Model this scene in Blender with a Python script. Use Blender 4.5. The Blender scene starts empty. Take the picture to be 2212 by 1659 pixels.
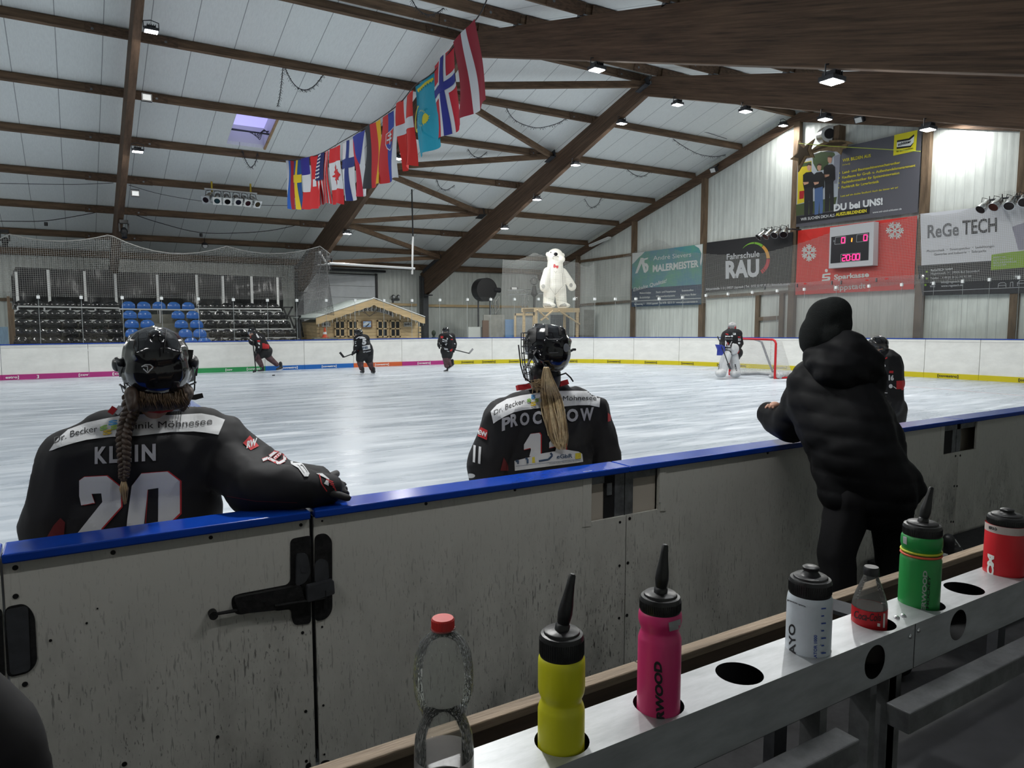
import bpy, bmesh, math, random
from mathutils import Vector, Matrix, noise
from mathutils.bvhtree import BVHTree
random.seed(7)
SC = bpy.context.scene
COL = SC.collection
# ------------------------------------------------------------------ camera
IW, IH, FPX = 2212.0, 1659.0, 1543.0
CAM = Vector((0, 0, 1.9))
_yaw, _pit = math.radians(58.4), math.radians(-5.22)
FW = Vector((math.cos(_yaw)*math.cos(_pit), math.sin(_yaw)*math.cos(_pit), math.sin(_pit)))
RT = FW.cross(Vector((0, 0, 1))).normalized()
UP = RT.cross(FW)
cam = bpy.data.cameras.new('camera')
cam.sensor_fit = 'HORIZONTAL'; cam.sensor_width = 36; cam.lens = FPX/IW*36
cam.clip_start = 0.05; cam.clip_end = 300
camo = bpy.data.objects.new('camera', cam); COL.objects.link(camo)
camo.matrix_world = Matrix(((RT.x, UP.x, -FW.x, CAM.x), (RT.y, UP.y, -FW.y, CAM.y), (RT.z, UP.z, -FW.z, CAM.z), (0, 0, 0, 1)))
SC.camera = camo
# ------------------------------------------------------------------ world, exposure
w = bpy.data.worlds.new('world'); SC.world = w; w.use_nodes = True
w.node_tree.nodes['Background'].inputs[0].default_value = (0.62, 0.72, 0.9, 1)
w.node_tree.nodes['Background'].inputs[1].default_value = 0.10
SC.view_settings.view_transform = 'Standard'; SC.view_settings.look = 'None'
SC.view_settings.exposure = 0.0; SC.view_settings.gamma = 1.0; SC.view_settings.use_curve_mapping = False
LAMP_W = 158.0          # watts of each floodlight under the roof
BENCH_FILL_W = 9.0  # watts of each fill light added over the bench
SC.cycles.max_bounces = 7; SC.cycles.diffuse_bounces = 3; SC.cycles.glossy_bounces = 3; SC.cycles.use_adaptive_sampling = True; SC.cycles.adaptive_threshold = 0.04; SC.cycles.transparent_max_bounces = 24
SC.cycles.sample_clamp_indirect = 6.0
SC.cycles.use_denoising = True
SC.cycles.caustics_reflective = False; SC.cycles.caustics_refractive = False
# ------------------------------------------------------------------ pixel helpers (survey of the place from the photograph)
def ray(x, y): return FW + RT*((x-IW/2)/FPX) + UP*(-(y-IH/2)/FPX)
def at(x, y, ax, v):
    d = ray(x, y); i = 'xyz'.index(ax); return CAM + d*((v-CAM[i])/d[i])
def dep(x, y, t): return CAM + ray(x, y)*t
def onp(x, y, p, n):
    d = ray(x, y); return CAM + d*((Vector(p)-CAM).dot(n)/d.dot(n))
def proj(P):
    d = Vector(P)-CAM; z = d.dot(FW); return (IW/2+FPX*d.dot(RT)/z, IH/2-FPX*d.dot(UP)/z, z)
def hgt(x, y, P):       # height above ice where the sight line passes over point P
    d = ray(x, y); t = math.hypot(P[0]-CAM.x, P[1]-CAM.y)/math.hypot(d.x, d.y); return CAM.z+t*d.z
# ------------------------------------------------------------------ materials
MATS = {}
def lin(c):
    return tuple(((v/255.0)/12.92 if v/255.0 <= 0.04045 else ((v/255.0+0.055)/1.055)**2.4) for v in c)
def mat(name, col, rough=0.5, metal=0.0, var=0.0, scale=6.0, bump=0.0, bscale=40.0, emit=None, es=0.0, spec=0.5, stretch=(1, 1, 1), alpha=1.0, coat=0.0, trans=0.0, ior=1.45, col2=None, coords='Object', rot=None):
    if name in MATS: return MATS[name]
    m = bpy.data.materials.new(name); m.use_nodes = True; nt = m.node_tree; N = nt.nodes; L = nt.links
    b = N['Principled BSDF']
    c = tuple(col)+(1,)
    b.inputs['Base Color'].default_value = c; b.inputs['Roughness'].default_value = rough; b.inputs['Metallic'].default_value = metal
    b.inputs['Specular IOR Level'].default_value = spec; b.inputs['Alpha'].default_value = alpha; b.inputs['Coat Weight'].default_value = coat
    b.inputs['Transmission Weight'].default_value = trans; b.inputs['IOR'].default_value = ior
    if emit: b.inputs['Emission Color'].default_value = tuple(emit)+(1,); b.inputs['Emission Strength'].default_value = es
    if var or bump:
        tc = N.new('ShaderNodeTexCoord'); mp = N.new('ShaderNodeMapping'); mp.inputs['Scale'].default_value = stretch
        if rot is not None: mp.vector_type = 'TEXTURE'; mp.inputs['Scale'].default_value = tuple(1/v for v in stretch); mp.inputs['Rotation'].default_value = (rot, 0, 0)
        L.new(tc.outputs[coords], mp.inputs[0])
    if var:
        nz = N.new('ShaderNodeTexNoise'); nz.inputs['Scale'].default_value = scale; nz.inputs['Detail'].default_value = 6; nz.inputs['Roughness'].default_value = 0.65
        L.new(mp.outputs[0], nz.inputs['Vector'])
        mx = N.new('ShaderNodeMix'); mx.data_type = 'RGBA'
        c2 = tuple(col2)+(1,) if col2 else tuple(v*(1-var) for v in col)+(1,)
        c1 = c if col2 else tuple(min(1, v*(1+var*0.6)) for v in col)+(1,)
        mx.inputs[6].default_value = c1; mx.inputs[7].default_value = c2
        rp = N.new('ShaderNodeMapRange'); rp.inputs[1].default_value = 0.35; rp.inputs[2].default_value = 0.68
        L.new(nz.outputs[0], rp.inputs[0]); L.new(rp.outputs[0], mx.inputs[0]); L.new(mx.outputs[2], b.inputs['Base Color'])
    if bump:
        n2 = N.new('ShaderNodeTexNoise'); n2.inputs['Scale'].default_value = bscale; n2.inputs['Detail'].default_value = 4
        L.new(mp.outputs[0], n2.inputs['Vector'])
        bp = N.new('ShaderNodeBump'); bp.inputs['Strength'].default_value = bump; bp.inputs['Distance'].default_value = 0.02
        L.new(n2.outputs[0], bp.inputs['Height']); L.new(bp.outputs[0], b.inputs['Normal'])
    MATS[name] = m; return m
def nodes_mat(name):
    m = bpy.data.materials.new(name); m.use_nodes = True; MATS[name] = m
    return m, m.node_tree.nodes, m.node_tree.links, m.node_tree.nodes['Principled BSDF']
def glassy(name, tint, refl=0.06, haze=0.0, hcol=(0.8, 0.85, 0.85)):   # clear sheet: see through, a little mirror, a little dust
    m = bpy.data.materials.new(name); m.use_nodes = True; N = m.node_tree.nodes; L = m.node_tree.links
    N.remove(N['Principled BSDF']); out = N['Material Output']
    t = N.new('ShaderNodeBsdfTransparent'); t.inputs[0].default_value = tuple(tint)+(1,)
    g = N.new('ShaderNodeBsdfGlossy'); g.inputs['Roughness'].default_value = 0.03
    fr = N.new('ShaderNodeFresnel'); fr.inputs[0].default_value = 1.4
    sc = N.new('ShaderNodeMath'); sc.operation = 'MULTIPLY'; sc.inputs[1].default_value = refl/0.03
    sc.use_clamp = True
    L.new(fr.outputs[0], sc.inputs[0])
    mx = N.new('ShaderNodeMixShader'); L.new(sc.outputs[0], mx.inputs[0]); L.new(t.outputs[0], mx.inputs[1]); L.new(g.outputs[0], mx.inputs[2])
    if haze:
        d = N.new('ShaderNodeBsdfDiffuse'); d.inputs[0].default_value = tuple(hcol)+(1,)
        tl = N.new('ShaderNodeBsdfTranslucent'); tl.inputs[0].default_value = tuple(hcol)+(1,)
        ad = N.new('ShaderNodeMixShader'); ad.inputs[0].default_value = 0.5; L.new(d.outputs[0], ad.inputs[1]); L.new(tl.outputs[0], ad.inputs[2])
        m2 = N.new('ShaderNodeMixShader'); m2.inputs[0].default_value = haze; L.new(mx.outputs[0], m2.inputs[1]); L.new(ad.outputs[0], m2.inputs[2]); mx = m2
    L.new(mx.outputs[0], out.inputs[0]); MATS[name] = m; return m
def netting(name, col, cell, thick):       # knotted cord net: open squares of the object's own y/x and z coordinates
    m = bpy.data.materials.new(name); m.use_nodes = True; N = m.node_tree.nodes; L = m.node_tree.links
    b = N['Principled BSDF']; b.inputs['Base Color'].default_value = tuple(col)+(1,); b.inputs['Roughness'].default_value = 0.8
    uv = N.new('ShaderNodeUVMap'); sp = N.new('ShaderNodeSeparateXYZ'); L.new(uv.outputs[0], sp.inputs[0])
    res = []
    for k in (0, 1):
        d = N.new('ShaderNodeMath'); d.operation = 'DIVIDE'; d.inputs[1].default_value = cell; L.new(sp.outputs[k], d.inputs[0])
        f = N.new('ShaderNodeMath'); f.operation = 'FRACT'; L.new(d.outputs[0], f.inputs[0])
        l = N.new('ShaderNodeMath'); l.operation = 'LESS_THAN'; l.inputs[1].default_value = thick/cell; L.new(f.outputs[0], l.inputs[0]); res.append(l)
    mxm = N.new('ShaderNodeMath'); mxm.operation = 'MAXIMUM'; L.new(res[0].outputs[0], mxm.inputs[0]); L.new(res[1].outputs[0], mxm.inputs[1])
    L.new(mxm.outputs[0], b.inputs['Alpha']); MATS[name] = m; return m
# ------------------------------------------------------------------ mesh builder
class MB:
    def __init__(s): s.v = []; s.f = []; s.m = []; s.uv = None
    def add(s, vs, fs, mi=0):
        o = len(s.v); s.v += [Vector(p) for p in vs]; s.f += [tuple(i+o for i in f) for f in fs]; s.m += [mi]*len(fs); return s
    def poly(s, pts, mi=0): return s.add(pts, [tuple(range(len(pts)))], mi)
    def box(s, c, d, R=None, mi=0):
        c = Vector(c); h = Vector(d)*0.5; vs = []
        for z in (-1, 1):
            for y in (-1, 1):
                for x in (-1, 1):
                    p = Vector((x*h.x, y*h.y, z*h.z)); vs.append(c+(R@p if R else p))
        return s.add(vs, [(0, 2, 3, 1), (4, 5, 7, 6), (0, 1, 5, 4), (2, 6, 7, 3), (0, 4, 6, 2), (1, 3, 7, 5)], mi)
    def bx(s, a, b, mi=0):
        a = Vector(a); b = Vector(b); return s.box((a+b)/2, [abs(b[i]-a[i]) for i in range(3)], None, mi)
    def beam(s, p0, p1, w, h, up=(0, 0, 1), mi=0):
        p0 = Vector(p0); p1 = Vector(p1); d = p1-p0; L = d.length
        if L < 1e-6: return s
        d.normalize(); u = Vector(up); r = d.cross(u)
        if r.length < 1e-4: r = d.cross(Vector((1, 0, 0)))
        r.normalize(); u = r.cross(d); R = Matrix((r, d, u)).transposed()
        return s.box((p0+p1)/2, (w, L, h), R, mi)
    def tube(s, pts, r, n=8, mi=0, caps=True, closed=False):
        pts = [Vector(p) for p in pts]; k = len(pts); rr = r if isinstance(r, (list, tuple)) else [r]*k
        vs = []; fs = []; pu = None
        for i, p in enumerate(pts):
            a = pts[i-1] if i > 0 else (pts[-1] if closed else p); b = pts[i+1] if i < k-1 else (pts[0] if closed else p)
            d = (b-a); d = d.normalized() if d.length > 1e-9 else Vector((0, 0, 1))
            if pu is None: u = d.orthogonal().normalized()
            else:
                u = pu-d*pu.dot(d); u = u.normalized() if u.length > 1e-6 else d.orthogonal().normalized()
            pu = u; w_ = d.cross(u)
            for j in range(n):
                t = 2*math.pi*j/n; vs.append(p+(u*math.cos(t)+w_*math.sin(t))*rr[i])
        for i in range(k-1 if not closed else k):
            i2 = (i+1) % k
            for j in range(n):
                fs.append((i*n+j, i*n+(j+1) % n, i2*n+(j+1) % n, i2*n+j))
        if caps and not closed: fs.append(tuple(reversed(range(n)))); fs.append(tuple(range((k-1)*n, k*n)))
        return s.add(vs, fs, mi)
    def lathe(s, prof, c=(0, 0, 0), n=24, M=None, mi=0, cap=True):
        c = Vector(c); vs = []; fs = []
        for r, z in prof:
            for j in range(n):
                t = 2*math.pi*j/n; p = Vector((r*math.cos(t), r*math.sin(t), z)); vs.append(c+(M@p if M else p))
        k = len(prof)
        for i in range(k-1):
            for j in range(n): fs.append((i*n+j, i*n+(j+1) % n, (i+1)*n+(j+1) % n, (i+1)*n+j))
        if cap:
            if prof[0][0] > 1e-6: fs.append(tuple(reversed(range(n))))
            if prof[-1][0] > 1e-6: fs.append(tuple(range((k-1)*n, k*n)))
        return s.add(vs, fs, mi)
    def cyl(s, p0, p1, r, n=16, mi=0): return s.tube([p0, p1], r, n, mi)
    def ell(s, c, r, R=None, n=16, k=10, mi=0):
        c = Vector(c); r = Vector(r) if not isinstance(r, (int, float)) else Vector((r, r, r)); vs = []; fs = []
        for i in range(k+1):
            a = math.pi*i/k-math.pi/2
            for j in range(n):
                t = 2*math.pi*j/n; p = Vector((r.x*math.cos(a)*math.cos(t), r.y*math.cos(a)*math.sin(t), r.z*math.sin(a))); vs.append(c+(R@p if R else p))
        for i in range(k):
            for j in range(n): fs.append((i*n+j, i*n+(j+1) % n, (i+1)*n+(j+1) % n, (i+1)*n+j))
        return s.add(vs, fs, mi)
    def prism(s, pts, vec, mi=0):
        pts = [Vector(p) for p in pts]; v = Vector(vec); n = len(pts); q = [p+v for p in pts]
        fs = [tuple(range(n)), tuple(reversed(range(n, 2*n)))]+[(i, n+i, n+(i+1) % n, (i+1) % n) for i in range(n)]
        return s.add(pts+q, fs, mi)
    def build(s, name, mats, parent=None, smooth=False, bevel=0.0, sub=0, base=True, normals=True):
        if not isinstance(mats, (list, tuple)): mats = [mats]
        vs = s.v
        if parent is not None: o = ORG.get(parent.name, Vector((0, 0, 0)))
        elif base and vs:
            lo = [min(p[i] for p in vs) for i in range(3)]; hi = [max(p[i] for p in vs) for i in range(3)]
            o = Vector(((lo[0]+hi[0])/2, (lo[1]+hi[1])/2, lo[2]))
        else: o = Vector((0, 0, 0))
        me = bpy.data.meshes.new(name); me.from_pydata([p-o for p in vs], [], s.f)
        for m in mats: me.materials.append(m)
        if len(mats) > 1: me.polygons.foreach_set('material_index', s.m)
        if normals:
            bm = bmesh.new(); bm.from_mesh(me); bmesh.ops.remove_doubles(bm, verts=bm.verts, dist=1e-6)
            bmesh.ops.recalc_face_normals(bm, faces=bm.faces); bm.to_mesh(me); bm.free()
        if smooth: me.polygons.foreach_set('use_smooth', [True]*len(me.polygons))
        ob = bpy.data.objects.new(name, me); COL.objects.link(ob)
        if smooth == 'auto': me.set_sharp_from_angle(angle=math.radians(38))
        if parent is not None: ob.parent = parent
        else: ob.location = o
        ORG[ob.name] = o.copy()
        if bevel:
            b = ob.modifiers.new('bevel', 'BEVEL'); b.width = bevel; b.segments = 2; b.limit_method = 'ANGLE'; b.angle_limit = math.radians(40)
        if sub: sm = ob.modifiers.new('sub', 'SUBSURF'); sm.levels = sub; sm.render_levels = sub
        return ob
ORG = {}
def tag(o, label=None, cat=None, group=None, kind=None):
    if label: o['label'] = label
    if cat: o['category'] = cat
    if group: o['group'] = group
    if kind: o['kind'] = kind
    return o
def thing(name, label, cat, loc=(0, 0, 0), group=None):
    o = bpy.data.objects.new(name, None); COL.objects.link(o); o.location = loc; o.empty_display_size = 0.2
    ORG[o.name] = Vector(loc); return tag(o, label, cat, group)
def struct(o): o['kind'] = 'structure'; return o
def copy_tree(o, parent=None, label=None, loc=None, group=None):
    c = o.copy(); COL.objects.link(c); ORG[c.name] = ORG.get(o.name, Vector()).copy()
    if parent: c.parent = parent
    if label: c['label'] = label
    if group: c['group'] = group
    if loc is not None: c.location = loc
    for ch in list(o.children): copy_tree(ch, c)
    return c
# ------------------------------------------------------------------ text
_tc = {}
def text_mesh(s, bold=0.0, shear=0.0):
    key = (s, bold, shear)
    if key in _tc: return _tc[key]
    cu = bpy.data.curves.new('t', 'FONT'); cu.body = s; cu.size = 1; cu.offset = bold; cu.shear = shear; cu.resolution_u = 3; cu.fill_mode = 'FRONT'
    ob = bpy.data.objects.new('t', cu); COL.objects.link(ob)
    dg = bpy.context.evaluated_depsgraph_get(); me = bpy.data.meshes.new_from_object(ob.evaluated_get(dg))
    vs = [(v.co.x, v.co.y) for v in me.vertices]; fs = [tuple(p.vertices) for p in me.polygons]
    bpy.data.objects.remove(ob); bpy.data.curves.remove(cu); bpy.data.meshes.remove(me)
    if not vs: vs = [(0, 0), (1, 0), (0, 1)]; fs = []
    x0 = min(v[0] for v in vs); x1 = max(v[0] for v in vs)
    vs = [((x-x0)/(x1-x0), y/0.73) for x, y in vs]
    _tc[key] = (vs, fs); return vs, fs
def gridcut(vs, fs, step):       # vs 2-D
    bm = bmesh.new(); bv = [bm.verts.new((x, y, 0)) for x, y in vs]
    for f in fs:
        try: bm.faces.new([bv[i] for i in f])
        except ValueError: pass
    xs = [v[0] for v in vs]; ys = [v[1] for v in vs]
    for ax, lo, hi in ((0, min(xs), max(xs)), (1, min(ys), max(ys))):
        k = int((hi-lo)/step)
        for i in range(1, k+1):
            co = [0, 0, 0]; no = [0, 0, 0]; co[ax] = lo+i*(hi-lo)/(k+1); no[ax] = 1
            bmesh.ops.bisect_plane(bm, geom=bm.verts[:]+bm.edges[:]+bm.faces[:], dist=1e-6, plane_co=co, plane_no=no)
    bm.verts.index_update(); v2 = [(v.co.x, v.co.y) for v in bm.verts]; f2 = [tuple(v.index for v in f.verts) for f in bm.faces]; bm.free(); return v2, f2
class Px:                        # shapes drawn in photo pixels, later laid on a real surface
    def __init__(s): s.v = []; s.f = []; s.m = []; s.l = []; s.k = 0
    def poly(s, pts, mi=0):
        o = len(s.v); s.v += [tuple(p) for p in pts]; s.f.append(tuple(range(o, o+len(pts)))); s.m.append(mi); s.l.append(s.k); s.k += 1; return s
    def mesh(s, vs, fs, mi=0):
        o = len(s.v); s.v += list(vs); s.f += [tuple(i+o for i in f) for f in fs]; s.m += [mi]*len(fs); s.l += [s.k]*len(fs); s.k += 1; return s
    def text(s, t, p0, p1, h, mi=0, bold=0.0, shear=0.0, bend=0.0, up=None):
        vs, fs = text_mesh(t, bold, shear); dx, dy = p1[0]-p0[0], p1[1]-p0[1]; ux, uy = up if up else (0, -1)
        return s.mesh([(p0[0]+dx*x+ux*h*y, p0[1]+dy*x+uy*h*y+bend*4*x*(1-x)) for x, y in vs], fs, mi)
    def line(s, pts, w, mi=0):
        for (a, b) in zip(pts[:-1], pts[1:]):
            dx, dy = b[0]-a[0], b[1]-a[1]; l = math.hypot(dx, dy) or 1; nx, ny = -dy/l*w/2, dx/l*w/2
            s.poly([(a[0]+nx, a[1]+ny), (b[0]+nx, b[1]+ny), (b[0]-nx, b[1]-ny), (a[0]-nx, a[1]-ny)], mi)
        return s
    def disc(s, c, rx, ry=None, n=20, mi=0):
        ry = ry or rx; return s.poly([(c[0]+rx*math.cos(2*math.pi*i/n), c[1]+ry*math.sin(2*math.pi*i/n)) for i in range(n)], mi)
    def arc(s, c, rx, ry, a0, a1, w0, w1, n=14, mi=0):
        P = []; Q = []
        for i in range(n+1):
            t = math.radians(a0+(a1-a0)*i/n); w_ = w0+(w1-w0)*i/n
            P.append((c[0]+rx*math.cos(t), c[1]-ry*math.sin(t))); Q.append((c[0]+(rx-w_)*math.cos(t), c[1]-(ry-w_)*math.sin(t)))
        for i in range(n): s.poly([P[i], P[i+1], Q[i+1], Q[i]], mi)
        return s
    def lay(s, lift, name, mats, parent, cut=0, smooth=False, flat=False):
        by = {}
        if flat: s.l = [0]*len(s.l)
        for f, m, l in zip(s.f, s.m, s.l): by.setdefault((l, m), []).append(f)
        mb = MB()
        for (l, m), ff in sorted(by.items()):
            used = sorted({i for f in ff for i in f}); mp = {j: k for k, j in enumerate(used)}
            v2 = [s.v[i] for i in used]; f2 = [tuple(mp[i] for i in f) for f in ff]
            if cut: v2, f2 = gridcut(v2, f2, cut)
            P = [lift(x, y) for x, y in v2]
            P = [(p+(CAM-p).normalized()*((2.2e-4*(CAM-p).length if (CAM-p).length < 12 else 4e-4)*min(l, 10))) if p is not None else None for p in P]
            f2 = [f for f in f2 if all(P[i] is not None for i in f)]
            used = sorted({i for f in f2 for i in f}); mp = {j: k for k, j in enumerate(used)}
            mb.add([P[i] for i in used], [tuple(mp[i] for i in f) for f in f2], m)
        return mb.build(name, mats, parent, smooth=smooth, normals=False)
def bvh_of(*obs):
    bm = bmesh.new()
    for o in obs:
        off = ORG[o.name]; t = bmesh.new(); t.from_mesh(o.data); n0 = len(bm.verts)
        vv = [bm.verts.new(v.co+off) for v in t.verts]
        t.verts.index_update()
        for f in t.faces: bm.faces.new([vv[v.index] for v in f.verts])
        t.free()
    bm.normal_update(); b = BVHTree.FromBMesh(bm); bm.free(); return b
def lifter(b, off=0.004, maxd=60):
    def L(x, y):
        d = ray(x, y).normalized(); r = b.ray_cast(CAM, d, maxd)
        if r[0] is None: return None
        n = r[1]; n = n if n.dot(d) < 0 else -n
        return r[0]+n*off*0.4-d*off
    return L
# ------------------------------------------------------------------ one continuous body from many limbs
def blob(name, prims, voxel, m, parent=None, smooth=6, fold=0.0, fscale=8.0, quilt=None, mats=None, paint=None, seed=0):
    """prims: ('c',p0,p1,r0,r1) tapered limb | ('e',centre,radii,R) ellipsoid ; fused by voxel remesh into one skin"""
    mb = MB()
    for p in prims:
        if p[0] == 'c':
            a, b, r0, r1 = Vector(p[1]), Vector(p[2]), p[3], p[4]; d = b-a; k = 8; pts = [a+d*(i/k) for i in range(k+1)]; rr = [r0+(r1-r0)*i/k for i in range(k+1)]
            dn = d.normalized() if d.length > 1e-6 else Vector((0, 0, 1))
            pre = [(a-dn*r0*math.cos(t), r0*math.sin(t)) for t in (0.12, 0.5, 1.0)]; post = [(b+dn*r1*math.cos(t), r1*math.sin(t)) for t in (1.0, 0.5, 0.12)]
            mb.tube([q[0] for q in pre]+pts+[q[0] for q in post], [q[1] for q in pre]+rr+[q[1] for q in post], 14)
        else: mb.ell(p[1], p[2], p[3] if len(p) > 3 else None)
    me = bpy.data.meshes.new('tmp'); me.from_pydata(mb.v, [], mb.f); ob = bpy.data.objects.new('tmp', me); COL.objects.link(ob)
    r = ob.modifiers.new('r', 'REMESH'); r.mode = 'VOXEL'; r.voxel_size = voxel
    if smooth: s_ = ob.modifiers.new('s', 'SMOOTH'); s_.iterations = smooth; s_.factor = 0.5
    dg = bpy.context.evaluated_depsgraph_get(); m2 = bpy.data.meshes.new_from_object(ob.evaluated_get(dg)); bpy.data.objects.remove(ob); bpy.data.meshes.remove(me)
    o = ORG.get(parent.name, Vector()) if parent else Vector((0, 0, 0))
    if fold or quilt:
        nrm = [v.normal.copy() for v in m2.vertices]
        for v, n in zip(m2.vertices, nrm):
            d = 0
            if fold: d += fold*(1-2*abs(noise.noise(Vector((v.co.x*fscale+seed, v.co.y*fscale, v.co.z*fscale*0.55)))))*1.2 - fold*0.5
            if quilt: d += quilt(v.co)
            v.co += n*d
    me2 = m2; me2.name = name
    for v in me2.vertices: v.co -= o
    me2.materials.clear()
    for q in (mats or [m]): me2.materials.append(q)
    if paint:
        for p in me2.polygons: p.material_index = paint(p.center+o, p.normal)
    me2.polygons.foreach_set('use_smooth', [True]*len(me2.polygons))
    res = bpy.data.objects.new(name, me2); COL.objects.link(res)
    if parent: res.parent = parent
    ORG[res.name] = o.copy(); return res
def smooth_path(pts, n=6):
    pts = [Vector(p) for p in pts]; out = []
    for i in range(len(pts)-1):
        p0 = pts[max(0, i-1)]; p1 = pts[i]; p2 = pts[i+1]; p3 = pts[min(len(pts)-1, i+2)]
        for k in range(n):
            t = k/n; out.append(0.5*((2*p1)+(p2-p0)*t+(2*p0-5*p1+4*p2-p3)*t*t+(3*p1-p0-3*p2+p3)*t**3))
    out.append(pts[-1]); return out
# =================================================================== survey numbers of the hall (metres, ice = 0)
XE, XC, XB, XA, YW, YA = 25.2, 16.97, 10.0, 1.72, 37.65, 18.9
XL, YN = -13.0, -3.2
def zroof(y): return 10.34-(0.29*(y-YA) if y > YA else 0.262*(YA-y))
def ztop(y): return 10.04-(0.302*(y-YA) if y > YA else 0.262*(YA-y))
def zbot(y): return 9.41-(0.349*(y-YA) if y > YA else 0.315*(YA-y))
def roofpx(x, y): return onp(x, y, (0, YA, 10.34), Vector((0, 0.29, 1)).normalized())
def ramp_mat(name, col, axis, pitch, line, dark, rough=0.6, ribs=0, bump=0.0, var=0.1, vscale=1.2, stretch=(1, 1, 1)):
    m, N, L, b = nodes_mat(name)
    b.inputs['Roughness'].default_value = rough
    tc = N.new('ShaderNodeTexCoord'); sp = N.new('ShaderNodeSeparateXYZ'); L.new(tc.outputs['Object'], sp.inputs[0])
    d = N.new('ShaderNodeMath'); d.operation = 'DIVIDE'; d.inputs[1].default_value = pitch; L.new(sp.outputs[axis], d.inputs[0])
    f = N.new('ShaderNodeMath'); f.operation = 'FRACT'; L.new(d.outputs[0], f.inputs[0])
    lt = N.new('ShaderNodeMath'); lt.operation = 'LESS_THAN'; lt.inputs[1].default_value = line/pitch; L.new(f.outputs[0], lt.inputs[0])
    mp = N.new('ShaderNodeMapping'); mp.inputs['Scale'].default_value = stretch; L.new(tc.outputs['Object'], mp.inputs[0])
    nz = N.new('ShaderNodeTexNoise'); nz.inputs['Scale'].default_value = vscale; nz.inputs['Detail'].default_value = 7; nz.inputs['Roughness'].default_value = 0.7; L.new(mp.outputs[0], nz.inputs['Vector'])
    r = N.new('ShaderNodeMapRange'); r.inputs[1].default_value = 0.4; r.inputs[2].default_value = 0.75; L.new(nz.outputs[0], r.inputs[0])
    m1 = N.new('ShaderNodeMix'); m1.data_type = 'RGBA'; m1.inputs[6].default_value = tuple(col)+(1,); m1.inputs[7].default_value = tuple(c*(1-var*2) for c in col)+(1,); L.new(r.outputs[0], m1.inputs[0])
    m2 = N.new('ShaderNodeMix'); m2.data_type = 'RGBA'; m2.inputs[7].default_value = tuple(dark)+(1,); L.new(m1.outputs[2], m2.inputs[6]); L.new(lt.outputs[0], m2.inputs[0])
    L.new(m2.outputs[2], b.inputs['Base Color'])
    if ribs:
        d2 = N.new('ShaderNodeMath'); d2.operation = 'MULTIPLY'; d2.inputs[1].default_value = 2*math.pi/ribs; L.new(sp.outputs[axis], d2.inputs[0])
        s_ = N.new('ShaderNodeMath'); s_.operation = 'SINE'; L.new(d2.outputs[0], s_.inputs[0])
        bp = N.new('ShaderNodeBump'); bp.inputs['Strength'].default_value = bump; bp.inputs['Distance'].default_value = 0.03; L.new(s_.outputs[0], bp.inputs['Height']); L.new(bp.outputs[0], b.inputs['Normal'])
    return m
# ---- palette
m_wood = mat('glulam', (0.115, 0.070, 0.043), 0.75, var=0.55, scale=2.2, stretch=(3, 0.5, 9), bump=0.15, bscale=6)
m_glun = mat('glulam_near', (0.115, 0.070, 0.043), 0.75, var=0.55, scale=2.2, stretch=(3, 0.35, 10), bump=0.15, bscale=6, rot=math.atan(.29))
m_gluf = mat('glulam_far', (0.115, 0.070, 0.043), 0.75, var=0.55, scale=2.2, stretch=(3, 0.35, 10), bump=0.15, bscale=6, rot=-math.atan(.32))
m_purlin = mat('purlin_wood', (0.145, 0.092, 0.055), 0.75, var=0.5, scale=2.0, stretch=(0.6, 3, 6), bump=0.12)
m_post = mat('post_wood', (0.155, 0.105, 0.065), 0.8, var=0.45, scale=2.5, stretch=(3, 3, 0.5))
m_ceil = ramp_mat('ceiling_panel', (0.80, 0.83, 0.815), 0, 1.07, 0.02, (0.30, 0.32, 0.32), 0.7, var=0.05, vscale=9, stretch=(3, 0.5, 1))
m_wallx = ramp_mat('wall_sheet_end', (0.74, 0.78, 0.74), 1, 0.3, 0.014, (0.5, 0.53, 0.51), 0.4, ribs=0.25, bump=0.13, var=0.12, vscale=1.5, stretch=(1, 2, .4))
m_wally = ramp_mat('wall_sheet_side', (0.64, 0.67, 0.63), 0, 0.3, 0.014, (0.42, 0.44, 0.42), 0.42, ribs=0.25, bump=0.22, var=0.14, vscale=1.5, stretch=(2, 1, .4))
m_conc = mat('dark_concrete', (0.10, 0.10, 0.105), 0.85, var=0.3, scale=3)
m_rubber = mat('rubber_floor', (0.028, 0.028, 0.03), 0.8, var=0.4, scale=8)
m_steel = mat('galvanised_steel', (0.20, 0.21, 0.22), 0.5, 0.75, var=0.35, scale=14)
m_black = mat('black_plastic', (0.012, 0.012, 0.014), 0.4)
m_blackm = mat('black_metal', (0.018, 0.018, 0.02), 0.5, 0.3)
m_white = mat('white_paint', (0.78, 0.79, 0.78), 0.5)
m_dgrey = mat('dark_grey_metal', (0.06, 0.063, 0.07), 0.55, 0.4, var=0.3, scale=10)
m_lampglow = mat('led_lens', (1, 1, 1), 0.4, emit=(0.93, 0.96, 1.0), es=60)
m_chrome = mat('polished_aluminium', (0.72, 0.73, 0.74), 0.25, 0.95, var=0.15, scale=9)
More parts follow.
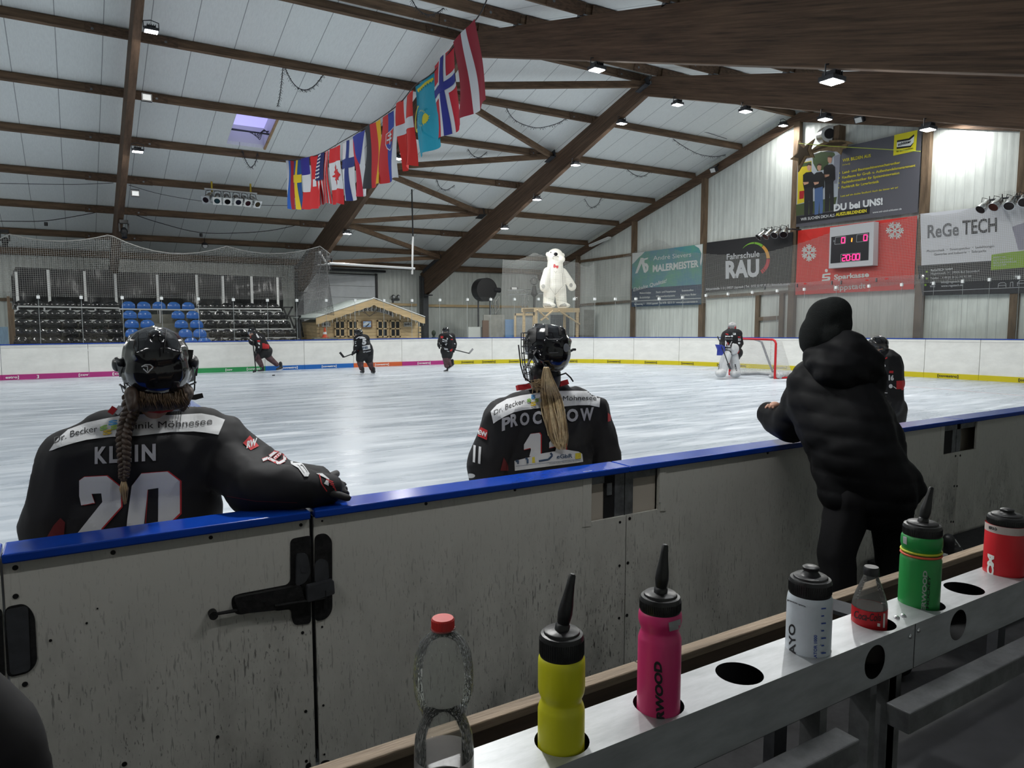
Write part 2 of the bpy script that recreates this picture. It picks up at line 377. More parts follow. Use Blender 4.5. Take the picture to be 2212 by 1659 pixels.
# =================================================================== LIGHT: floodlights under the rafters
def lamp(P, label, group, aim=(0, 0, -1), watts=None, size=0.32, lit=True):
    P = Vector(P); t = thing('floodlight', label, 'floodlight', P, group)
    d = Vector(aim).normalized(); R = d.to_track_quat('-Z', 'Y').to_matrix()
    h = MB(); h.box(P+d*0.03, (size, size*0.8, 0.07), R); h.box(P-d*0.03, (size*0.6, size*0.5, 0.06), R)
    for k in range(5): h.box(P+R@Vector(((k-2)*size*0.14, 0, 0.05)), (0.012, size*0.7, 0.06), R)
    h.build('housing', m_dgrey, t)
    br = MB()
    for sx in (-1, 1): br.tube([P+R@Vector((sx*size*0.53, 0, 0)), P+R@Vector((sx*size*0.53, 0, 0.16)), P+R@Vector((0, 0, 0.2))], 0.012, 6)
    br.build('bracket', m_dgrey, t)
    l = MB(); l.box(P+d*0.07, (size*0.86, size*0.66, 0.012), R); l.build('lens', m_lampglow if lit else MATS['lens_off'], t)
    if lit:
        L = bpy.data.lights.new('floodlight_lamp', 'AREA'); L.shape = 'RECTANGLE'; L.size = size*0.86; L.size_y = size*0.66; L.energy = watts or LAMP_W; L.color = (1.0, 1.0, 0.965)
        lo = bpy.data.objects.new('lamp_light', L); COL.objects.link(lo); lo.location = d*0.09; lo.rotation_euler = d.to_track_quat('-Z', 'Y').to_euler(); lo.parent = t
    return t
mat('lens_off', (0.5, 0.52, 0.53), 0.15)
def on_rafter(X, py, right=False, dx=0.0):
    best = None
    for i in range(600):
        y = (YA-18*i/600) if right else (YA+18*i/600)
        q = proj((X+dx, y, zbot(y)-0.12)); e = abs(q[1]-py)
        if best is None or e < best[0]: best = (e, y)
    return Vector((X+dx, best[1], zbot(best[1])-0.12))
def on_rafter_x(X, px, right=False, dx=0.0):
    best = None
    for i in range(800):
        y = (YA-18*i/800) if right else (YA+18*i/800)
        q = proj((X+dx, y, zbot(y)-0.12)); e = abs(q[0]-px)
        if best is None or e < best[0]: best = (e, y)
    return Vector((X+dx, best[1], zbot(best[1])-0.12))
lamp(on_rafter(XA, 62, dx=0.28), 'upper lit floodlight on the near vertical looking rafter at the far left', 'lit floodlights')
lamp(on_rafter(XA, 323, dx=0.28), 'lower lit floodlight on the rafter at the far left, left of the skylight', 'lit floodlights')
lamp(on_rafter_x(XB, 750, dx=0.1), 'lit floodlight below the row of flags on the middle rafter', 'lit floodlights')
lamp(on_rafter_x(XB, 858), 'lit floodlight on the middle rafter behind the flags', 'lit floodlights')
lamp(on_rafter_x(XB, 1290, True), 'lit floodlight under the big top beam, right of the dark red and white flag', 'lit floodlights')
lamp(on_rafter_x(XB, 1797, True), 'lit floodlight under the big top beam above the gable end', 'lit floodlights')
for i, px in enumerate((1090, 1160, 1243, 1343)):
    lamp(on_rafter_x(XC, px), ['lowest', 'second from the bottom', 'third from the bottom', 'topmost'][i]+' of four lit floodlights along the central sloping rafter', 'lit floodlights')
for i, px in enumerate((1463, 1610, 1782, 2005)):
    lamp(on_rafter_x(XC, px, True), ['first from the ridge', 'second from the ridge', 'third from the ridge', 'farthest from ridge'][i]+' of four small floodlights under the right arm of the central rafter', 'lit floodlights')
lamp(at(1692, 268, 'x', XE-0.7), 'lit floodlight on the gable rafter left of the wooden star', 'lit floodlights', watts=LAMP_W*0.5)
lamp(at(2052, 258, 'x', XE-0.7), 'bright floodlight on the gable rafter right of the grey training banner', 'lit floodlights', watts=LAMP_W*0.5)
for (x, y) in ((XA, 10.0), (XA, 4.5), (-6.3, 30.5), (-6.3, 26.0), (-6.3, 21.5), (-6.3, 12.0), (-6.3, 6.0)):
    lamp((x, y, zbot(y)-0.12), 'lit floodlight under a rafter outside the left edge of the view', 'floodlights outside the view')
for i, x in enumerate((-1.7, 2.3)):  # made-up tube lights out of view, added to brighten the bench side
    t = thing('tube_light', 'added fill light above the players bench, unseen, higher than the view', 'lamp', (x, 1.5, 3.7), 'added bench fill lights'); m = MB(); m.bx((x-.75, 1.43, 3.73), (x+.75, 1.57, 3.79)); m.build('housing', m_white, t); m = MB(); m.tube([(x-.7, 1.5, 3.7), (x+.7, 1.5, 3.7)], .018, 8); m.build('tube', m_lampglow, t)
    for sx in (-.5, .5): m = MB(); m.tube([(x+sx, 1.5, 3.79), (x+sx, 1.5, zroof(1.5))], .008, 5); m.build('hanger', m_dgrey, t)
    L = bpy.data.lights.new('bench_fill_lamp', 'AREA'); L.shape = 'RECTANGLE'; L.size = 1.4; L.size_y = .1; L.energy = BENCH_FILL_W; L.color = (1, .97, .9); lo = bpy.data.objects.new('bench_fill_source', L); COL.objects.link(lo); lo.location = (0, 0, -.03); lo.parent = t
# =================================================================== SHELL
ice_m, N, L, b = nodes_mat('ice')
tc = N.new('ShaderNodeTexCoord')
def nz_(scale, st, rot, lo, hi, det=3, dist=0.0):
    mp = N.new('ShaderNodeMapping'); mp.inputs['Scale'].default_value = st; mp.inputs['Rotation'].default_value = (0, 0, rot); L.new(tc.outputs['Object'], mp.inputs[0])
    n = N.new('ShaderNodeTexNoise'); n.inputs['Scale'].default_value = scale; n.inputs['Detail'].default_value = det; n.inputs['Distortion'].default_value = dist; L.new(mp.outputs[0], n.inputs['Vector'])
    r = N.new('ShaderNodeMapRange'); r.inputs[1].default_value = lo; r.inputs[2].default_value = hi; L.new(n.outputs[0], r.inputs[0]); return r
def add_(a, b_):
    m = N.new('ShaderNodeMath'); m.operation = 'ADD'; m.use_clamp = True; L.new(a.outputs[0], m.inputs[0]); L.new(b_.outputs[0], m.inputs[1]); return m
A_ = nz_(0.9, (0.55, 4.2, 1), 1.0, 0.46, 0.86, 7, 0.6)
B_ = nz_(0.8, (0.6, 3.6, 1), 2.35, 0.48, 0.88, 7, 0.8)
C_ = nz_(0.45, (1, 1.6, 1), 0.2, 0.38, 0.7, 6, 0.5)
D_ = nz_(1.6, (0.5, 16, 1), 0.7, 0.66, 0.72, 3, 1.6); E_ = nz_(1.3, (0.5, 14, 1), 2.0, 0.67, 0.73, 3, 2.2); F_ = nz_(1.5, (0.6, 18, 1), 1.45, 0.67, 0.72, 3, 1.2)
s1 = add_(A_, B_); s1 = add_(s1, D_); s1 = add_(s1, E_); s1 = add_(s1, F_)
mxa = N.new('ShaderNodeMix'); mxa.data_type = 'RGBA'; mxa.inputs[6].default_value = (0.41, 0.465, 0.535, 1); mxa.inputs[7].default_value = (0.51, 0.565, 0.63, 1); L.new(C_.outputs[0], mxa.inputs[0])
mxb = N.new('ShaderNodeMix'); mxb.data_type = 'RGBA'; mxb.inputs[7].default_value = (0.69, 0.735, 0.79, 1); L.new(mxa.outputs[2], mxb.inputs[6]); L.new(s1.outputs[0], mxb.inputs[0])
L.new(mxb.outputs[2], b.inputs['Base Color'])
rr = N.new('ShaderNodeMapRange'); rr.inputs[3].default_value = 0.27; rr.inputs[4].default_value = 0.55; b.inputs['Specular IOR Level'].default_value = 0.4; L.new(s1.outputs[0], rr.inputs[0]); L.new(rr.outputs[0], b.inputs['Roughness'])
bp = N.new('ShaderNodeBump'); bp.inputs['Strength'].default_value = 0.1; bp.inputs['Distance'].default_value = 0.01; L.new(s1.outputs[0], bp.inputs['Height']); L.new(bp.outputs[0], b.inputs['Normal'])
o = MB().bx((XL, 2.92, -0.2), (XE+0.2, YW+0.2, 0.0)).build('floor', ice_m, base=False); struct(o)
bx0 = at(700, 1000, 'z', 0).x
blue_line = mat('blue_ice_paint', (0.20, 0.27, 0.62), 0.3, var=0.5, scale=1.4, stretch=(6, .7, 1), col2=(0.45, 0.52, 0.70))
P = [at(416, 868, 'z', 0), at(500, 878, 'z', 0), at(770, 1050, 'z', 0), at(690, 1050, 'z', 0)]
o = MB().bx((2.0, 3.05, 0.0), (2.32, 26.9, 0.0015)).build('trim_1', blue_line); struct(o)
red_line = mat('red_ice_paint', (0.62, 0.42, 0.44), 0.3, var=0.4, scale=1.4)
o = MB().bx((20.0, 4, 0.0), (20.06, 23.5, 0.0012)).build('trim_2', red_line); struct(o)
o = MB().bx((XL, YN, -0.3), (XE, 2.9, -0.12)).build('bench_floor', m_rubber, base=False); struct(o)
# ceiling with the skylight opening
sk = [roofpx(*p) for p in ((513, 238), (601, 251.5), (572, 320.7), (490, 310.6))]
sx0 = (sk[0].x+sk[3].x)/2; sx1 = (sk[1].x+sk[2].x)/2; sy1 = (sk[0].y+sk[1].y)/2; sy0 = (sk[2].y+sk[3].y)/2
if sy0 > sy1: sy0, sy1 = sy1, sy0
c = MB(); T = 0.12
def slab(x0, x1, y0, y1):
    c.prism([(x0, y0, zroof(y0)), (x1, y0, zroof(y0)), (x1, y1, zroof(y1)), (x0, y1, zroof(y1))], (0, 0, T))
xs = [XL, sx0, sx1, XE+0.15]; ys = [YA, sy0, sy1, YW+0.15]
for i in range(3):
    for j in range(3):
        if not (i == 1 and j == 1): slab(xs[i], xs[i+1], ys[j], ys[j+1])
slab(XL, XE+0.15, YN, YA)
struct(c.build('ceiling', m_ceil, base=False, normals=False))
kw = mat('skylight_shaft', (0.72, 0.72, 0.78), 0.6); glow = mat('skylight_pane', (0.6, 0.6, 0.9), 0.4, emit=(0.50, 0.47, 0.95), es=0.75)
w_ = MB()
for (a, b_) in (((sx0, sy0), (sx1, sy0)), ((sx1, sy0), (sx1, sy1)), ((sx1, sy1), (sx0, sy1)), ((sx0, sy1), (sx0, sy0))):
    z0, z1 = zroof(a[1]), zroof(b_[1]); nx, ny = (b_[1]-a[1]), -(b_[0]-a[0]); l = math.hypot(nx, ny); n_ = Vector((nx/l*0.03, ny/l*0.03, 0))
    w_.prism([(a[0], a[1], z0+T), (b_[0], b_[1], z1+T), (b_[0], b_[1], z1+0.75), (a[0], a[1], z0+0.75)], n_)
sky = struct(w_.build('window_1', kw))
w_ = MB(); w_.prism([(sx0, sy0, zroof(sy0)+0.7), (sx1, sy0, zroof(sy0)+0.7), (sx1, sy1, zroof(sy1)+0.7), (sx0, sy1, zroof(sy1)+0.7)], (0, 0, 0.03)); w_.build('pane', glow, sky)
w_ = MB()
for (a, b_) in (((sx0, sy0), (sx1, sy0)), ((sx1, sy0), (sx1, sy1))): w_.beam((a[0], a[1], zroof(a[1])-0.02), (b_[0], b_[1], zroof(b_[1])-0.02), 0.07, 0.07)
w_.build('frame', mat('bare_timber', (0.42, 0.28, 0.15), 0.7, var=0.3, scale=3), sky)
w_ = MB(); ym = (sy0*0.35+sy1*0.65); zz = zroof(ym)+0.12
w_.tube([(sx0, ym, zz), (sx1, ym, zz)], 0.03, 8); w_.tube([(sx0, ym+0.12, zz+.05), (sx1, ym+0.12, zz+.02)], 0.025, 8)
for k in range(4): w_.tube(smooth_path([(sx1-0.7+0.1*k, ym, zz), (sx1-0.5+0.08*k, ym+0.2*(k-1.5), zz-0.16), (sx1-0.25, ym-0.1*k, zz+0.05), (sx1, ym+0.1*k, zz+0.1)], 5), 0.012, 5)
w_.build('opener', m_dgrey, sky)
# walls
struct(MB().bx((XL, YW, 0), (XE, YW+0.15, 5.2)).build('wall_far', m_wally, base=False))
g = MB(); g.prism([(XE, YN, 0), (XE, YW+.15, 0), (XE, YW+.15, zroof(YW)+.05), (XE, YA, 10.4), (XE, YN, zroof(YN)+.05)], (0.15, 0, 0)); struct(g.build('wall_end', m_wallx, base=False))
g = MB(); g.prism([(XL-.15, YN, 0), (XL-.15, YW+.15, 0), (XL-.15, YW+.15, zroof(YW)+.05), (XL-.15, YA, 10.4), (XL-.15, YN, zroof(YN)+.05)], (0.15, 0, 0)); struct(g.build('wall_left', m_wallx, base=False))
struct(MB().bx((XL, YN-0.15, 0), (XE, YN, 5.2)).build('wall_near', m_wally, base=False))
# =================================================================== RAFTERS
def rafter(X, label, w_=0.2, y1=37.3, y0=-2.9, mt=m_wood):
    t = thing('rafter', label, 'roof beam', (X, YA, zbot(YA)), 'glued laminated rafters')
    a = MB(); a.prism([(X-w_/2, YA, zbot(YA)), (X-w_/2, 35.9, zbot(35.9)), (X-w_/2, 36.6, 3.25), (X-w_/2, 36.95, 3.45), (X-w_/2, y1, 4.45-.02), (X-w_/2, YA, ztop(YA))], (w_, 0, 0)); a.build('far_arm', m_gluf, t, bevel=0.01)
    a = MB(); a.prism([(X-w_/2, YA, zbot(YA)), (X-w_/2, y0, zbot(y0)), (X-w_/2, y0, ztop(y0)), (X-w_/2, YA, ztop(YA))], (w_, 0, 0)); a.build('near_arm', m_glun, t, bevel=0.01)
    s_ = MB()
    for dz in (-0.02, 0.16): s_.box((X-w_/2-0.012, YA-0.1, zbot(YA)+0.3+dz), (0.02, 0.55, 0.1), Matrix.Rotation(-0.25, 3, 'X'))
    s_.build('ridge_plate', m_steel, t)
    p = MB(); p.bx((X-0.15, 36.75, 0), (X+0.15, 36.95, 4.2)); p.bx((X-0.16, 37.0, 0), (X-0.1, 37.3, 4.3)); p.box((X-0.02, 36.4, 3.2), (0.3, 0.5, 0.06)); p.build('foot_post', m_dgrey, t)
    k = MB(); k.beam((X-w_/2-0.02, 36.9, ztop(36.9)-0.1), (X-w_/2-0.02, 34.6, ztop(34.6)-0.1), 0.03, 0.2); k.build('shoe_plate', m_dgrey, t)
    return t
rafter(XC, 'long dark rafter in the centre carrying four bright floodlights')
rafter(XB, 'dark rafter partly hidden behind the flags, its near arm filling the top right corner')
rafter(XA, 'dark rafter at the far left that looks almost vertical')
rafter(-6.3, 'dark rafter outside the left edge of the view')
gt = MB(); X = XE-0.16
gt.prism([(X, YA, 9.70), (X, YW, 9.70-0.29*(YW-YA)), (X, YW, zroof(YW)-.27), (X, YA, zroof(YA)-.27)], (0.15, 0, 0))
gt.prism([(X, YA, 9.70), (X, YN+.1, 9.70-0.262*(YA-YN)), (X, YN+.1, zroof(YN)-.27), (X, YA, zroof(YA)-.27)], (0.15, 0, 0))
tag(gt.build('gable_rafter', m_wood), 'dark rafter running along the top of the gable end wall', 'roof beam', 'glued laminated rafters')
# purlins
bays = [(XL, -6.3, 'outside the left edge'), (-6.3, XA, 'left of the leftmost rafter'), (XA, XB, 'between leftmost rafter and flags'), (XB, XC, 'between flags and central rafter'), (XC, XE-0.02, 'between central rafter and gable wall')]
farY = [19.25, 21.9, 24.6, 27.3, 30.05, 32.75, 35.4, 37.45]; nearY = [18.4, 15.9, 13.2, 10.5, 7.8, 5.0, 2.2]
ordn = ['ridge', 'second', 'third', 'fourth', 'fifth', 'sixth', 'seventh', 'eave']
for side, Ys in (('far slope', farY), ('near slope', nearY)):
    for k, y in enumerate(Ys):
        for bi, (x0, x1, where) in enumerate(bays):
            row = ordn[k] if side == 'far slope' else ['ridge', 'second', 'third', 'fourth', 'fifth', 'sixth', 'lowest'][k]
            z = zroof(y)-0.005; h_ = 0.24 if k < 7 else 0.3
            t = thing('purlin', '%s purlin of the %s %s' % (row, side, where), 'roof beam', ((x0+x1)/2, y, z-h_), 'purlins of the '+side)
            R = Matrix.Rotation(-math.atan(0.29) if y > YA else math.atan(0.262), 3, 'X')
            s_ = MB(); s_.box(((x0+x1)/2, y, z-h_/2-0.02), (x1-x0-0.01, 0.11, h_), R); s_.build('timber', m_purlin, t)
            if bi in (1, 2, 3) and k < 7:
                s_ = MB(); s_.box((x1-0.55, y-0.085, z-h_/2-0.05), (1.0, 0.05, h_+0.02), R); s_.build('splice_plate', m_wood, t)
                s_ = MB(); s_.cyl((x1-0.9, y-0.115, z-h_/2-0.07), (x1-0.9, y-0.125, z-h_/2-0.07), 0.035, 10); s_.build('bolt', m_steel, t)
            if bi in (2, 3, 4) and k < 7:
                s_ = MB(); s_.box((x0+0.62, y-0.085, z-h_/2-0.05), (0.95, 0.05, h_+0.02), R); s_.build('splice_plate', m_wood, t)
                s_ = MB(); s_.cyl((x0+0.8, y-0.115, z-h_/2-0.07), (x0+0.8, y-0.125, z-h_/2-0.07), 0.035, 10); s_.build('bolt', m_steel, t)
# steel angles on top of the near arms
for X in (XB, XC):
    for k, y in enumerate(nearY[1:6]):
        z = ztop(y); s_ = MB(); s_.prism([(X-0.1, y-0.1, z-0.02), (X-0.1, y+0.14, z+0.03), (X-0.1, y+0.02, z+0.26)], (0.02, 0, 0)); s_.bx((X-0.1, y-0.1, z-.01), (X+.1, y+.14, z+.02))
        tag(s_.build('angle_bracket', m_steel), 'small grey steel angle holding the %s purlin on the %s' % (['second', 'third', 'fourth', 'fifth', 'sixth'][k], 'near arm of the flagged rafter' if X == XB else 'near arm of the central rafter'), 'bracket', 'steel angles on the rafters')
# wind braces between the rafters B and C
nC = [(1392, 182), (1192, 337), (1040, 461), (950, 556)]; nB = [(945, 186), (806, 363), (737, 480), (688, 568)]
pc = [at(x, y, 'x', XC-0.12)+Vector((0, 0, 0.0)) for x, y in nC]; pb = [at(x, y, 'x', XB+0.12) for x, y in nB]
seq = [(pc[0], pb[0]), (pb[0], pc[1]), (pc[1], pb[1]), (pb[1], pc[2]), (pc[2], pb[2]), (pb[2], pc[3]), (pc[3], pb[3])]
for i, (a, b_) in enumerate(seq):
    tag(MB().beam(a, b_, 0.14, 0.2).build('wind_brace', m_purlin), ['uppermost', 'second from the ridge', 'third from the ridge', 'fourth from the ridge', 'fifth from the ridge', 'sixth from the ridge', 'lowest'][i]+' zigzag brace between the flags and the central rafter', 'roof beam', 'zigzag wind braces')
for i, p in enumerate(pc[:3]):
    s_ = MB(); s_.box(p+Vector((-0.02, 0.0, -0.14)), (0.35, 0.5, 0.03), Matrix.Rotation(-0.3, 3, 'X')); s_.box(p+Vector((0.0, 0, 0.0)), (0.03, 0.5, 0.3), Matrix.Rotation(-0.3, 3, 'X'))
    tag(s_.build('gusset_plate', m_dgrey), 'grey steel gusset where braces meet the central rafter, '+['nearest the ridge', 'in mid slope', 'lowest'][i], 'bracket', 'gusset plates')
# posts and girts of the end wall
for i, px in enumerate((1248, 1369, 1518, 1713, 1989, 2195)):
    P = at(px, 600, 'x', XE-0.1); z1 = 9.70-(0.29*(P.y-YA) if P.y > YA else 0.262*(YA-P.y))
    wd = (0.24, 0.26, 0.26, 0.28, 0.26, 0.22)[i]
    t = MB().bx((XE-0.2, P.y-wd/2, 0.0), (XE, P.y+wd/2, z1+0.05))
    tag(t.build('wall_post', m_post, bevel=0.008), 'brown timber post on the gable wall '+['nearest the corner, right of the white bear', 'left of the blue and green painter banner', 'between the painter banner and the black banner', 'between the black banner and the red banner', 'between the red banner and the white banner', 'behind the silver spotlights at the right edge'][i], 'post', 'gable wall posts')
def girt(p, q, lab, h_=0.13):
    a = at(*p, 'x', XE-0.08); b_ = at(*q, 'x', XE-0.08); tag(MB().beam(a, b_, 0.1, h_).build('wall_rail', m_post), lab, 'rail', 'gable wall rails')
girt((1252, 565), (1364, 550), 'upper timber rail on the gable wall right of the bear'); girt((1252, 659), (1364, 651), 'lower timber rail on the gable wall right of the bear')
girt((1525, 642), (1708, 630), 'timber rail below the black banner'); girt((1720, 636), (1980, 618), 'timber rail below the red banner', 0.1)
for i, px in enumerate((1636, 1688)):
    P = at(px, 690, 'x', XE-0.08); z1 = at(px, 634, 'x', XE-0.08).z; tag(MB().bx((XE-0.13, P.y-0.1, 0), (XE-0.02, P.y+0.1, z1)).build('door_post', m_post), ['left', 'right'][i]+' timber jamb behind the goal below the black banner', 'post', 'door jambs')
a = at(1640, 689, 'x', XE-0.08); b_ = at(1686, 686, 'x', XE-0.08); tag(MB().beam(a, b_, 0.08, 0.16).build('door_rail', m_post), 'short timber rail between two jambs behind the goal', 'rail')
# far wall rails, roller door
def yrail(p, q, lab, m=m_post, h_=0.14, Y=YW-0.08):
    a = at(*p, 'y', Y); b_ = at(*q, 'y', Y); tag(MB().beam(a, b_, 0.1, h_).build('wall_rail', m), lab, 'rail', 'side wall rails')
m_pine = mat('pale_pine', (0.60, 0.44, 0.24), 0.65, var=0.22, scale=2.5, stretch=(.6, 3, 6))
yrail((917, 660), (1140, 663), 'pale timber rail on the side wall behind the fan', m_pine); yrail((842, 657), (900, 659), 'short pale timber rail above the cabin roof', m_pine); yrail((0, 647), (28, 647), 'timber rail on the side wall at the left edge')
dr = mat('roller_door_sheet', (0.62, 0.65, 0.67), 0.45, var=0.08, scale=2)
a = at(645, 590, 'y', YW-0.05); b_ = at(812, 728, 'y', YW-0.05); d = thing('door_1', None, None, ((a.x+b_.x)/2, YW-0.06, 0)); struct(d)
k = MB()
n_ = 7
for i in range(n_): k.bx((a.x, YW-0.08, 0.02+i*a.z/n_), (b_.x, YW-0.03, 0.02+(i+1)*a.z/n_-0.015))
k.build('door_panels', dr, d)
k = MB(); k.bx((b_.x, YW-0.16, 0), (b_.x+0.12, YW-0.02, a.z+0.1)); k.bx((a.x-0.12, YW-0.16, 0), (a.x, YW-0.02, a.z+0.1)); k.build('guide_rail', m_black, d)
k = MB(); k.tube([(a.x-0.3, YW-0.35, a.z+0.25), (b_.x+0.5, YW-0.35, a.z+0.22)], 0.07, 10); k.tube([(a.x, YW-0.35, a.z+0.05), (b_.x, YW-0.35, a.z+0.02)], 0.03, 8); k.build('spring_shaft', m_black, d)
# =================================================================== FAR BOARDS with glass
ORD = ['first', 'second', 'third', 'fourth', 'fifth', 'sixth', 'seventh', 'eighth', 'ninth', 'tenth', 'eleventh', 'twelfth', 'thirteenth', 'fourteenth', 'fifteenth', 'sixteenth', 'seventeenth', 'eighteenth', 'nineteenth', 'twentieth']
def num(i): return ORD[i] if i < 20 else ('twenty-'+ORD[i-20] if i < 29 else ('thirtieth' if i == 29 else 'thirty-'+ORD[i-30]))
ctrl = [(-16, 27.05), (-8, 27.05), (-2, 27.05), (6.4, 27.05), (11.3, 27.0), (13.6, 26.75), (16.7, 25.8), (19.4, 24.0), (21.5, 20.9), (22.6, 17.3), (23.4, 13.6), (24.0, 10.05), (24.3, 6.5), (24.3, 3.1)]
PATH = smooth_path([(x, y, 0) for x, y in ctrl], 24)
CUM = [0.0]
for a, b_ in zip(PATH[:-1], PATH[1:]): CUM.append(CUM[-1]+(b_-a).length)
def path_at(s):
    s = max(0, min(CUM[-1]-1e-4, s))
    for i in range(len(CUM)-1):
        if CUM[i+1] >= s:
            t = (s-CUM[i])/(CUM[i+1]-CUM[i]); return PATH[i].lerp(PATH[i+1], t), (PATH[i+1]-PATH[i]).normalized()
PXP = [(proj((p.x, p.y, 0.6))[0], c) for p, c in zip(PATH, CUM) if (p-CAM).dot(FW) > 0.5]
def s_px(px):
    for (x0, c0), (x1, c1) in zip(PXP[:-1], PXP[1:]):
        if (x0 <= px <= x1): return c0+(c1-c0)*(px-x0)/max(1e-6, x1-x0)
    return CUM[-1] if px > PXP[-1][0] else CUM[0]
def top_z(s):
    s0, s1 = s_px(1290), s_px(2212); t = max(0, min(1, (s-s0)/(s1-s0))); return 1.112+0.19*t
def ribbon(mb, s0, s1, off0, off1, z0, z1, n=None, mi=0):   # closed strip along the boards
    n = n or max(2, int((s1-s0)/0.35)); pr = []
    for i in range(n+1):
        s = s0+(s1-s0)*i/n; p, d = path_at(s); nr = Vector((-d.y, d.x, 0))   # points away from the ice
        za = z0(s) if callable(z0) else z0; zb = z1(s) if callable(z1) else z1
        pr.append([p+nr*off0+Vector((0, 0, za)), p+nr*off1+Vector((0, 0, za)), p+nr*off1+Vector((0, 0, zb)), p+nr*off0+Vector((0, 0, zb))])
    vs = [q for r in pr for q in r]; fs = [(3, 2, 1, 0), (4*n, 4*n+1, 4*n+2, 4*n+3)]
    for i in range(n):
        for j in range(4): fs.append((i*4+j, i*4+(j+1) % 4, i*4+4+(j+1) % 4, i*4+4+j))
    mb.add(vs, fs, mi)
m_board = mat('board_hdpe', (0.80, 0.80, 0.76), 0.42, var=0.10, scale=1.5, stretch=(1, 1, 2))
m_cap = mat('blue_cap', (0.004, 0.045, 0.34), 0.22, var=0.12, scale=5)
KC = {'pink': mat('kick_pink', (0.42, 0.03, 0.20), 0.4), 'green': mat('kick_green', (0.03, 0.30, 0.09), 0.4), 'blue': mat('kick_blue', (0.012, 0.13, 0.46), 0.4), 'orange': mat('kick_orange', (0.62, 0.12, 0.035), 0.4), 'yellow': mat('kick_yellow', (0.62, 0.52, 0.01), 0.4)}
segs = [(-420, -200, 'blue'), (-200, 2, 'pink'), (2, 191, 'pink'), (191, 353, 'pink'), (353, 572, 'green'), (572, 657, 'blue'), (657, 763, 'blue'), (763, 868, 'orange'), (868, 966, 'pink'), (966, 1063, 'yellow'), (1063, 1190, 'yellow'), (1190, 1282, 'yellow'), (1282, 1369, 'yellow'), (1369, 1467, 'yellow'), (1467, 1565, 'yellow'), (1565, 1665, 'yellow'), (1665, 1765, 'yellow'), (1765, 1880, 'yellow'), (1880, 1997, 'yellow'), (1997, 2116, 'yellow'), (2116, 2230, 'yellow'), (2230, 99999, 'yellow')]
cnt = {}; BRD = []
for a, b_, colr in segs:
    s0 = s_px(a); s1 = s_px(b_); cnt[colr] = cnt.get(colr, 0)+1; p, d = path_at((s0+s1)/2)
    t = thing('rink_board', '%s white rink board panel from the left with a %s kick strip' % (num(cnt[colr]-1), colr), 'rink board', p, 'white rink board panels')
    m = MB(); ribbon(m, s0+0.006, s1-0.006, 0.0, 0.10, 0.12, lambda s: top_z(s)-0.03); m.build('panel', m_board, t)
    m = MB(); ribbon(m, s0+0.003, s1-0.003, -0.02, 0.10, 0.0, 0.165); kp = m.build('kick_plate', KC[colr], t)
    m = MB(); ribbon(m, s0+0.003, s1-0.003, -0.015, 0.13, lambda s: top_z(s)-0.03, top_z); m.build('cap_rail', m_cap, t)
    m = MB(); ribbon(m, s0+0.003, s1-0.003, -0.006, 0.0, lambda s: top_z(s)-0.115, lambda s: top_z(s)-0.1); m.build('top_groove', mat('board_groove', (0.6, 0.6, 0.58), 0.5), t)
    BRD.append((a, b_, t, kp, colr))
kb = bvh_of(*[q[3] for q in BRD]); KL = lifter(kb, 0.012)
m_ltw = mat('white_print', (0.85, 0.85, 0.83), 0.5); m_ltb = mat('black_print', (0.015, 0.015, 0.018), 0.5)
def yk(px):  # centre line of the kick strip in the photograph
    p, d = path_at(s_px(px)); return proj((p.x, p.y, 0.085))[1]
def hk(px):
    p, d = path_at(s_px(px)); return abs(proj((p.x, p.y, 0.0))[1]-proj((p.x, p.y, 0.165))[1])
for x0, x1, tx in ((12, 41, 'estro]'), (79, 84, ']'), (170, 191, '[cov'), (243, 262, '[co'), (487, 502, '[cov'), (533, 562, '[covest'), (609, 643, '[covestro]'), (695, 727, '[covestro]'), (810, 840, '[covestro]'), (902, 930, '[covestro]'), (997, 1023, '[covestro]'), (1042, 1070, '[covestro]'), (1100, 1122, '[covestr'), (1224, 1247, 'ovestro]'), (1312, 1340, '[covestro]'), (1393, 1419, '[covestro]'), (1472, 1498, '[covestro]'), (1549, 1578, '[covestro]'), (1584, 1611, '[covestro]'), (1670, 1700, '[covestro]'), (2025, 2070, '[covestro]'), (2200, 2250, '[covestro]')):
    own = [q for q in BRD if q[0] <= (x0+x1)/2 < q[1]][0]
    q = Px(); h_ = hk((x0+x1)/2)*0.52; q.text(tx, (x0, yk(x0)+h_*0.42), (x1, yk(x1)+h_*0.42), h_*0.95, bold=0.02)
    q.lay(KL, 'lettering', m_ltb if own[4] == 'yellow' else m_ltw, own[2])
# glass panes
m_glass = glassy('board_glass', (0.992, 0.998, 0.995), refl=0.024, haze=0.006, hcol=(0.55, 0.62, 0.6))
mat('edge_strip', (0.35, 0.38, 0.37), 0.4)
m_clamp = mat('clamp_plastic', (0.75, 0.77, 0.76), 0.5)
gtop = [(-500, 628), (0, 634), (300, 637), (600, 643), (900, 644), (1000, 642), (1200, 641), (1300, 641), (1440, 640), (1520, 633), (1650, 624), (1800, 615), (2000, 606), (2130, 597), (2300, 584)]
def interp(tb, x):
    for (a, ya), (b_, yb) in zip(tb[:-1], tb[1:]):
        if a <= x <= b_: return ya+(yb-ya)*(x-a)/(b_-a)
    return tb[0][1] if x < tb[0][0] else tb[-1][1]
brk = [-170, -85, 2, 91, 183, 271, 355, 434, 509, 582, 645, 708, 770, 832, 892, 952, 1011, 1061, 1112, 1163, 1240, 1284, 1328, 1372, 1422, 1472, 1522, 1569, 1621, 1674, 1732, 1800, 1870, 1940, 2008, 2070, 2127, 2190, 2260, 2340]
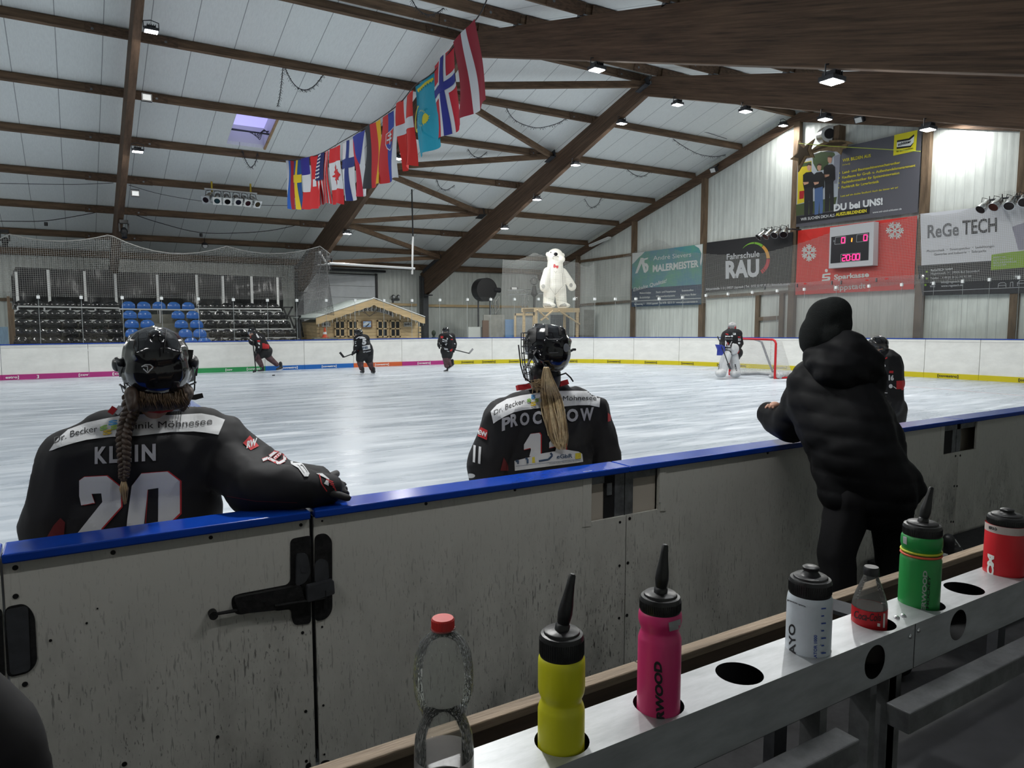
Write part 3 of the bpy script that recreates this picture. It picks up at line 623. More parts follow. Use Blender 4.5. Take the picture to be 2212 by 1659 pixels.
for i, (a, b_) in enumerate(zip(brk[:-1], brk[1:])):
    s0, s1 = s_px(a), s_px(b_); p0, d0 = path_at(s0); p1, d1 = path_at(s1); pm, dm = path_at((s0+s1)/2); nr = Vector((-dm.y, dm.x, 0))*0.06
    z0 = hgt(a, interp(gtop, a), p0+nr); z1 = hgt(b_, interp(gtop, b_), p1+nr); dd = (p1-p0).normalized()*0.008
    q0, q1 = p0+nr+dd, p1+nr-dd; zb0, zb1 = top_z(s0), top_z(s1); n3 = nr.normalized()*0.012
    t = thing('protective_screen', '%s clear protective glass pane from the left on the far boards' % num(i), 'glass pane', (q0+q1)/2+Vector((0, 0, zb0)), 'glass panes on the boards')
    m = MB(); m.prism([q0+Vector((0, 0, zb0)), q1+Vector((0, 0, zb1)), q1+Vector((0, 0, z1)), q0+Vector((0, 0, z0))], n3); m.build('pane', m_glass, t)
    m = MB(); m.box(q1-nr.normalized()*0.03+Vector((0, 0, z1-0.10)), (0.09, 0.09, 0.1) if b_ < 1500 else (0.07, 0.08, 0.1)); m.build('clamp', m_clamp, t)
    m = MB(); m.beam(q1+Vector((0, 0, zb1)), q1+Vector((0, 0, z1)), 0.006, 0.012); m.build('edge_strip', MATS['edge_strip'], t)
# dusty tall pane in front, goal end
X = 24.75; t = thing('plexiglass_panel', 'dusty scratched acrylic sheet with metal clamps, in front of the red banner', 'glass pane', at(1820, 729, 'x', X))
m = MB(); q0 = at(1649, 729, 'x', X); q1 = at(1996, 731, 'x', X); q0.z = q1.z = 0.0; m.prism([q0, q1, at(1996, 592, 'x', X), at(1649, 615, 'x', X)], (0.015, 0, 0)); m.build('sheet', glassy('dusty_acrylic', (0.995, 0.995, 0.995), 0.024, 0.12, (0.85, 0.81, 0.83)), t)
m = MB()
for x, y in ((1722, 617), (1797, 611), (1817, 610), (1893, 605), (1985, 598), (1652, 622)):
    p = at(x, y, 'x', X-0.02); m.box(p, (0.03, 0.05, 0.14)); m.cyl(p+Vector((-0.02, 0, 0.04)), p+Vector((-0.03, 0, 0.04)), 0.018, 8); m.cyl(p+Vector((-0.02, 0, -0.04)), p+Vector((-0.03, 0, -0.04)), 0.018, 8)
m.build('clamp', m_steel, t)
m = MB()
for x, y in ((1739, 613), (1873, 605), (1915, 602)): m.box(at(x, y, 'x', X-0.01), (0.012, 0.11, 0.05))
m.build('red_sticker', mat('red_sticker', (0.6, 0.03, 0.03), 0.5), t)
# =================================================================== NETS
m_net = netting('net_cord', (0.22, 0.22, 0.21), 0.06, 0.0075); m_netl = netting('net_cord_pale', (0.42, 0.42, 0.40), 0.055, 0.0065); m_netd = netting('net_cord_fine', (0.20, 0.20, 0.2), 0.05, 0.010)
def net(name, label, tops, bots, ax, v, m, wav=0.0):
    n = 60; x0 = tops[0][0]; x1 = tops[-1][0]; mb = MB(); uv = []; K = 8; vs = []
    for i in range(n+1):
        x = x0+(x1-x0)*i/n; a = at(x, interp(tops, x), ax, v); b_ = at(x, interp(bots, x), ax, v)
        for k in range(K+1):
            p = a.lerp(b_, k/K); u = p.x if ax == 'y' else p.y
            uv.append((u, p.z)); q = p.copy(); q['xyz'.index(ax)] += wav*math.sin(u*3.1+1)*math.sin(k/K*math.pi); vs.append(q)
    fs = [(i*(K+1)+k, i*(K+1)+k+1, (i+1)*(K+1)+k+1, (i+1)*(K+1)+k) for i in range(n) for k in range(K)]
    mb.add(vs, fs); o = mb.build(name, m, normals=False); ul = o.data.uv_layers.new(name='UVMap')
    for l in o.data.loops: ul.data[l.index].uv = uv[l.vertex_index]
    return tag(o, label, 'net')
def scal(peaks, sag=0.5, k=8):      # hanging rope line between peaks (pixels)
    out = []
    for (a, ya, s_), (b_, yb, _) in zip(peaks[:-1], peaks[1:]):
        for j in range(k): u = j/k; out.append((a+(b_-a)*u, ya+(yb-ya)*u+4*s_*u*(1-u)))
    out.append((peaks[-1][0], peaks[-1][1])); return out
tp = scal([(-120, 500, 22), (20, 506, 14), (232, 508, 0), (243, 510, 26), (490, 532, 16), (691, 532, 0), (712, 548, 0)])
net('safety_net', 'dark safety net sagging from points in front of the seat rows', tp, [(-120, 636), (0, 640), (300, 644), (600, 648), (712, 650)], 'y', 27.75, m_net, 0.1)
MBr = MB(); MBr.tube([at(x, y, 'y', 27.75) for x, y in tp], 0.018, 6); tag(MBr.build('net_rope', m_netl if False else mat('rope_grey', (0.24, 0.24, 0.23), 0.8)), 'thin rope along the scalloped top of the net before the seats', 'rope')
mb = MB(); vs = []; uv = []
for i in range(25):
    u = i/24
    for k in range(13):
        v = k/12; xa = 683+(708-683)*u; xb = 668+(722-668)*u if v < .6 else 655+(722-655)*u
        x = xa+(xb-xa)*v-28*v*v*(1-u)*0.6; y = 545+(683-545)*v-6*math.sin(u*3)
        p = at(x, y, 'y', 28.0); p.y += 0.25*math.sin(u*14+v*2); vs.append(p); uv.append((u*2.6, p.z))
mb.add(vs, [(i*13+k, i*13+k+1, i*13+14+k, i*13+13+k) for i in range(24) for k in range(12)])
o = mb.build('bunched_net', netting('net_bunched', (0.16, 0.16, 0.16), 0.05, 0.016), normals=False); ul = o.data.uv_layers.new(name='UVMap')
for l in o.data.loops: ul.data[l.index].uv = uv[l.vertex_index]
tag(o, 'gathered dark net hanging in a bundle beside the roller door', 'net')
tp = scal([(1086, 560, 8), (1154, 545, 4), (1250, 567, 10), (1284, 566, 0)])
net('safety_net', 'pale fine net hanging in the corner behind the white bear', tp, [(1086, 724), (1284, 724)], 'y', 27.4, m_netl, 0.1)
tp = scal([(1284, 566, 12), (1426, 512, 12), (1500, 545, 4), (1640, 548, 6), (1843, 482, 8), (1988, 462, 9), (2100, 448, 2), (2180, 407, 10), (2290, 425, 0)])
net('safety_net', 'pale mesh net hanging before the gable banners on the right', tp, [(1284, 655), (1522, 655), (1700, 630), (2000, 612), (2290, 600)], 'x', 24.95, m_netl, 0.0)
# hanging pipe frame at the roller door
m_pipe = mat('pale_pipe', (0.62, 0.63, 0.63), 0.4, 0.3)
m = MB(); Y = 28.4; A_ = at(712, 569, 'y', Y); B_ = at(896, 580, 'y', Y); m.tube([A_, B_], 0.05, 8); m.tube([at(689, 543, 'y', Y), at(704, 568, 'y', Y)], 0.045, 8); m.tube([at(686, 572, 'y', Y), at(712, 570, 'y', Y)], 0.035, 8)
t = thing('pipe_frame', 'pale horizontal pipe hanging below the roof in front of the roller door', 'pipe', A_); m.build('pipe', m_pipe, t)
C_ = at(892, 511, 'y', Y); D_ = at(890, 445, 'y', Y); D_.z = zroof(D_.y)-0.25
m = MB(); m.tube([B_+Vector((-.12, 0, -.25)), C_], 0.04, 8); m.build('drop_pipe', m_pipe, t); m = MB(); m.tube([C_, D_], 0.03, 6); m.build('hanger', m_blackm, t)
# =================================================================== TRIBUNE
rows = [(33.4, 2), (32.6, 1), (31.8, 0), (31.0, -1), (30.2, -2)]
m_step = mat('stand_concrete', (0.21, 0.205, 0.17), 0.8, var=0.35, scale=2)
SB = [(47, 656), (82, 656.5), (116, 656.5), (149, 657), (182, 657), (211, 657), (242, 657), (277, 657.5), (310, 658), (343, 658), (375, 658.5), (406, 659), (437, 660), (463, 660), (490, 660), (515, 660.5), (541, 660.5), (565, 660.5), (591, 661)]
R4 = [49, 83, 117, 150, 183, 215, 247, 280, 312, 384, 416, 446, 474, 500, 527, 553, 579, 604]
R3 = [48, 83, 117, 151, 186, 217, 250, 284, 318, 391, 424, 454, 482, 510, 537, 564, 590, 615]
R2 = [47, 83, 117, 153, 189, 221, 252, 286, 320, 400, 431, 464, 492, 520, 547, 577, 603, 629]
R1 = [48, 81, 115, 152, 186, 220, 254, 288, 322, 412, 441, 473, 500, 528, 556, 584, 612, 639]
ROWS = [(33.4, SB, 'top row'), (32.6, [(x, 676+(x-49)*0.0055) for x in R4], 'second row from the top'), (31.8, [(x, 696+(x-49)*0.004) for x in R3], 'middle row'), (31.0, [(x, 716+(x-49)*0.003) for x in R2], 'second row from the bottom'), (30.2, [(x, 736) for x in R1], 'bottom row')]
m_sb = mat('seat_black', (0.012, 0.012, 0.013), 0.16, coat=0.3); m_sbl = mat('seat_blue', (0.035, 0.16, 0.52), 0.2, coat=0.3)
def seat(m):
    t = thing('stadium_seat', 'x', 'seat', (0, 0, 0))
    n = 12; K = 8; vs = []; 
    for side in (0, 1):
        for k in range(K+1):
            v = k/K
            for i in range(n+1):
                u = i/n*2-1; wd = 0.25*(1-0.25*v**3)*(1 if v < .99 else .9); x = u*wd*(1-0.0*v); z = 0.03+0.29*v*(1-0.16*abs(u)**4*v)
                y = 0.20-0.07*u*u*1.0+0.10*v*v*0.6+0.012*side-0.02*math.sin(v*3.1); vs.append((x, y, z))
    M1 = (n+1)*(K+1); fs = []
    for k in range(K):
        for i in range(n):
            a = k*(n+1)+i; fs += [(a, a+1, a+n+2, a+n+1), (M1+a, M1+a+n+1, M1+a+n+2, M1+a+1)]
    for i in range(n): fs += [(i, M1+i, M1+i+1, i+1), (K*(n+1)+i, K*(n+1)+i+1, M1+K*(n+1)+i+1, M1+K*(n+1)+i)]
    for k in range(K): fs += [(k*(n+1), (k+1)*(n+1), M1+(k+1)*(n+1), M1+k*(n+1)), (k*(n+1)+n, M1+k*(n+1)+n, M1+(k+1)*(n+1)+n, (k+1)*(n+1)+n)]
    b_ = MB().add(vs, fs); b_.build('backrest', m, t, smooth='auto')
    p = MB(); p.lathe([(0.02, -0.02), (0.2, -0.025), (0.235, 0.0), (0.24, 0.03), (0.225, 0.035), (0.19, 0.005), (0.02, 0.0)], (0, 0, 0), 20); p.build('seat_pan', m, t, smooth='auto')
    q = MB(); q.bx((-0.04, -0.1, -0.2), (0.04, 0.14, -0.03)); q.build('bracket', m_blackm, t); return t
pb_, pbl = seat(m_sb), seat(m_sbl); used = set()
for Y, lst, rn in ROWS:
    for j, (px, py) in enumerate(lst):
        is_blue = 268 < px < (432 if Y > 31.5 else 445); proto = pbl if is_blue else pb_
        P = at(px, py, 'y', Y+0.2); P = Vector((P.x, Y, P.z-0.2))
        blk = 'blue' if is_blue else 'black'; where = '' if is_blue else (' left of the blue seats' if px < 268 else ' right of the blue seats')
        lab = '%s shell seat in the %s%s' % (blk, rn, where.replace(' left', ', left').replace(' right', ', right')); gp = '%s seats, %s%s' % (blk, rn, where)
        if blk not in used: used.add(blk); o = proto; o['label'] = lab; o['group'] = gp; o.location = P
        else: o = copy_tree(proto, None, lab, P, gp)
    zc = [at(px, py, 'y', Y+0.2).z for px, py in lst]; zs = sum(zc)/len(zc)-0.2
    a = at(30, 690, 'y', Y).x; b_ = at(612+(33.4-Y)*12, 690, 'y', Y).x
    tag(MB().bx((a, Y-0.38, 0), (b_, Y+0.42, zs-0.2)).build('stand_step', m_step), 'dark concrete step under the '+rn+' of seats', 'step', 'steps of the stand')
    for x0, x1, ww in ((33, 258, 'left'), (430, 605+(33.4-Y)*12, 'right')):
        p = at(x0, 690, 'y', Y).x; q = at(x1, 690, 'y', Y).x; s_ = MB(); s_.bx((p, Y-0.36, zs-0.11), (q, Y-0.30, zs-0.05))
        for k in range(5): xx = p+(q-p)*(k+0.5)/5; s_.bx((xx-0.02, Y-0.35, zs-0.2), (xx+0.02, Y-0.31, zs-0.1))
        tag(s_.build('seat_rail', m_pipe), 'grey metal edge rail under the %s seats on the %s side' % (rn, ww), 'rail', 'edge rails of the stand')
for x0, y0, x1, y1, lab in ((38, 662, 258, 666, 'white pipe rail along the black seats left of the blue ones'), (258, 668, 428, 670, 'white pipe rail in front of the blue seats'), (421, 667, 607, 668, 'white pipe rail along the black seats right of the blue ones')):
    m = MB(); a = at(x0, y0, 'y', 32.95); b_ = at(x1, y1, 'y', 32.95); m.tube([a, b_], 0.035, 8)
    for k in range(5): p = a.lerp(b_, k/4); m.tube([p, p-Vector((0, 0, 0.55 if k in (0, 2, 4) else 0.2))], 0.03, 6)
    tag(m.build('guard_rail', m_pipe), lab, 'rail', 'white guard rails')
for i, (x, y0, y1) in enumerate(((35, 587, 650), (104, 583, 650), (182, 586, 651), (248, 592, 652), (338, 593, 652), (423, 594, 656), (479, 596, 655), (541, 597, 655), (597, 599, 658))):
    a = at(x, y0, 'y', 34.3); b_ = at(x+3.5, y1, 'y', 34.3); tag(MB().bx((b_.x-.05, 34.25, 0.0), (b_.x+.05, 34.35, a.z)).build('curtain_post', m_white), '%s white post from the left in front of the black tarpaulin' % num(i), 'post', 'white posts of the stand')
top = [(24, 598), (32, 577), (80, 579), (150, 582), (232, 583), (245, 586), (262, 588), (420, 590), (520, 596), (608, 599)]
mb = MB(); vs = []; n = 120; K = 10
for i in range(n+1):
    x = 24+(608-24)*i/n; a = at(x, interp(top, x), 'y', 34.9); b_ = at(x+4, 672, 'y', 34.9)
    for k in range(K+1):
        p = a.lerp(b_, k/K); v = k/K
        fold = 0.06*math.sin(x*0.55+3*v)+0.09*noise.noise(Vector((x*0.035, v*2.5, 1)))+0.1*math.sin(v*9+abs(math.sin(x*0.014))*7)*abs(math.sin(x*0.014))*v
        p.y += fold; vs.append(p)
mb.add(vs, [(i*(K+1)+k, i*(K+1)+k+1, (i+1)*(K+1)+k+1, (i+1)*(K+1)+k) for i in range(n) for k in range(K)])
tag(mb.build('tarpaulin', mat('black_tarp', (0.012, 0.012, 0.014), 0.28), smooth=True, normals=False), 'black wrinkled tarpaulin hung along the back of the seat rows', 'tarpaulin')
tag(MB().bx(at(-60, 735, 'y', 29.6)+Vector((0, 0, -1)), at(17, 706, 'y', 29.7)).build('blue_panel', mat('pale_blue_sheet', (0.18, 0.27, 0.36), 0.5, var=0.3, scale=5, stretch=(8, 1, 1))), 'pale blue sheet standing left of the seat rows', 'panel')
m = MB()
for i in range(3): p = at(20+i*4, 730, 'y', 29.9+i*0.5); q = at(20+i*4, 640+i*14, 'y', 29.9+i*0.5); m.bx((p.x, p.y, 0), (p.x+.08, p.y+.08, q.z)); 
tag(m.build('timber_stack', m_post), 'bundle of upright timbers leaning left of the seat rows', 'timber')
m = MB(); X0 = 600
for (a, b_, c_, d_) in ((612, 665, 622, 690), (632, 662, 618, 690), (612, 664, 633, 664), (625, 682, 636, 710), (648, 682, 636, 708), (628, 683, 650, 683), (648, 683, 655, 728)): m.beam(at(a, b_, 'y', 31.5), at(c_, d_, 'y', 31.5), 0.06, 0.06)
tag(m.build('steel_trestle', m_blackm), 'dark steel trestles stacked right of the seat rows', 'trestle')
# =================================================================== WOODEN CABIN
m_log = ramp_mat('cabin_boards', (0.62, 0.46, 0.25), 2, 0.145, 0.012, (0.25, 0.16, 0.08), 0.65, var=0.18, vscale=2, stretch=(.7, 1, 7))
m_roofing = mat('cabin_roof_felt', (0.25, 0.28, 0.27), 0.8, var=0.2, scale=3)
YH = 29.6; hl = at(690, 700, 'y', YH).x; hr = at(903, 700, 'y', YH).x; he = at(690, 697, 'y', YH).z; ap = at(807, 657, 'y', YH); DP = 2.8
t = thing('wooden_cabin', 'small pale log cabin with scalloped gable boards behind the far boards', 'cabin', ((hl+hr)/2, YH, 0))
m = MB(); m.prism([(hl, YH, 0), (hr, YH, 0), (hr, YH, he), (ap.x, YH, ap.z), (hl, YH, he)], (0, DP, 0))
for k in range(int(he/0.145)):
    for x in (hl, hr): m.bx((x-(0.12 if x == hl else -0.02), YH-0.05+0.0*k, k*0.145+0.01), (x+(0.12 if x == hr else -0.02), YH+0.02, k*0.145+(0.13 if k % 2 else 0.1)))
m.build('log_walls', m_log, t)
aL = at(682, 690, 'y', YH-0.55); aR = at(917, 689, 'y', YH-0.55); aT = at(807, 648.5, 'y', YH-0.55)
m = MB(); th = Vector((0, 0, 0.07)); dv = Vector((0, DP+0.7, 0)); m.prism([aL, aT, aT+th, aL+th], dv); m.prism([aT, aR, aR+th, aT+th], dv); m.build('roof', m_roofing, t)
m = MB()
for A0, A1, sg in ((aL, aT, 1), (aT, aR, -1)):
    n = 24; up = []; lo = []
    for i in range(n+1):
        p = A0.lerp(A1, i/n); up.append(p+Vector((0, -0.02, 0.05))); lo.append(p+Vector((0, -0.02, -0.20-0.035*abs(math.sin(i/n*math.pi*6)))))
    for i in range(n): m.prism([up[i], up[i+1], lo[i+1], lo[i]], (0, -0.035, 0))
m.build('gable_board', m_pine, t)
m = MB(); m.beam(aL+Vector((0, -.06, .1)), aT+Vector((0, -.06, .1)), 0.05, 0.03); m.beam(aT+Vector((0, -.06, .1)), aR+Vector((0, -.06, .1)), 0.05, 0.03); m.build('roof_edge', m_white, t)
dark = mat('cabin_glass', (0.02, 0.022, 0.025), 0.08)
for (x0, x1) in ((722, 746), (751, 773), (814, 838), (842, 865)):
    a = at(x0, 692, 'y', YH-0.03); b_ = at(x1, 728, 'y', YH-0.03); wv = thing('window', None, None, (a.x, YH, b_.z)); wv.parent = t; wv.location = Vector((a.x, YH, b_.z))-ORG[t.name]
    bpy.data.objects.remove(wv)
    f = MB(); th_ = 0.055; zb, zt = b_.z, a.z
    for q in ((a.x, zb, a.x+th_, zt), (b_.x-th_, zb, b_.x, zt), (a.x, zb, b_.x, zb+th_), (a.x, zt-th_, b_.x, zt), ((a.x+b_.x)/2-.025, zb, (a.x+b_.x)/2+.025, zt), (a.x, (zb+zt)/2-.025, b_.x, (zb+zt)/2+.025)): f.bx((q[0], YH-0.07, q[1]), (q[2], YH+0.0, q[3]))
    fo = f.build('window', m_pine, t); p = MB(); p.bx((a.x+.02, YH-0.04, zb+.02), (b_.x-.02, YH-0.02, zt-.02)); p.build('pane', dark, fo)
YF = YH-0.08
def hl_(x, y): return at(x, y, 'y', YF)
m = MB(); m.bx(hl_(782, 708.5), hl_(804, 692)+Vector((0, .03, 0))); fr = m.build('picture_frame', mat('brown_frame', (0.16, 0.08, 0.03), 0.5), t)
q = Px(); q.poly([(784.5, 694), (801.5, 694), (801.5, 706.5), (784.5, 706.5)], 0).poly([(784.5, 700), (792, 695), (801.5, 699), (801.5, 702), (784.5, 703)], 1).poly([(788, 706), (797, 698), (799, 699.5), (792, 706)], 2)
q.lay(lambda x, y: at(x, y, 'y', YF-0.006-0.0), 'picture', [mat('pic_sky', (0.25, 0.38, 0.62), .4), mat('pic_snow', (0.6, 0.66, 0.7), .4), mat('pic_dark', (0.03, 0.04, 0.06), .4)], fr)
m_sign = mat('sign_grey', (0.48, 0.47, 0.44), 0.6, var=.2, scale=6)
for tx, x0, x1, y0, y1 in (('BAHN 1', 695, 714, 696, 706), ('BAHN 2', 872.5, 890, 696, 705.5)):
    m = MB(); m.bx(hl_(x0, y1), hl_(x1, y0)+Vector((0, .02, 0))); so = m.build('lane_sign', m_sign, t)
    q = Px(); q.text(tx, (x0+1.5, y1-2.5), (x1-1.5, y1-2.5), 5.4, bold=0.04); q.lay(lambda x, y: at(x, y, 'y', YF-0.008), 'lettering', m_ltb, so)
n = 20; m = MB()
for i in range(n):
    u0, u1 = i/n, (i+1)/n; xx = lambda u: 741+(851-741)*u; yy = lambda u: 678-13.5*math.sin(u*math.pi)**0.8
    m.prism([hl_(xx(u0), yy(u0)), hl_(xx(u1), yy(u1)), hl_(xx(u1), yy(u1)+7.5), hl_(xx(u0), yy(u0)+7.5)], (0, .02, 0))
so = m.build('name_board', m_sign, t)
for ch, x in zip('EISSTOCKHÜTTE', [750, 757, 764, 772.5, 781, 789.5, 798, 806.5, 815, 822, 830, 837, 845]):
    u = (x-741)/110; y = 684.5-13.5*math.sin(u*math.pi)**0.8; sl = -math.cos(u*math.pi)*0.35; q = Px(); q.text(ch, (x-2.3, y-2.3*sl), (x+2.3, y+2.3*sl), 5.2, bold=0.04); q.lay(lambda x_, y_: at(x_, y_, 'y', YF-0.012), 'letter', m_ltb, so)
m = MB()
for sg in (-1, 1):
    base = hl_(797, 683); pts = [base+Vector((0, -.05, 0)), base+Vector((sg*0.15, -.1, .1)), base+Vector((sg*0.3, -.15, .28)), base+Vector((sg*0.24, -.15, .42))]
    m.tube(smooth_path(pts, 4), 0.022, 6); m.tube([pts[1], pts[1]+Vector((sg*.16, -.05, .05))], .014, 5); m.tube([pts[2], pts[2]+Vector((sg*.14, -.02, .08))], .014, 5)
tag(m.build('antlers', mat('antler_bone', (0.22, 0.17, 0.12), 0.7)), 'pair of antlers mounted in the middle of the cabin gable', 'antlers')
m = MB()
for i in range(26):
    u = (i+.5)/26; p = (aL.lerp(aT, u*2) if u < .5 else aT.lerp(aR, u*2-1))+Vector((0, -.06, -.2)); m.tube([p, p-Vector((0, 0, 0.12+0.16*((i*7) % 5)/5))], 0.008, 5)
tag(m.build('icicle_lights', mat('icicle_string', (0.7, 0.7, 0.68), 0.4)), 'string of thin hanging icicle lights along the cabin gable', 'fairy lights')
def cone(P, s=1.0):
    t = thing('traffic_cone', 'small orange and white traffic cone in front of the cabin wall', 'cone', P); m = MB(); m.lathe([(0.11*s, 0.02), (0.06*s, 0.25*s), (0.025*s, 0.42*s)], P, 14); m.build('body', mat('cone_orange', (0.75, 0.10, 0.03), 0.5), t)
    m = MB(); m.lathe([(0.088*s, 0.14*s), (0.066*s, 0.24*s)], P, 14); m.build('band', m_white, t); m = MB(); m.box(P+Vector((0, 0, .012)), (.28*s, .28*s, .024)); m.build('base', mat('cone_orange', (1, 1, 1)), t)
P = at(702, 731, 'y', YH-0.3); cone(Vector((P.x, YH-.3, 1.12)), 1.0)
tag(MB().bx((P.x-.5, YH-.5, 0.9), (P.x+.5, YH-.12, 1.12)).build('ledge', m_step), 'low dark ledge in front of the cabin carrying the cone', 'ledge')
# emergency twin spots on the wall
t = thing('emergency_light', 'twin round emergency spotlights on the side wall above the cabin', 'lamp', at(854, 642, 'y', YW-.1)); 
for sx in (849, 860): m = MB(); p = at(sx, 640, 'y', YW-.2); m.cyl(p, p+Vector((0.0, -.12, -.03)), 0.09, 12); m.build('spot', m_black, t); m = MB(); p = p+Vector((0, -.125, -.03)); m.cyl(p, p+Vector((0, -.01, 0)), .075, 12); m.build('lens', MATS['lens_off'], t)
m = MB(); m.bx(at(848, 660, 'y', YW-.08), at(850, 645, 'y', YW-.04)); m.bx(at(847, 649, 'y', YW-.1), at(862, 645, 'y', YW-.02)); m.build('box', m_dgrey, t)
# =================================================================== BEAR on its scaffold
YB = 27.9
a = at(1156, 667, 'y', YB); b_ = at(1252, 667, 'y', YB); zt = (a.z+b_.z)/2; t = thing('timber_platform', 'raw timber scaffold platform under the glowing white bear', 'platform', ((a.x+b_.x)/2, YB+.6, 0))
m = MB(); m.bx((a.x, YB, zt-.16), (b_.x, YB+.1, zt)); m.bx((a.x, YB+1.1, zt-.16), (b_.x, YB+1.2, zt)); m.bx((a.x, YB, zt), (b_.x, YB+1.2, zt+.04)); m.build('deck', m_pine, t)
for x in (a.x+.05, b_.x-.13):
    for y in (YB+.02, YB+1.08): m = MB(); m.bx((x, y, 0), (x+.1, y+.1, zt-.16)); m.build('leg', m_pine, t)
for (x0, y0, x1, y1) in ((1160, 669, 1184, 690), (1194, 671, 1168, 692), (1207, 671, 1252, 700)): m = MB(); m.beam(at(x0, y0, 'y', YB-.03), at(x1, y1, 'y', YB-.03), .05, .13, (0, -1, 0)); m.build('brace', m_pine, t)
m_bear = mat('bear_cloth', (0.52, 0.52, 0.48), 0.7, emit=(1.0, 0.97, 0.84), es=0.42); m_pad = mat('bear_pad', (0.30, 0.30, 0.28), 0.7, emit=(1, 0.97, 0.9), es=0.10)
BP = at(1198, 664, 'y', YB+.55); bz = zt+.04; Yb = YB+.5; K_ = (at(1198, 536, 'y', Yb).z-bz)/2.62; bc = at(1199, 600, 'y', Yb).x
def B(x, z, y=0.0): return Vector((bc+x*K_, Yb+y*K_, bz+z*K_))
t = thing('bear_figure', 'large glowing white standing polar bear figure with red bow tie', 'figure', (bc, Yb, bz)); k = K_
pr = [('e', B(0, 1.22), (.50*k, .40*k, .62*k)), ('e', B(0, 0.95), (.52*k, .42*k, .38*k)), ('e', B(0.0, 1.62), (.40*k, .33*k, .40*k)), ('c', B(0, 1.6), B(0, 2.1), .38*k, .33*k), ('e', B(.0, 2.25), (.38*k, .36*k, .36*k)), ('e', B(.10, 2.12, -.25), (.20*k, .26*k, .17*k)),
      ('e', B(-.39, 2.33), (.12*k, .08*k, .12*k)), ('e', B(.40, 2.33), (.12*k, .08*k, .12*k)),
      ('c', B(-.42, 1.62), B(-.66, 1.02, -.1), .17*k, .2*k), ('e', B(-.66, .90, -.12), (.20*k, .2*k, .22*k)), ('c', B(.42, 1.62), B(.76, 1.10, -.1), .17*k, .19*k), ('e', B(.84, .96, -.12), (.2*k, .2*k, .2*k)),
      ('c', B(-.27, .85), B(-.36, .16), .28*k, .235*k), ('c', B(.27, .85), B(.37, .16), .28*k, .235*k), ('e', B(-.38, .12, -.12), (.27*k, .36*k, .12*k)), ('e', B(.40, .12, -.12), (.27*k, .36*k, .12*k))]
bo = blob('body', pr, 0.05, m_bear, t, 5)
bb = bvh_of(bo); BL = lifter(bb, 0.02)
m = MB(); m.ell(at(1200.5, 549, 'y', Yb-.52*k), (.10*k, .06*k, .075*k)); m.build('nose', m_black, t)
q = Px(); q.disc((1190, 545.5), 1.1).line([(1194, 555.5), (1198, 553.3), (1203, 553), (1207, 555)], 0.7).line([(1193, 557), (1197, 559)], .6); q.lay(BL, 'face_lines', m_black, t)
q = Px(); q.poly([(1196, 571), (1198.5, 570.5), (1201, 574), (1206.5, 573.5), (1206, 578), (1203.5, 580.5), (1200.5, 577), (1197, 579), (1195.3, 577)]); q.lay(BL, 'bow_tie', mat('bow_red', (0.55, 0.02, 0.03), 0.5), t)
q = Px(); q.poly([(1171, 655.5), (1177, 654.5), (1188, 657), (1192, 662.5), (1171, 663)]).poly([(1207, 662.8), (1211, 658), (1220, 655), (1224, 658), (1223.6, 662)]).disc((1173.5, 618.5), 4, 4.5).disc((1233.5, 616), 3.5, 4.5); q.lay(BL, 'paw_pad', m_pad, t, cut=3)
q = Px()
for pts in ([(1200, 590), (1200.5, 620), (1199, 640)], [(1188, 572), (1188, 600), (1187, 620), (1199, 637), (1215, 618)], [(1215, 590), (1216, 618)], [(1197, 585), (1200, 590), (1203, 585)], [(1184, 645), (1223, 651)]): q.line(pts, 0.35)
q.lay(BL, 'seam', mat('bear_seam', (0.16, 0.16, 0.14), 0.8), t, cut=4)
# =================================================================== corner clutter behind the glass
YC = 32.0
t = thing('drum_fan', 'large black drum fan standing high behind the corner glass', 'fan', at(1048, 690, 'y', YC)); c = at(1046, 626, 'y', YC); r = abs(at(1067, 626, 'y', YC).x-c.x)
m = MB(); Mx = Matrix.Rotation(math.radians(90), 3, 'X'); m.lathe([(r, -.3), (r*1.03, -.3), (r*1.03, .3), (r, .3), (r*.97, .25), (r*.97, -.25)], c, 28, Mx, cap=False); m.build('drum', m_black, t, smooth='auto')
m = MB()
for i in range(6): ang = i*math.pi/3; m.beam(c, c+Vector((math.cos(ang)*r*.95, 0, math.sin(ang)*r*.95)), .02, .28*r, (0, -1, .6))
m.cyl(c+Vector((0, -.1, 0)), c+Vector((0, .1, 0)), .2*r, 14); m.build('blades', m_blackm, t)
m = MB(); m.lathe([(0.0, .28), (r, .28)], c, 28, Mx, cap=False); m.build('back_plate', mat('fan_dark', (0.006, 0.006, 0.007), .6), t)
m = MB(); m.cyl(at(1066, 626, 'y', YC-.2), at(1080, 627, 'y', YC-.2), .13, 12); m.build('motor', m_blackm, t)
m = MB(); bpz = at(1048, 650, 'y', YC)
for dx in (-.35, .35): m.bx((c.x+dx-.03, YC-.03, 0), (c.x+dx+.03, YC+.03, c.z-r*.9))
m.build('stand', m_dgrey, t)
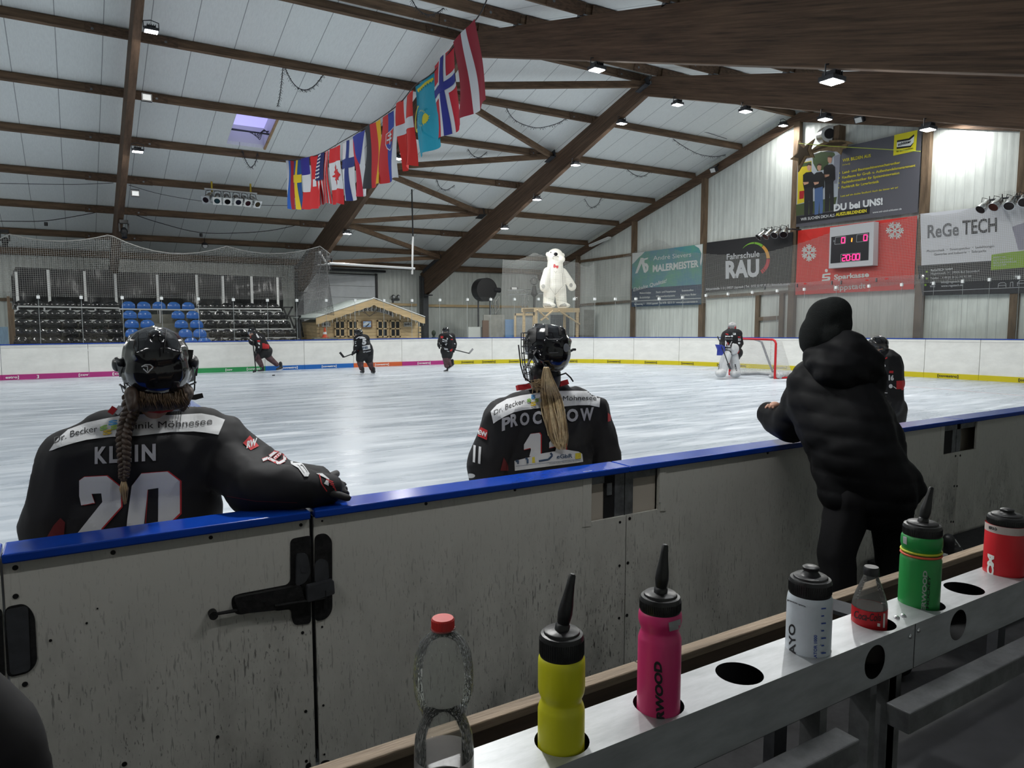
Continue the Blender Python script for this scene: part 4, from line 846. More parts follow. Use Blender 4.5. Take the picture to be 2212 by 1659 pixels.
def truss(p, q, lab, w_=.24):
    m = MB(); p = Vector(p); q = Vector(q); d = (q-p).normalized(); u = d.cross(Vector((0, 1, 0))).normalized()*w_/2; v = Vector((0, w_/2, 0))
    cs = [u+v, u-v, -u+v, -u-v]
    for c_ in cs: m.tube([p+c_, q+c_], .022, 6)
    L_ = (q-p).length; n = max(2, int(L_/w_/1.2))
    for i in range(n):
        a0 = p+d*(L_*i/n); a1 = p+d*(L_*(i+1)/n)
        for e, f_ in ((0, 2), (1, 3), (0, 1), (2, 3)): m.tube([a0+cs[e], a1+cs[f_]] if i % 2 else [a0+cs[f_], a1+cs[e]], .011, 4)
    return tag(m.build('lighting_truss', m_chrome), lab, 'truss', 'aluminium trusses')
truss(at(1098, 632, 'y', YC), at(1175, 629, 'y', YC), 'horizontal aluminium truss left of the glowing bear'); truss(at(1071, 690, 'y', YC+.3)*0+Vector((at(1071, 690, 'y', YC+.3).x, YC+.3, 0)), at(1071, 640, 'y', YC+.3), 'upright aluminium truss right of the drum fan'); truss(Vector((at(1135, 690, 'y', YC).x, YC, 0)), at(1135, 636, 'y', YC), 'upright aluminium truss left of the bear platform')
t = thing('glass_globe', 'clear glass globe on a dark stand beside the glowing bear', 'globe', at(1155, 630, 'y', YC-.4)); m = MB(); m.ell(at(1153.5, 607, 'y', YC-.4), .23, n=20, k=14); m.build('bulb', glassy('globe_glass', (.75, .75, .74), .14, .12, (.6, .6, .58)), t, smooth=True); m = MB(); p = at(1154, 625, 'y', YC-.4); m.lathe([(.2, -p.z), (.07, -p.z+.05), (.06, -.4), (.2, -.25), (.14, -.1), (.09, .18)], p, 14); m.build('stand', m_black, t)
t = thing('work_light', 'small white work light on top of the truss near the fan', 'lamp', at(1111, 628, 'y', YC)); m = MB(); m.bx(at(1105, 626, 'y', YC-.05), at(1117, 620, 'y', YC+.05)); m.build('head', m_dgrey, t); m = MB(); m.bx(at(1106, 625, 'y', YC-.07), at(1116, 621, 'y', YC-.05)); m.build('lens', m_white, t)
for x0, y0, x1, y1, mm, lab, dy in ((1045, 680, 1090, 760, mat('grey_board', (.22, .22, .2), .7, var=.2, scale=4), 'large grey board leaning behind the corner glass', 0), (1112, 678, 1152, 760, mat('framed_board', (.3, .32, .33), .6, var=.2, scale=4), 'grey board in a pale timber frame behind the corner glass', -.3), (1043, 692, 1056, 760, mat('brown_slab', (.12, .08, .06), .8), 'narrow brown slab leaning behind the corner glass', -.5), (1092, 690, 1112, 760, mat('blue_sheet', (.1, .2, .36), .5), 'blue sheet stored behind the corner glass', -.2), (1190, 680, 1230, 760, mat('dark_crate', (.05, .06, .08), .7, var=.4, scale=3), 'dark crates stored under the bear platform', 1.6), (1262, 669, 1285, 760, mat('grey_board', (1, 1, 1)), 'pale grey board leaning right of the bear platform', 1.0), (1012, 706, 1045, 760, mat('pale_board', (.4, .42, .4), .6), 'low pale board behind the glass near the right skater', -.3)):
    Y = 30.5+dy; p = at(x0, y1, 'y', Y); q = at(x1, y0, 'y', Y); tg = MB().bx((p.x, Y, 0), (q.x, Y+.06, q.z)); tag(tg.build('stored_board', mm), lab, 'board')
Y = 30.2; m = MB(); p = at(1110, 677, 'y', Y); q = at(1154, 677, 'y', Y)
for x in (p.x, q.x-.1): m.bx((x, Y-.06, 0), (x+.1, Y, p.z))
m.bx((p.x, Y-.06, p.z-.1), (q.x, Y, p.z)); tag(m.build('display_stand', m_pine), 'pale timber frame standing in front of a grey board in the corner', 'frame')
P = at(937, 728, 'y', 30.0); blob('bystander_tmp', [('e', (0, 0, 0), .1)], .05, m_black).name = 'tmpx'; bpy.data.objects.remove(bpy.data.objects['tmpx'])
t = thing('bystander', 'small dark figure standing behind the far boards left of the right skater', 'person', (P.x, 30.0, 0)); hz = at(937, 718.5, 'y', 30.0).z
blob('body', [('e', (P.x, 30.0, hz-.02), (.10, .12, .14)), ('c', (P.x, 30, hz-.25), (P.x, 30, hz-.1), .06, .055), ('c', (P.x, 30, hz-.34), (P.x, 30, .6), .15, .17), ('c', (P.x-.15, 30, hz-.32), (P.x-.19, 30, hz-.8), .06, .05), ('c', (P.x+.15, 30, hz-.32), (P.x+.19, 30, hz-.8), .06, .05), ('c', (P.x-.08, 30, .7), (P.x-.09, 30, .06), .1, .07), ('c', (P.x+.08, 30, .7), (P.x+.09, 30, .06), .1, .07)], .03, mat('dark_green_coat', (.015, .025, .015), .8), t, 4)
# =================================================================== BANNERS on the gable wall
PB = XE-0.228
def W_(dx=0.0): return lambda x, y: at(x, y, 'x', PB-dx)
def banner(label, pts, m, name='banner'):
    t = thing(name, label, 'banner', (at(*pts[0], 'x', PB)+at(*pts[2], 'x', PB))/2)
    mb = MB(); mb.prism([at(x, y, 'x', PB) for x, y in pts], (0.02, 0, 0)); mb.build('cloth', m, t); return t
def colr(n, r, g, b_, rough=0.6): return mat('print_'+n, lin((r, g, b_)), rough)
def inner(P, T, x, y): return (T[0]+x/T[2], T[1]+y/T[2])
# --- painter banner
mp_ = mat('print_paint_wash', lin((84, 140, 165)), 0.55, var=0.5, scale=0.9, col2=lin((100, 165, 130)))
t = banner('blue and green painter banner with white lettering left on the gable wall', [(1364, 663), (1514, 657.5), (1518, 527), (1366, 547)], mp_)
q = Px(); q.poly([(1364.3, 624), (1515, 614), (1514, 657.5), (1364, 663)], 0).poly([(1366, 547), (1393, 543.5), (1386, 551), (1379, 557), (1371, 566), (1365.8, 571)], 1).poly([(1518, 527), (1517, 560), (1514, 575), (1512, 566), (1515.5, 548), (1510, 536), (1500, 530)], 1).poly([(1364.2, 650), (1514.3, 643.6), (1514.3, 644.8), (1364.2, 651.4)], 1)
q.lay(W_(.004), 'colour_fields', [colr('navy', 44, 66, 92), colr('white', 215, 220, 218)], t)
q = Px(); q.poly([(1372, 591), (1384, 557), (1390, 557), (1396, 588), (1391, 589), (1386, 569), (1377, 590)], 0).poly([(1387, 560), (1400, 556), (1399, 560), (1392, 562), (1392, 568), (1398, 569), (1401, 575), (1400, 584), (1394, 590), (1392, 586), (1396, 582), (1396, 576), (1390, 574)], 0)
q.text('André Sievers', (1411, 562.5), (1493, 554), 10, 0, 0.0).text('MALERMEISTER', (1410, 587.5), (1509, 576), 15, 0, 0.035).text('Eiskalte Qualität!', (1368, 629.5), (1440, 610), 8, 0, 0.012, 0.15)
for tx, x0, y0, x1, y1 in (('Malerarbeiten', 1382, 635, 1406, 634), ('Stuck- und Putzarbeiten', 1417, 633, 1460, 631), ('Innenausbau', 1473, 629.5, 1498, 628), ('Bodenbeläge', 1382, 644.5, 1404, 643.5), ('Wärmeverbundsysteme', 1417, 642, 1458, 640), ('fugenlose Bäder', 1470, 639.5, 1504, 637.5), ('Sachsenweg 11 · 59558 Lippstadt · Tel. 0170 - 522 51 51 · www.sievers-malermeister.de', 1370, 659, 1507, 653)): q.text(tx, (x0, y0), (x1, y1), 4.2, 0, 0.015)
q.lay(W_(.008), 'lettering', colr('white', 0, 0, 0), t)
# --- driving school banner
t = banner('black banner with coloured gauge arc and white lettering on the gable wall', [(1521, 633), (1708, 612), (1713, 501), (1527, 524)], mat('print_black_cloth', (0.018, 0.018, 0.021), 0.5, bump=0.5, bscale=1.6))
q = Px(); c_ = (1630, 559.5); q.arc(c_, 33, 36.5, 141, 92, 0.4, 3.8, mi=1).arc(c_, 33, 36.5, 90, 57, 4, 6, mi=1).arc(c_, 33, 36.5, 55, 3, 6.2, 7.4, mi=2).arc(c_, 33, 36.5, 0, -43, 7.4, 7.6, mi=3).arc(c_, 33, 36.5, -45, -51, 7.6, 7.8, mi=3).arc(c_, 33, 36.5, -53, -60, 7.8, 8, mi=3)
q.text('Fahrschule', (1569.7, 561.3), (1640.6, 553.7), 13, 0, 0.01).text('RAU', (1567.2, 600), (1640, 595.2), 36, 0, 0.05).text('Stirperstraße 113 | 59557 Lippstadt | Tel.: 0152 53 97 37 57 | fahrschule-rau.de', (1525, 627), (1706, 615.3), 5.2, 0, 0.015)
q.lay(W_(.006), 'lettering', [colr('white2', 205, 208, 212), colr('lime', 125, 180, 60), colr('amber', 218, 160, 75), colr('brick', 185, 55, 62)], t)
# --- red bank banner
t = banner('large red banner with white snowflakes behind the scoreboard', [(1718, 637), (1974, 625), (1981, 466), (1724, 498)], mat('print_red', lin((212, 44, 36)), 0.55, var=0.08, scale=2))
def flake(q, cx, cy, rx, ry):
    for k in range(6):
        a = math.radians(60*k+ (90 if rx < 17 else 60)); d = (math.cos(a), -math.sin(a)); P_ = lambda s, off=0: (cx+rx*(d[0]*s-d[1]*off), cy+ry*(d[1]*s+d[0]*off))
        q.line([P_(0), P_(1)], 2.6)
        for s in (0.55, 0.8):
            for sg in (-1, 1): q.line([P_(s-.15), P_(s+.12, .28*sg)], 2.4); q.disc(P_(s+.12, .28*sg), 1.4, n=8)
        q.disc(P_(1), 1.5, n=8)
q = Px(); flake(q, 1747.5, 546, 15.5, 17.5); flake(q, 1933, 498, 18.5, 18)
q.disc((1785, 584.5), 3.3, 3.6).poly([(1775.5, 600), (1777, 592.8), (1779, 591.4), (1794, 589.5), (1794, 593.5), (1781, 595.2), (1780.5, 598.2), (1790.5, 597), (1793.6, 598.5), (1793.5, 603.5), (1791.5, 606), (1775.2, 607.6), (1775.3, 603.6), (1788, 602.4), (1788.3, 600.3), (1778, 601.4)])
q.text('Sparkasse', (1801.6, 604), (1877, 597.5), 11, 0, .03).text('Lippstadt', (1801, 627.6), (1870, 622.5), 12, 0, .01)
q.lay(W_(.006), 'lettering', colr('white', 0, 0, 0), t)
# --- scoreboard
DX = 0.32
def S_(dx=0.0): return lambda x, y: at(x, y, 'x', PB-DX-dx)
t = thing('scoreboard', 'grey electronic scoreboard with pink digits on the red banner', 'scoreboard', at(1840, 580, 'x', PB-DX/2))
mb = MB(); f4 = [at(x, y, 'x', PB-DX) for x, y in ((1790, 580), (1885.5, 573), (1888, 478.5), (1793, 491.6))]; mb.prism(f4, (DX-.02, 0, 0)); mb.build('case', mat('score_case', (.50, .51, .53), .5), t)
mb = MB(); mb.prism([at(x, y, 'x', PB-DX-.004) for x, y in ((1794, 569.2), (1875.7, 561.8), (1877.6, 502), (1796, 512))], (-.006, 0, 0)); mb.build('display_panel', mat('score_panel', (.018, .018, .022), .3), t)
q = Px()
for pts in ([(1805, 512.6), (1827, 510.4), (1826, 525.7), (1803, 528), (1805, 512.6)], [(1851, 507.3), (1875, 504.4), (1874, 520.5), (1850, 523), (1851, 507.3)], [(1816.7, 549.3), (1858.6, 546), (1858, 562.4), (1816, 566), (1816.7, 549.3)]): q.line(pts, 0.7)
q.text('H', (1800, 523), (1803, 522.7), 4.5).text('G', (1875.2, 513), (1877, 512.8), 4); q.lay(S_(.014), 'frame_lines', colr('pale', 170, 175, 178), t)
pink = mat('led_pink', (1, .05, .3), .4, emit=(1.0, .02, .16), es=1.6); amb = mat('led_amber', (1, .4, .05), .4, emit=(1.0, .30, .02), es=1.3)
def seg7(q, ch, x0, y0, w_, h, sk=-.3, mi=0):
    S = {'0': 'abcdef', '1': 'bc', '2': 'abged'}[ch]; P_ = lambda u, v: (x0+u*w_+ (1-v)*sk*-2, y0+v*h-u*w_*.09)
    L_ = dict(a=((0, 0), (1, 0)), b=((1, 0), (1, .5)), c=((1, .5), (1, 1)), d=((1, 1), (0, 1)), e=((0, 1), (0, .5)), f=((0, .5), (0, 0)), g=((0, .5), (1, .5)))
    for s_ in S: a, b_ = L_[s_]; q.line([P_(*a), P_(*b_)], 2.0, mi)
q = Px(); seg7(q, '0', 1817.6, 513.5, 6.8, 11.5); seg7(q, '0', 1865.5, 507.8, 7, 12); seg7(q, '2', 1819.5, 551.5, 6.5, 12); seg7(q, '0', 1828.5, 550.7, 6.5, 12); seg7(q, '0', 1841, 549.7, 6.5, 12); seg7(q, '0', 1849.5, 549, 6.5, 12); q.disc((1838, 554), .9).disc((1837.8, 560), .9)
q.lay(S_(.018), 'digits', pink, t)
q = Px(); q.line([(1840.5, 514), (1839.5, 522.5)], 2.6); q.lay(S_(.018), 'period_digit', amb, t)
# --- white energy banner
t = banner('white and black banner with large grey capitals at the right edge', [(1992, 638.5), (2330, 631), (2330, 424), (1988, 462)], mat('print_offwhite', lin((212, 214, 220)), .55))
q = Px(); q.poly([(1981.5, 574), (2141, 563.5), (2142, 556), (2330, 536), (2330, 631), (1992, 638.5)], 0).poly([(2142, 550), (2330, 526), (2330, 569), (2140.6, 583.5)], 1).poly([(2186, 490), (2330, 440), (2330, 524), (2200, 541)], 2)
q.lay(W_(.004), 'colour_fields', [colr('anthracite', 34, 34, 40), colr('leafgreen', 132, 170, 45), colr('mauve', 150, 148, 165)], t)
q = Px(); q.text('ReGe', (2003.5, 514), (2071, 508), 29, 0, .02).text('TECH', (2078.5, 506.5), (2153, 499.5), 31, 1, .02).text('Photovoltaik  •  Stromspeicher  •  Ladelösungen', (2002, 545), (2148, 533.5), 5, 1).text('Gewerbe und Industrie  •  Solarparks', (2017.5, 552), (2130, 543.5), 5, 1)
q.text('ReGeTECH GmbH', (2011, 586.5), (2058, 582.7), 5, 2, .02).text('Hagenbusch 14 | 59505 Bad Sassendorf', (2011, 593.5), (2115.5, 587.5), 5, 2).text('Telefon    + 49 (0) 29 22 / 91 93 700', (2010, 603.7), (2098, 599), 5, 2).text('Mail', (2009, 613), (2020, 612.4), 5, 2).text('info@regetech.de', (2033, 612), (2081, 609.7), 5, 2).text('Web', (2008.5, 621), (2020, 620.4), 5, 2).text('www.regetech.de', (2033, 620), (2080, 617.6), 5, 2)
q.line([(1995, 629.6), (2150, 623), (2330, 616)], .8, 2).line([(2156, 621.5), (2157, 613), (2161, 611), (2170, 610.5), (2173, 613), (2173, 620.5)], .8, 2).line([(2156, 617), (2172, 616)], .8, 2).line([(2182, 620), (2183, 610), (2188, 609), (2188, 619.6)], .8, 2).line([(2197, 612), (2203, 606), (2330, 601)], .8, 2).line([(2198, 618), (2198, 612), (2330, 607)], .8, 2).disc((2194.5, 597.5), 2.6, mi=2)
for k in range(8): a = k*math.pi/4; q.line([(2194.5+4*math.cos(a), 597.5+4*math.sin(a)), (2194.5+5.6*math.cos(a), 597.5+5.6*math.sin(a))], .7, 2)
for k, (tx, x1) in enumerate((('PERFECT ON', 2172), ('DEM DACH MIT', 2188), ('SOLARENERGIE', 2196), ('SPEICHER', 2174))): q.text(tx, (2146, 558.5+k*5.6), (x1, 556.5+k*5.6-(x1-2172)*.06), 3.6, 2)
for y in (587, 602, 615.5): q.disc((2002 if y < 610 else 1999, y), 2.4, mi=3)
q.lay(W_(.009), 'lettering', [colr('midgrey', 98, 100, 106), colr('darkgrey', 44, 44, 50), colr('pale2', 190, 193, 196), colr('leafgreen', 0, 0, 0)], t)
# --- grey training banner
T7 = (1700, 240, 6.381)
def i7(*pts): return [inner(None, T7, x, y) for x, y in pts]
t = banner('grey job training banner with a yellow logo and three standing people', [(1719.6, 490.7), (1982, 458.6), (1990.7, 279), (1724.5, 340)], mat('print_slate', lin((88, 88, 96)), .55))
q = Px(); q.poly(i7((150, 700), (340, 640), (740, 540), (690, 1330), (125, 1440)), 0).poly(i7((350, 620), (470, 560), (650, 570), (665, 605), (600, 660), (540, 800), (420, 830), (360, 720)), 1).poly(i7((155, 720), (340, 685), (330, 1230), (140, 1285)), 2).poly(i7((200, 720), (335, 695), (333, 745), (200, 770)), 1).poly(i7((172, 1105), (240, 1095), (230, 1205), (168, 1215)), 3).poly(i7((125, 1290), (690, 1180), (650, 1370), (125, 1445)), 4).poly(i7((645, 620), (740, 590), (720, 800), (690, 1000), (650, 1000)), 5)
q.lay(W_(.004), 'photo_background', [colr('palesky', 175, 182, 190), colr('treegreen', 60, 80, 45), colr('machine_yellow', 205, 185, 35), colr('sign_red', 170, 30, 35), colr('grass', 70, 82, 48), colr('greyblue', 135, 138, 150)], t)
q = Px()
for cx, hy, sh, wd, ft, jeans in ((305, 775, 850, 85, 1420, False), (445, 775, 850, 80, 1410, True), (590, 670, 745, 85, 1370, False)):
    q.poly(i7((cx-wd, sh+30), (cx-wd*.5, sh-5), (cx+wd*.4, sh-15), (cx+wd*.85, sh+25), (cx+wd*.9, sh+200), (cx+wd*.7, sh+210), (cx+wd*.55, sh+240), (cx-wd*.75, sh+260), (cx-wd*1.0, sh+150)), 0)
    q.poly(i7((cx-wd*.8, sh+220), (cx+wd*.6, sh+190), (cx+wd*.65, ft-80), (cx+wd*.55, ft), (cx+wd*.05, ft+5), (cx, sh+380), (cx-wd*.15, ft+10), (cx-wd*.8, ft+20)), 3 if jeans else 2)
    q.poly(i7((cx-30, hy-30), (cx, hy-45), (cx+30, hy-30), (cx+28, hy+15), (cx+12, hy+50), (cx-8, hy+50), (cx-28, hy+20)), 1).poly(i7((cx-33, hy-10), (cx-30, hy-38), (cx, hy-58), (cx+34, hy-38), (cx+30, hy-22), (cx-12, hy-30)), 4)
    q.poly(i7((cx-wd, sh+130), (cx-wd*.8, sh+170), (cx-10, sh+150), (cx-5, sh+125)), 1)
q.lay(W_(.008), 'photo_people', [colr('poloblack', 18, 18, 20), colr('skintone', 190, 145, 120), colr('workpants', 32, 32, 36), colr('denim', 78, 105, 150), colr('hairbrown', 60, 42, 32)], t)
q = Px(); q.poly(i7((128, 1452), (1142, 1315), (1138, 1415), (126, 1556)), 0).poly(i7((1480, 330), (1800, 260), (1775, 548), (1465, 615)), 1)
q.lay(W_(.009), 'colour_fields', [colr('stripblack', 24, 24, 30), colr('logo_yellow', 215, 205, 40)], t)
q = Px(); q.poly(i7((1518, 405), (1680, 375), (1752, 318), (1755, 345), (1690, 400), (1515, 430)), 2).poly(i7((1515, 430), (1690, 400), (1755, 345), (1745, 430), (1700, 475), (1512, 497)), 0).poly(i7((1512, 497), (1700, 475), (1745, 430), (1740, 447), (1705, 497), (1512, 522)), 2)
q.lay(W_(.012), 'logo_band', [colr('white', 0, 0, 0), colr('logo_yellow', 0, 0, 0), colr('stripblack', 0, 0, 0)], t)
def t7(q, tx, x0, y0, x1, y1, h, mi, b_=.0, sh=0.0): a, c_ = i7((x0, y0), (x1, y1)); q.text(tx, a, c_, h, mi, b_, sh)
q = Px(); t7(q, 'WIR BILDEN AUS', 765, 702, 1155, 632, 7, 1, .02); t7(q, '(m/w/d)', 765, 752, 870, 735, 4, 1)
t7(q, '•  Land- und Baumaschinenmechatroniker', 718, 872, 1560, 722, 5.6, 1, .02); t7(q, '•  Kaufleute für Groß- u. Außenhandelsmanagement', 714, 940, 1770, 762, 5.6, 1, .02); t7(q, '•  Fachinformatiker für Systemintegration', 710, 1010, 1550, 866, 5.6, 1, .02); t7(q, '•  Fachkraft für Lagerlogistik', 706, 1075, 1270, 985, 5.6, 1, .02)
t7(q, 'Lust auf ein duales Studium? Auch das bieten wir an!', 740, 1185, 1530, 1062, 4.2, 1, .015); t7(q, 'DU bei UNS!', 645, 1378, 1320, 1285, 14.5, 0, .045); t7(q, 'WIR SUCHEN DICH ALS', 190, 1512, 655, 1453, 6.4, 0, .01); t7(q, 'AUSZUBILDENDEN', 670, 1447, 1097, 1392, 6.8, 1, .04); t7(q, 'www.wir-sind-schlueter.de', 1180, 1410, 1580, 1358, 4.2, 0, .01)
t7(q, 'schlüter', 1530, 480, 1712, 432, 6, 2, .03); t7(q, 'für Baumaschinen', 1508, 568, 1738, 518, 3.6, 2, .015)
q.lay(W_(.016), 'lettering', [colr('white3', 225, 228, 230), colr('text_yellow', 218, 205, 45), colr('stripblack', 0, 0, 0)], t)
# --- wooden comet, duct heater
XS = XE-0.62
def Sx(x, y): return at(*inner(None, T7, x, y), 'x', XS)
t = thing('wooden_star', 'brown wooden comet star with tail hung over the grey banner', 'star', Sx(200, 600)); dark_w = mat('star_dark', (.06, .04, .02), .8); lite_w = mat('star_edge', (.22, .15, .08), .8, var=.3, scale=8)
st = [(40, 665), (135, 580), (158, 400), (245, 480), (378, 378), (325, 510), (372, 640), (262, 640), (150, 840), (150, 690)]
mb = MB(); mb.prism([Sx(*p) for p in st], (.06, 0, 0)); mb.build('star', lite_w, t); c_ = (205, 575); mb = MB(); mb.prism([Sx(c_[0]+(x-c_[0])*.66, c_[1]+(y-c_[1])*.66)-Vector((.01, 0, 0)) for x, y in st], (-.02, 0, 0)); mb.build('inner_star', dark_w, t)
tl = [(300, 560), (420, 465), (560, 405), (700, 395), (830, 410), (910, 440), (830, 460), (810, 510), (760, 520), (735, 600), (690, 560), (560, 540), (430, 550), (330, 590)]
mb = MB(); mb.prism([Sx(*p)+Vector((.01, 0, 0)) for p in tl], (.05, 0, 0)); mb.build('tail', lite_w, t); mb = MB(); mb.prism([Sx(*p)-Vector((.004, 0, 0)) for p in [(340, 560), (450, 500), (580, 440), (760, 425), (820, 440), (740, 470), (600, 480), (440, 530)]], (-.015, 0, 0)); mb.build('tail_inlay', dark_w, t)
t = thing('duct_heater', 'silver round duct outlet with black opening above the wooden star', 'duct', Sx(500, 430)); a = Sx(455, 330)+Vector((.25, 0, 0)); b_ = Sx(585, 310)+Vector((.0, 0, 0)); r = (Sx(455, 215)-Sx(455, 440)).length/2
mb = MB(); mb.tube([a, b_], r, 24); mb.build('duct', m_chrome, t, smooth='auto'); mb = MB(); d_ = (b_-a).normalized(); mb.tube([b_, b_+d_*.02], r*.62, 20); mb.build('opening', m_black, t); mb = MB(); mb.bx(Sx(690, 395)+Vector((.1, 0, 0)), Sx(625, 200)+Vector((.5, 0, 0))); mb.build('mount', m_post, t)
mb = MB(); mb.tube([at(1725, 309.5, 'x', XS-.1), at(1790, 315.5, 'x', XS-.1), at(1988, 327, 'x', XS+.1)], .012, 6); tag(mb.build('cord', mat('lime_cord', (.5, .6, .08), .5)), 'thin lime cord stretched across the grey banner and star', 'cord')
# =================================================================== stage spots
lens_cols = {}
def par_can(back, front, r, label, group, lensm, frame=None, yoke_to=None):
    back = Vector(back); front = Vector(front); d = (front-back).normalized(); R = d.to_track_quat('Z', 'Y').to_matrix(); L_ = (front-back).length
    t = thing('stage_spotlight', label, 'spotlight', back, group)
    mb = MB(); mb.lathe([(r*.25, -.02), (r*.6, 0), (r*.78, L_*.12), (r*.82, L_*.5), (r*.95, L_*.56), (r, L_*.98), (r*.94, L_*.98), (r*.92, L_*.7)], back, 20, R); mb.build('can', m_chrome, t, smooth='auto')
    mb = MB(); mb.lathe([(.0, L_*.93), (r*.93, L_*.93)], back, 20, R); mb.build('lens', lensm, t)
    if frame: mb = MB(); S = r*2.25; mb.box(front+d*.01, (S, S, .012), R); mb.build('gel_frame', frame, t); mb = MB(); mb.lathe([(0, L_+.022), (r*.78, L_+.022)], back, 20, R); mb.build('gel', lensm, t)
    if yoke_to is not None:
        mid = back.lerp(front, .35); sd = d.cross(Vector((0, 0, 1))).normalized()*r*1.05; mb = MB(); mb.tube([mid+sd, mid+sd*.8+Vector((0, 0, r*1.5)), Vector(yoke_to), mid-sd*.8+Vector((0, 0, r*1.5)), mid-sd], .012, 5); mb.build('yoke', m_blackm, t)
    return t
YS = roofpx(500, 394).y-.25
t5 = lambda x, y, dy=0: at(430+x/15.8, 400+y/15.8, 'y', YS-dy)
mb = MB(); mb.tube([t5(180, 122), t5(1975, 288)], .035, 8); br = thing('light_bar', 'white bar under the ceiling carrying six stage spotlights', 'bar', t5(1000, 200)); mb.build('bar', m_pipe, br)
for x in (435, 1760): mb = MB(); p = t5(x, 130 if x < 900 else 200); mb.bx(p+Vector((-.03, -.02, -.12)), p+Vector((.03, .02, .28))); mb.build('strap', mat('strap_yellow', (.45, .32, .02), .6), br)
gels = [(.02, .012, .02), (.02, .06, .075), (.008, .008, .01), (.012, .012, .035), (.05, .01, .02), (.07, .05, .012)]; fr_ = [m_chrome, m_white, m_white, m_white, m_white, m_chrome]
for i, (bxy, fxy) in enumerate((((400, 320), (230, 500)), ((640, 330), (617, 535)), ((925, 350), (970, 560)), ((1240, 390), (1340, 580)), ((1500, 410), (1665, 615)), ((1770, 430), (1995, 655)))):
    par_can(t5(*bxy), t5(*fxy, .38), .135, '%s silver spotlight from the left on the white bar, %s' % (num(i), ['dark violet gel', 'teal gel', 'black gel', 'dark blue gel', 'dark red gel', 'olive gel'][i]), 'spotlights on the white bar', mat('gel_%d' % i, gels[i], .2), fr_[i], t5(bxy[0], 130+bxy[0]*.09))
T6 = (1500, 460, 5.925); T8 = (1900, 400, 6.381); g6 = lambda x, y, dx=0: at(*inner(None, T6, x, y), 'x', XE-.75-dx); g8 = lambda x, y, dx=0: at(*inner(None, T8, x, y), 'x', XE-.75-dx)
lm = mat('par_lens_dark', (.03, .02, .02), .15); lo_ = mat('par_lens_rust', (.10, .03, .02), .15)
for i, (b0, f0, dx, m_) in enumerate((((905, 240), (815, 318), .28, lm), ((985, 222), (905, 308), .28, lo_), ((1080, 215), (1020, 290), .32, lm), ((1165, 195), (1140, 282), .36, lm))): par_can(g6(*b0), g6(*f0, dx), .15, '%s silver spotlight from the left above the black banner' % num(i), 'spotlights above the black banner', m_, None, g6(b0[0]+20, b0[1]-25))
mb = MB(); mb.tube([g6(890, 225, -.05), g6(1255, 205, -.05)], .03, 8); mb.beam(g6(1230, 205, -.05), Vector((XE-.1, g6(1230, 205).y, g6(1230, 205).z)), .05, .05); mb.beam(g6(930, 222, -.05), Vector((XE-.1, g6(930, 222).y, g6(930, 222).z)), .05, .05); tag(mb.build('spotlight_bar', m_dgrey), 'dark bar holding four spotlights above the black banner', 'bar')
for i, (b0, f0, dx, m_) in enumerate((((1500, 225), (1385, 342), .28, lm), ((1665, 200), (1565, 308), .28, lo_), ((1840, 185), (1780, 292), .32, lm), ((2010, 160), (1985, 240), .32, lm))): par_can(g8(*b0), g8(*f0, dx), .15, '%s silver spotlight from the left above the white banner' % num(i), 'spotlights above the white banner', m_, None, g8(b0[0]+20, b0[1]-25))
mb = MB(); mb.tube([g8(1480, 210, -.05), g8(2100, 130, -.05)], .03, 8)
for x in (1540, 1960): mb.beam(g8(x, 210-(x-1480)*.13, -.05), Vector((XE-.1, g8(x, 190).y, g8(x, 190).z)), .05, .05)
tag(mb.build('spotlight_bar', m_dgrey), 'dark bar holding spotlights above the white banner', 'bar')
# =================================================================== small lamps, cables, garlands
def small_flood(P, lab):
    P = Vector(P); t = thing('small_floodlight', lab, 'floodlight', P); mb = MB(); mb.box(P, (.26, .1, .2)); mb.build('housing', m_black, t); mb = MB(); d = (CAM-P); d = Vector((0, -1, -.35)).normalized(); mb.box(P+Vector((0, -.055, 0)), (.2, .012, .15)); mb.build('lens', m_white, t)
    mb = MB(); mb.tube([P+Vector((-.12, 0, 0)), P+Vector((-.12, .1, .15)), P+Vector((.12, .1, .15)), P+Vector((.12, 0, 0))], .012, 5); mb.build('bracket', m_blackm, t); return t
pA = on_rafter(XA, 212, dx=.36); small_flood(pA, 'upper small unlit square floodlight on the far left rafter'); pA = on_rafter(XA, 418, dx=.36); small_flood(pA, 'lower small unlit square floodlight on the far left rafter')
for x, y, lab in ((1542, 366, 'small square floodlight under the gable rafter left of the star'), (1857, 257, 'small square floodlight above the grey training banner'), (2202, 257, 'small square floodlight at the right edge near the roof')):
    P = at(x, y, 'x', XE-.45); t = thing('small_floodlight', lab, 'floodlight', P); mb = MB(); R = Matrix.Rotation(-.5, 3, 'Y'); mb.box(P, (.16, .34, .24), R); mb.build('housing', m_black, t); mb = MB(); mb.box(P+R@Vector((-.09, 0, -.01)), (.012, .26, .18), R); mb.build('lens', m_white, t); mb = MB(); mb.beam(P, P+Vector((.3, 0, .25)), .03, .05); mb.build('arm', m_blackm, t)
def moving_head(P, lab):
    P = Vector(P); t = thing('moving_head_lamp', lab, 'lamp', P); mb = MB(); mb.bx(P+Vector((-.14, -.14, .1)), P+Vector((.14, .14, .22))); mb.build('base', m_black, t); mb = MB(); mb.bx(P+Vector((-.17, -.06, -.2)), P+Vector((-.12, .06, .1))); mb.bx(P+Vector((.12, -.06, -.2)), P+Vector((.17, .06, .1))); mb.build('yoke', m_black, t); mb = MB(); mb.ell(P+Vector((0, 0, -.2)), (.12, .13, .17)); mb.cyl(P+Vector((0, -.05, -.3)), P+Vector((0, -.1, -.42)), .09, 14); mb.build('head', m_black, t)
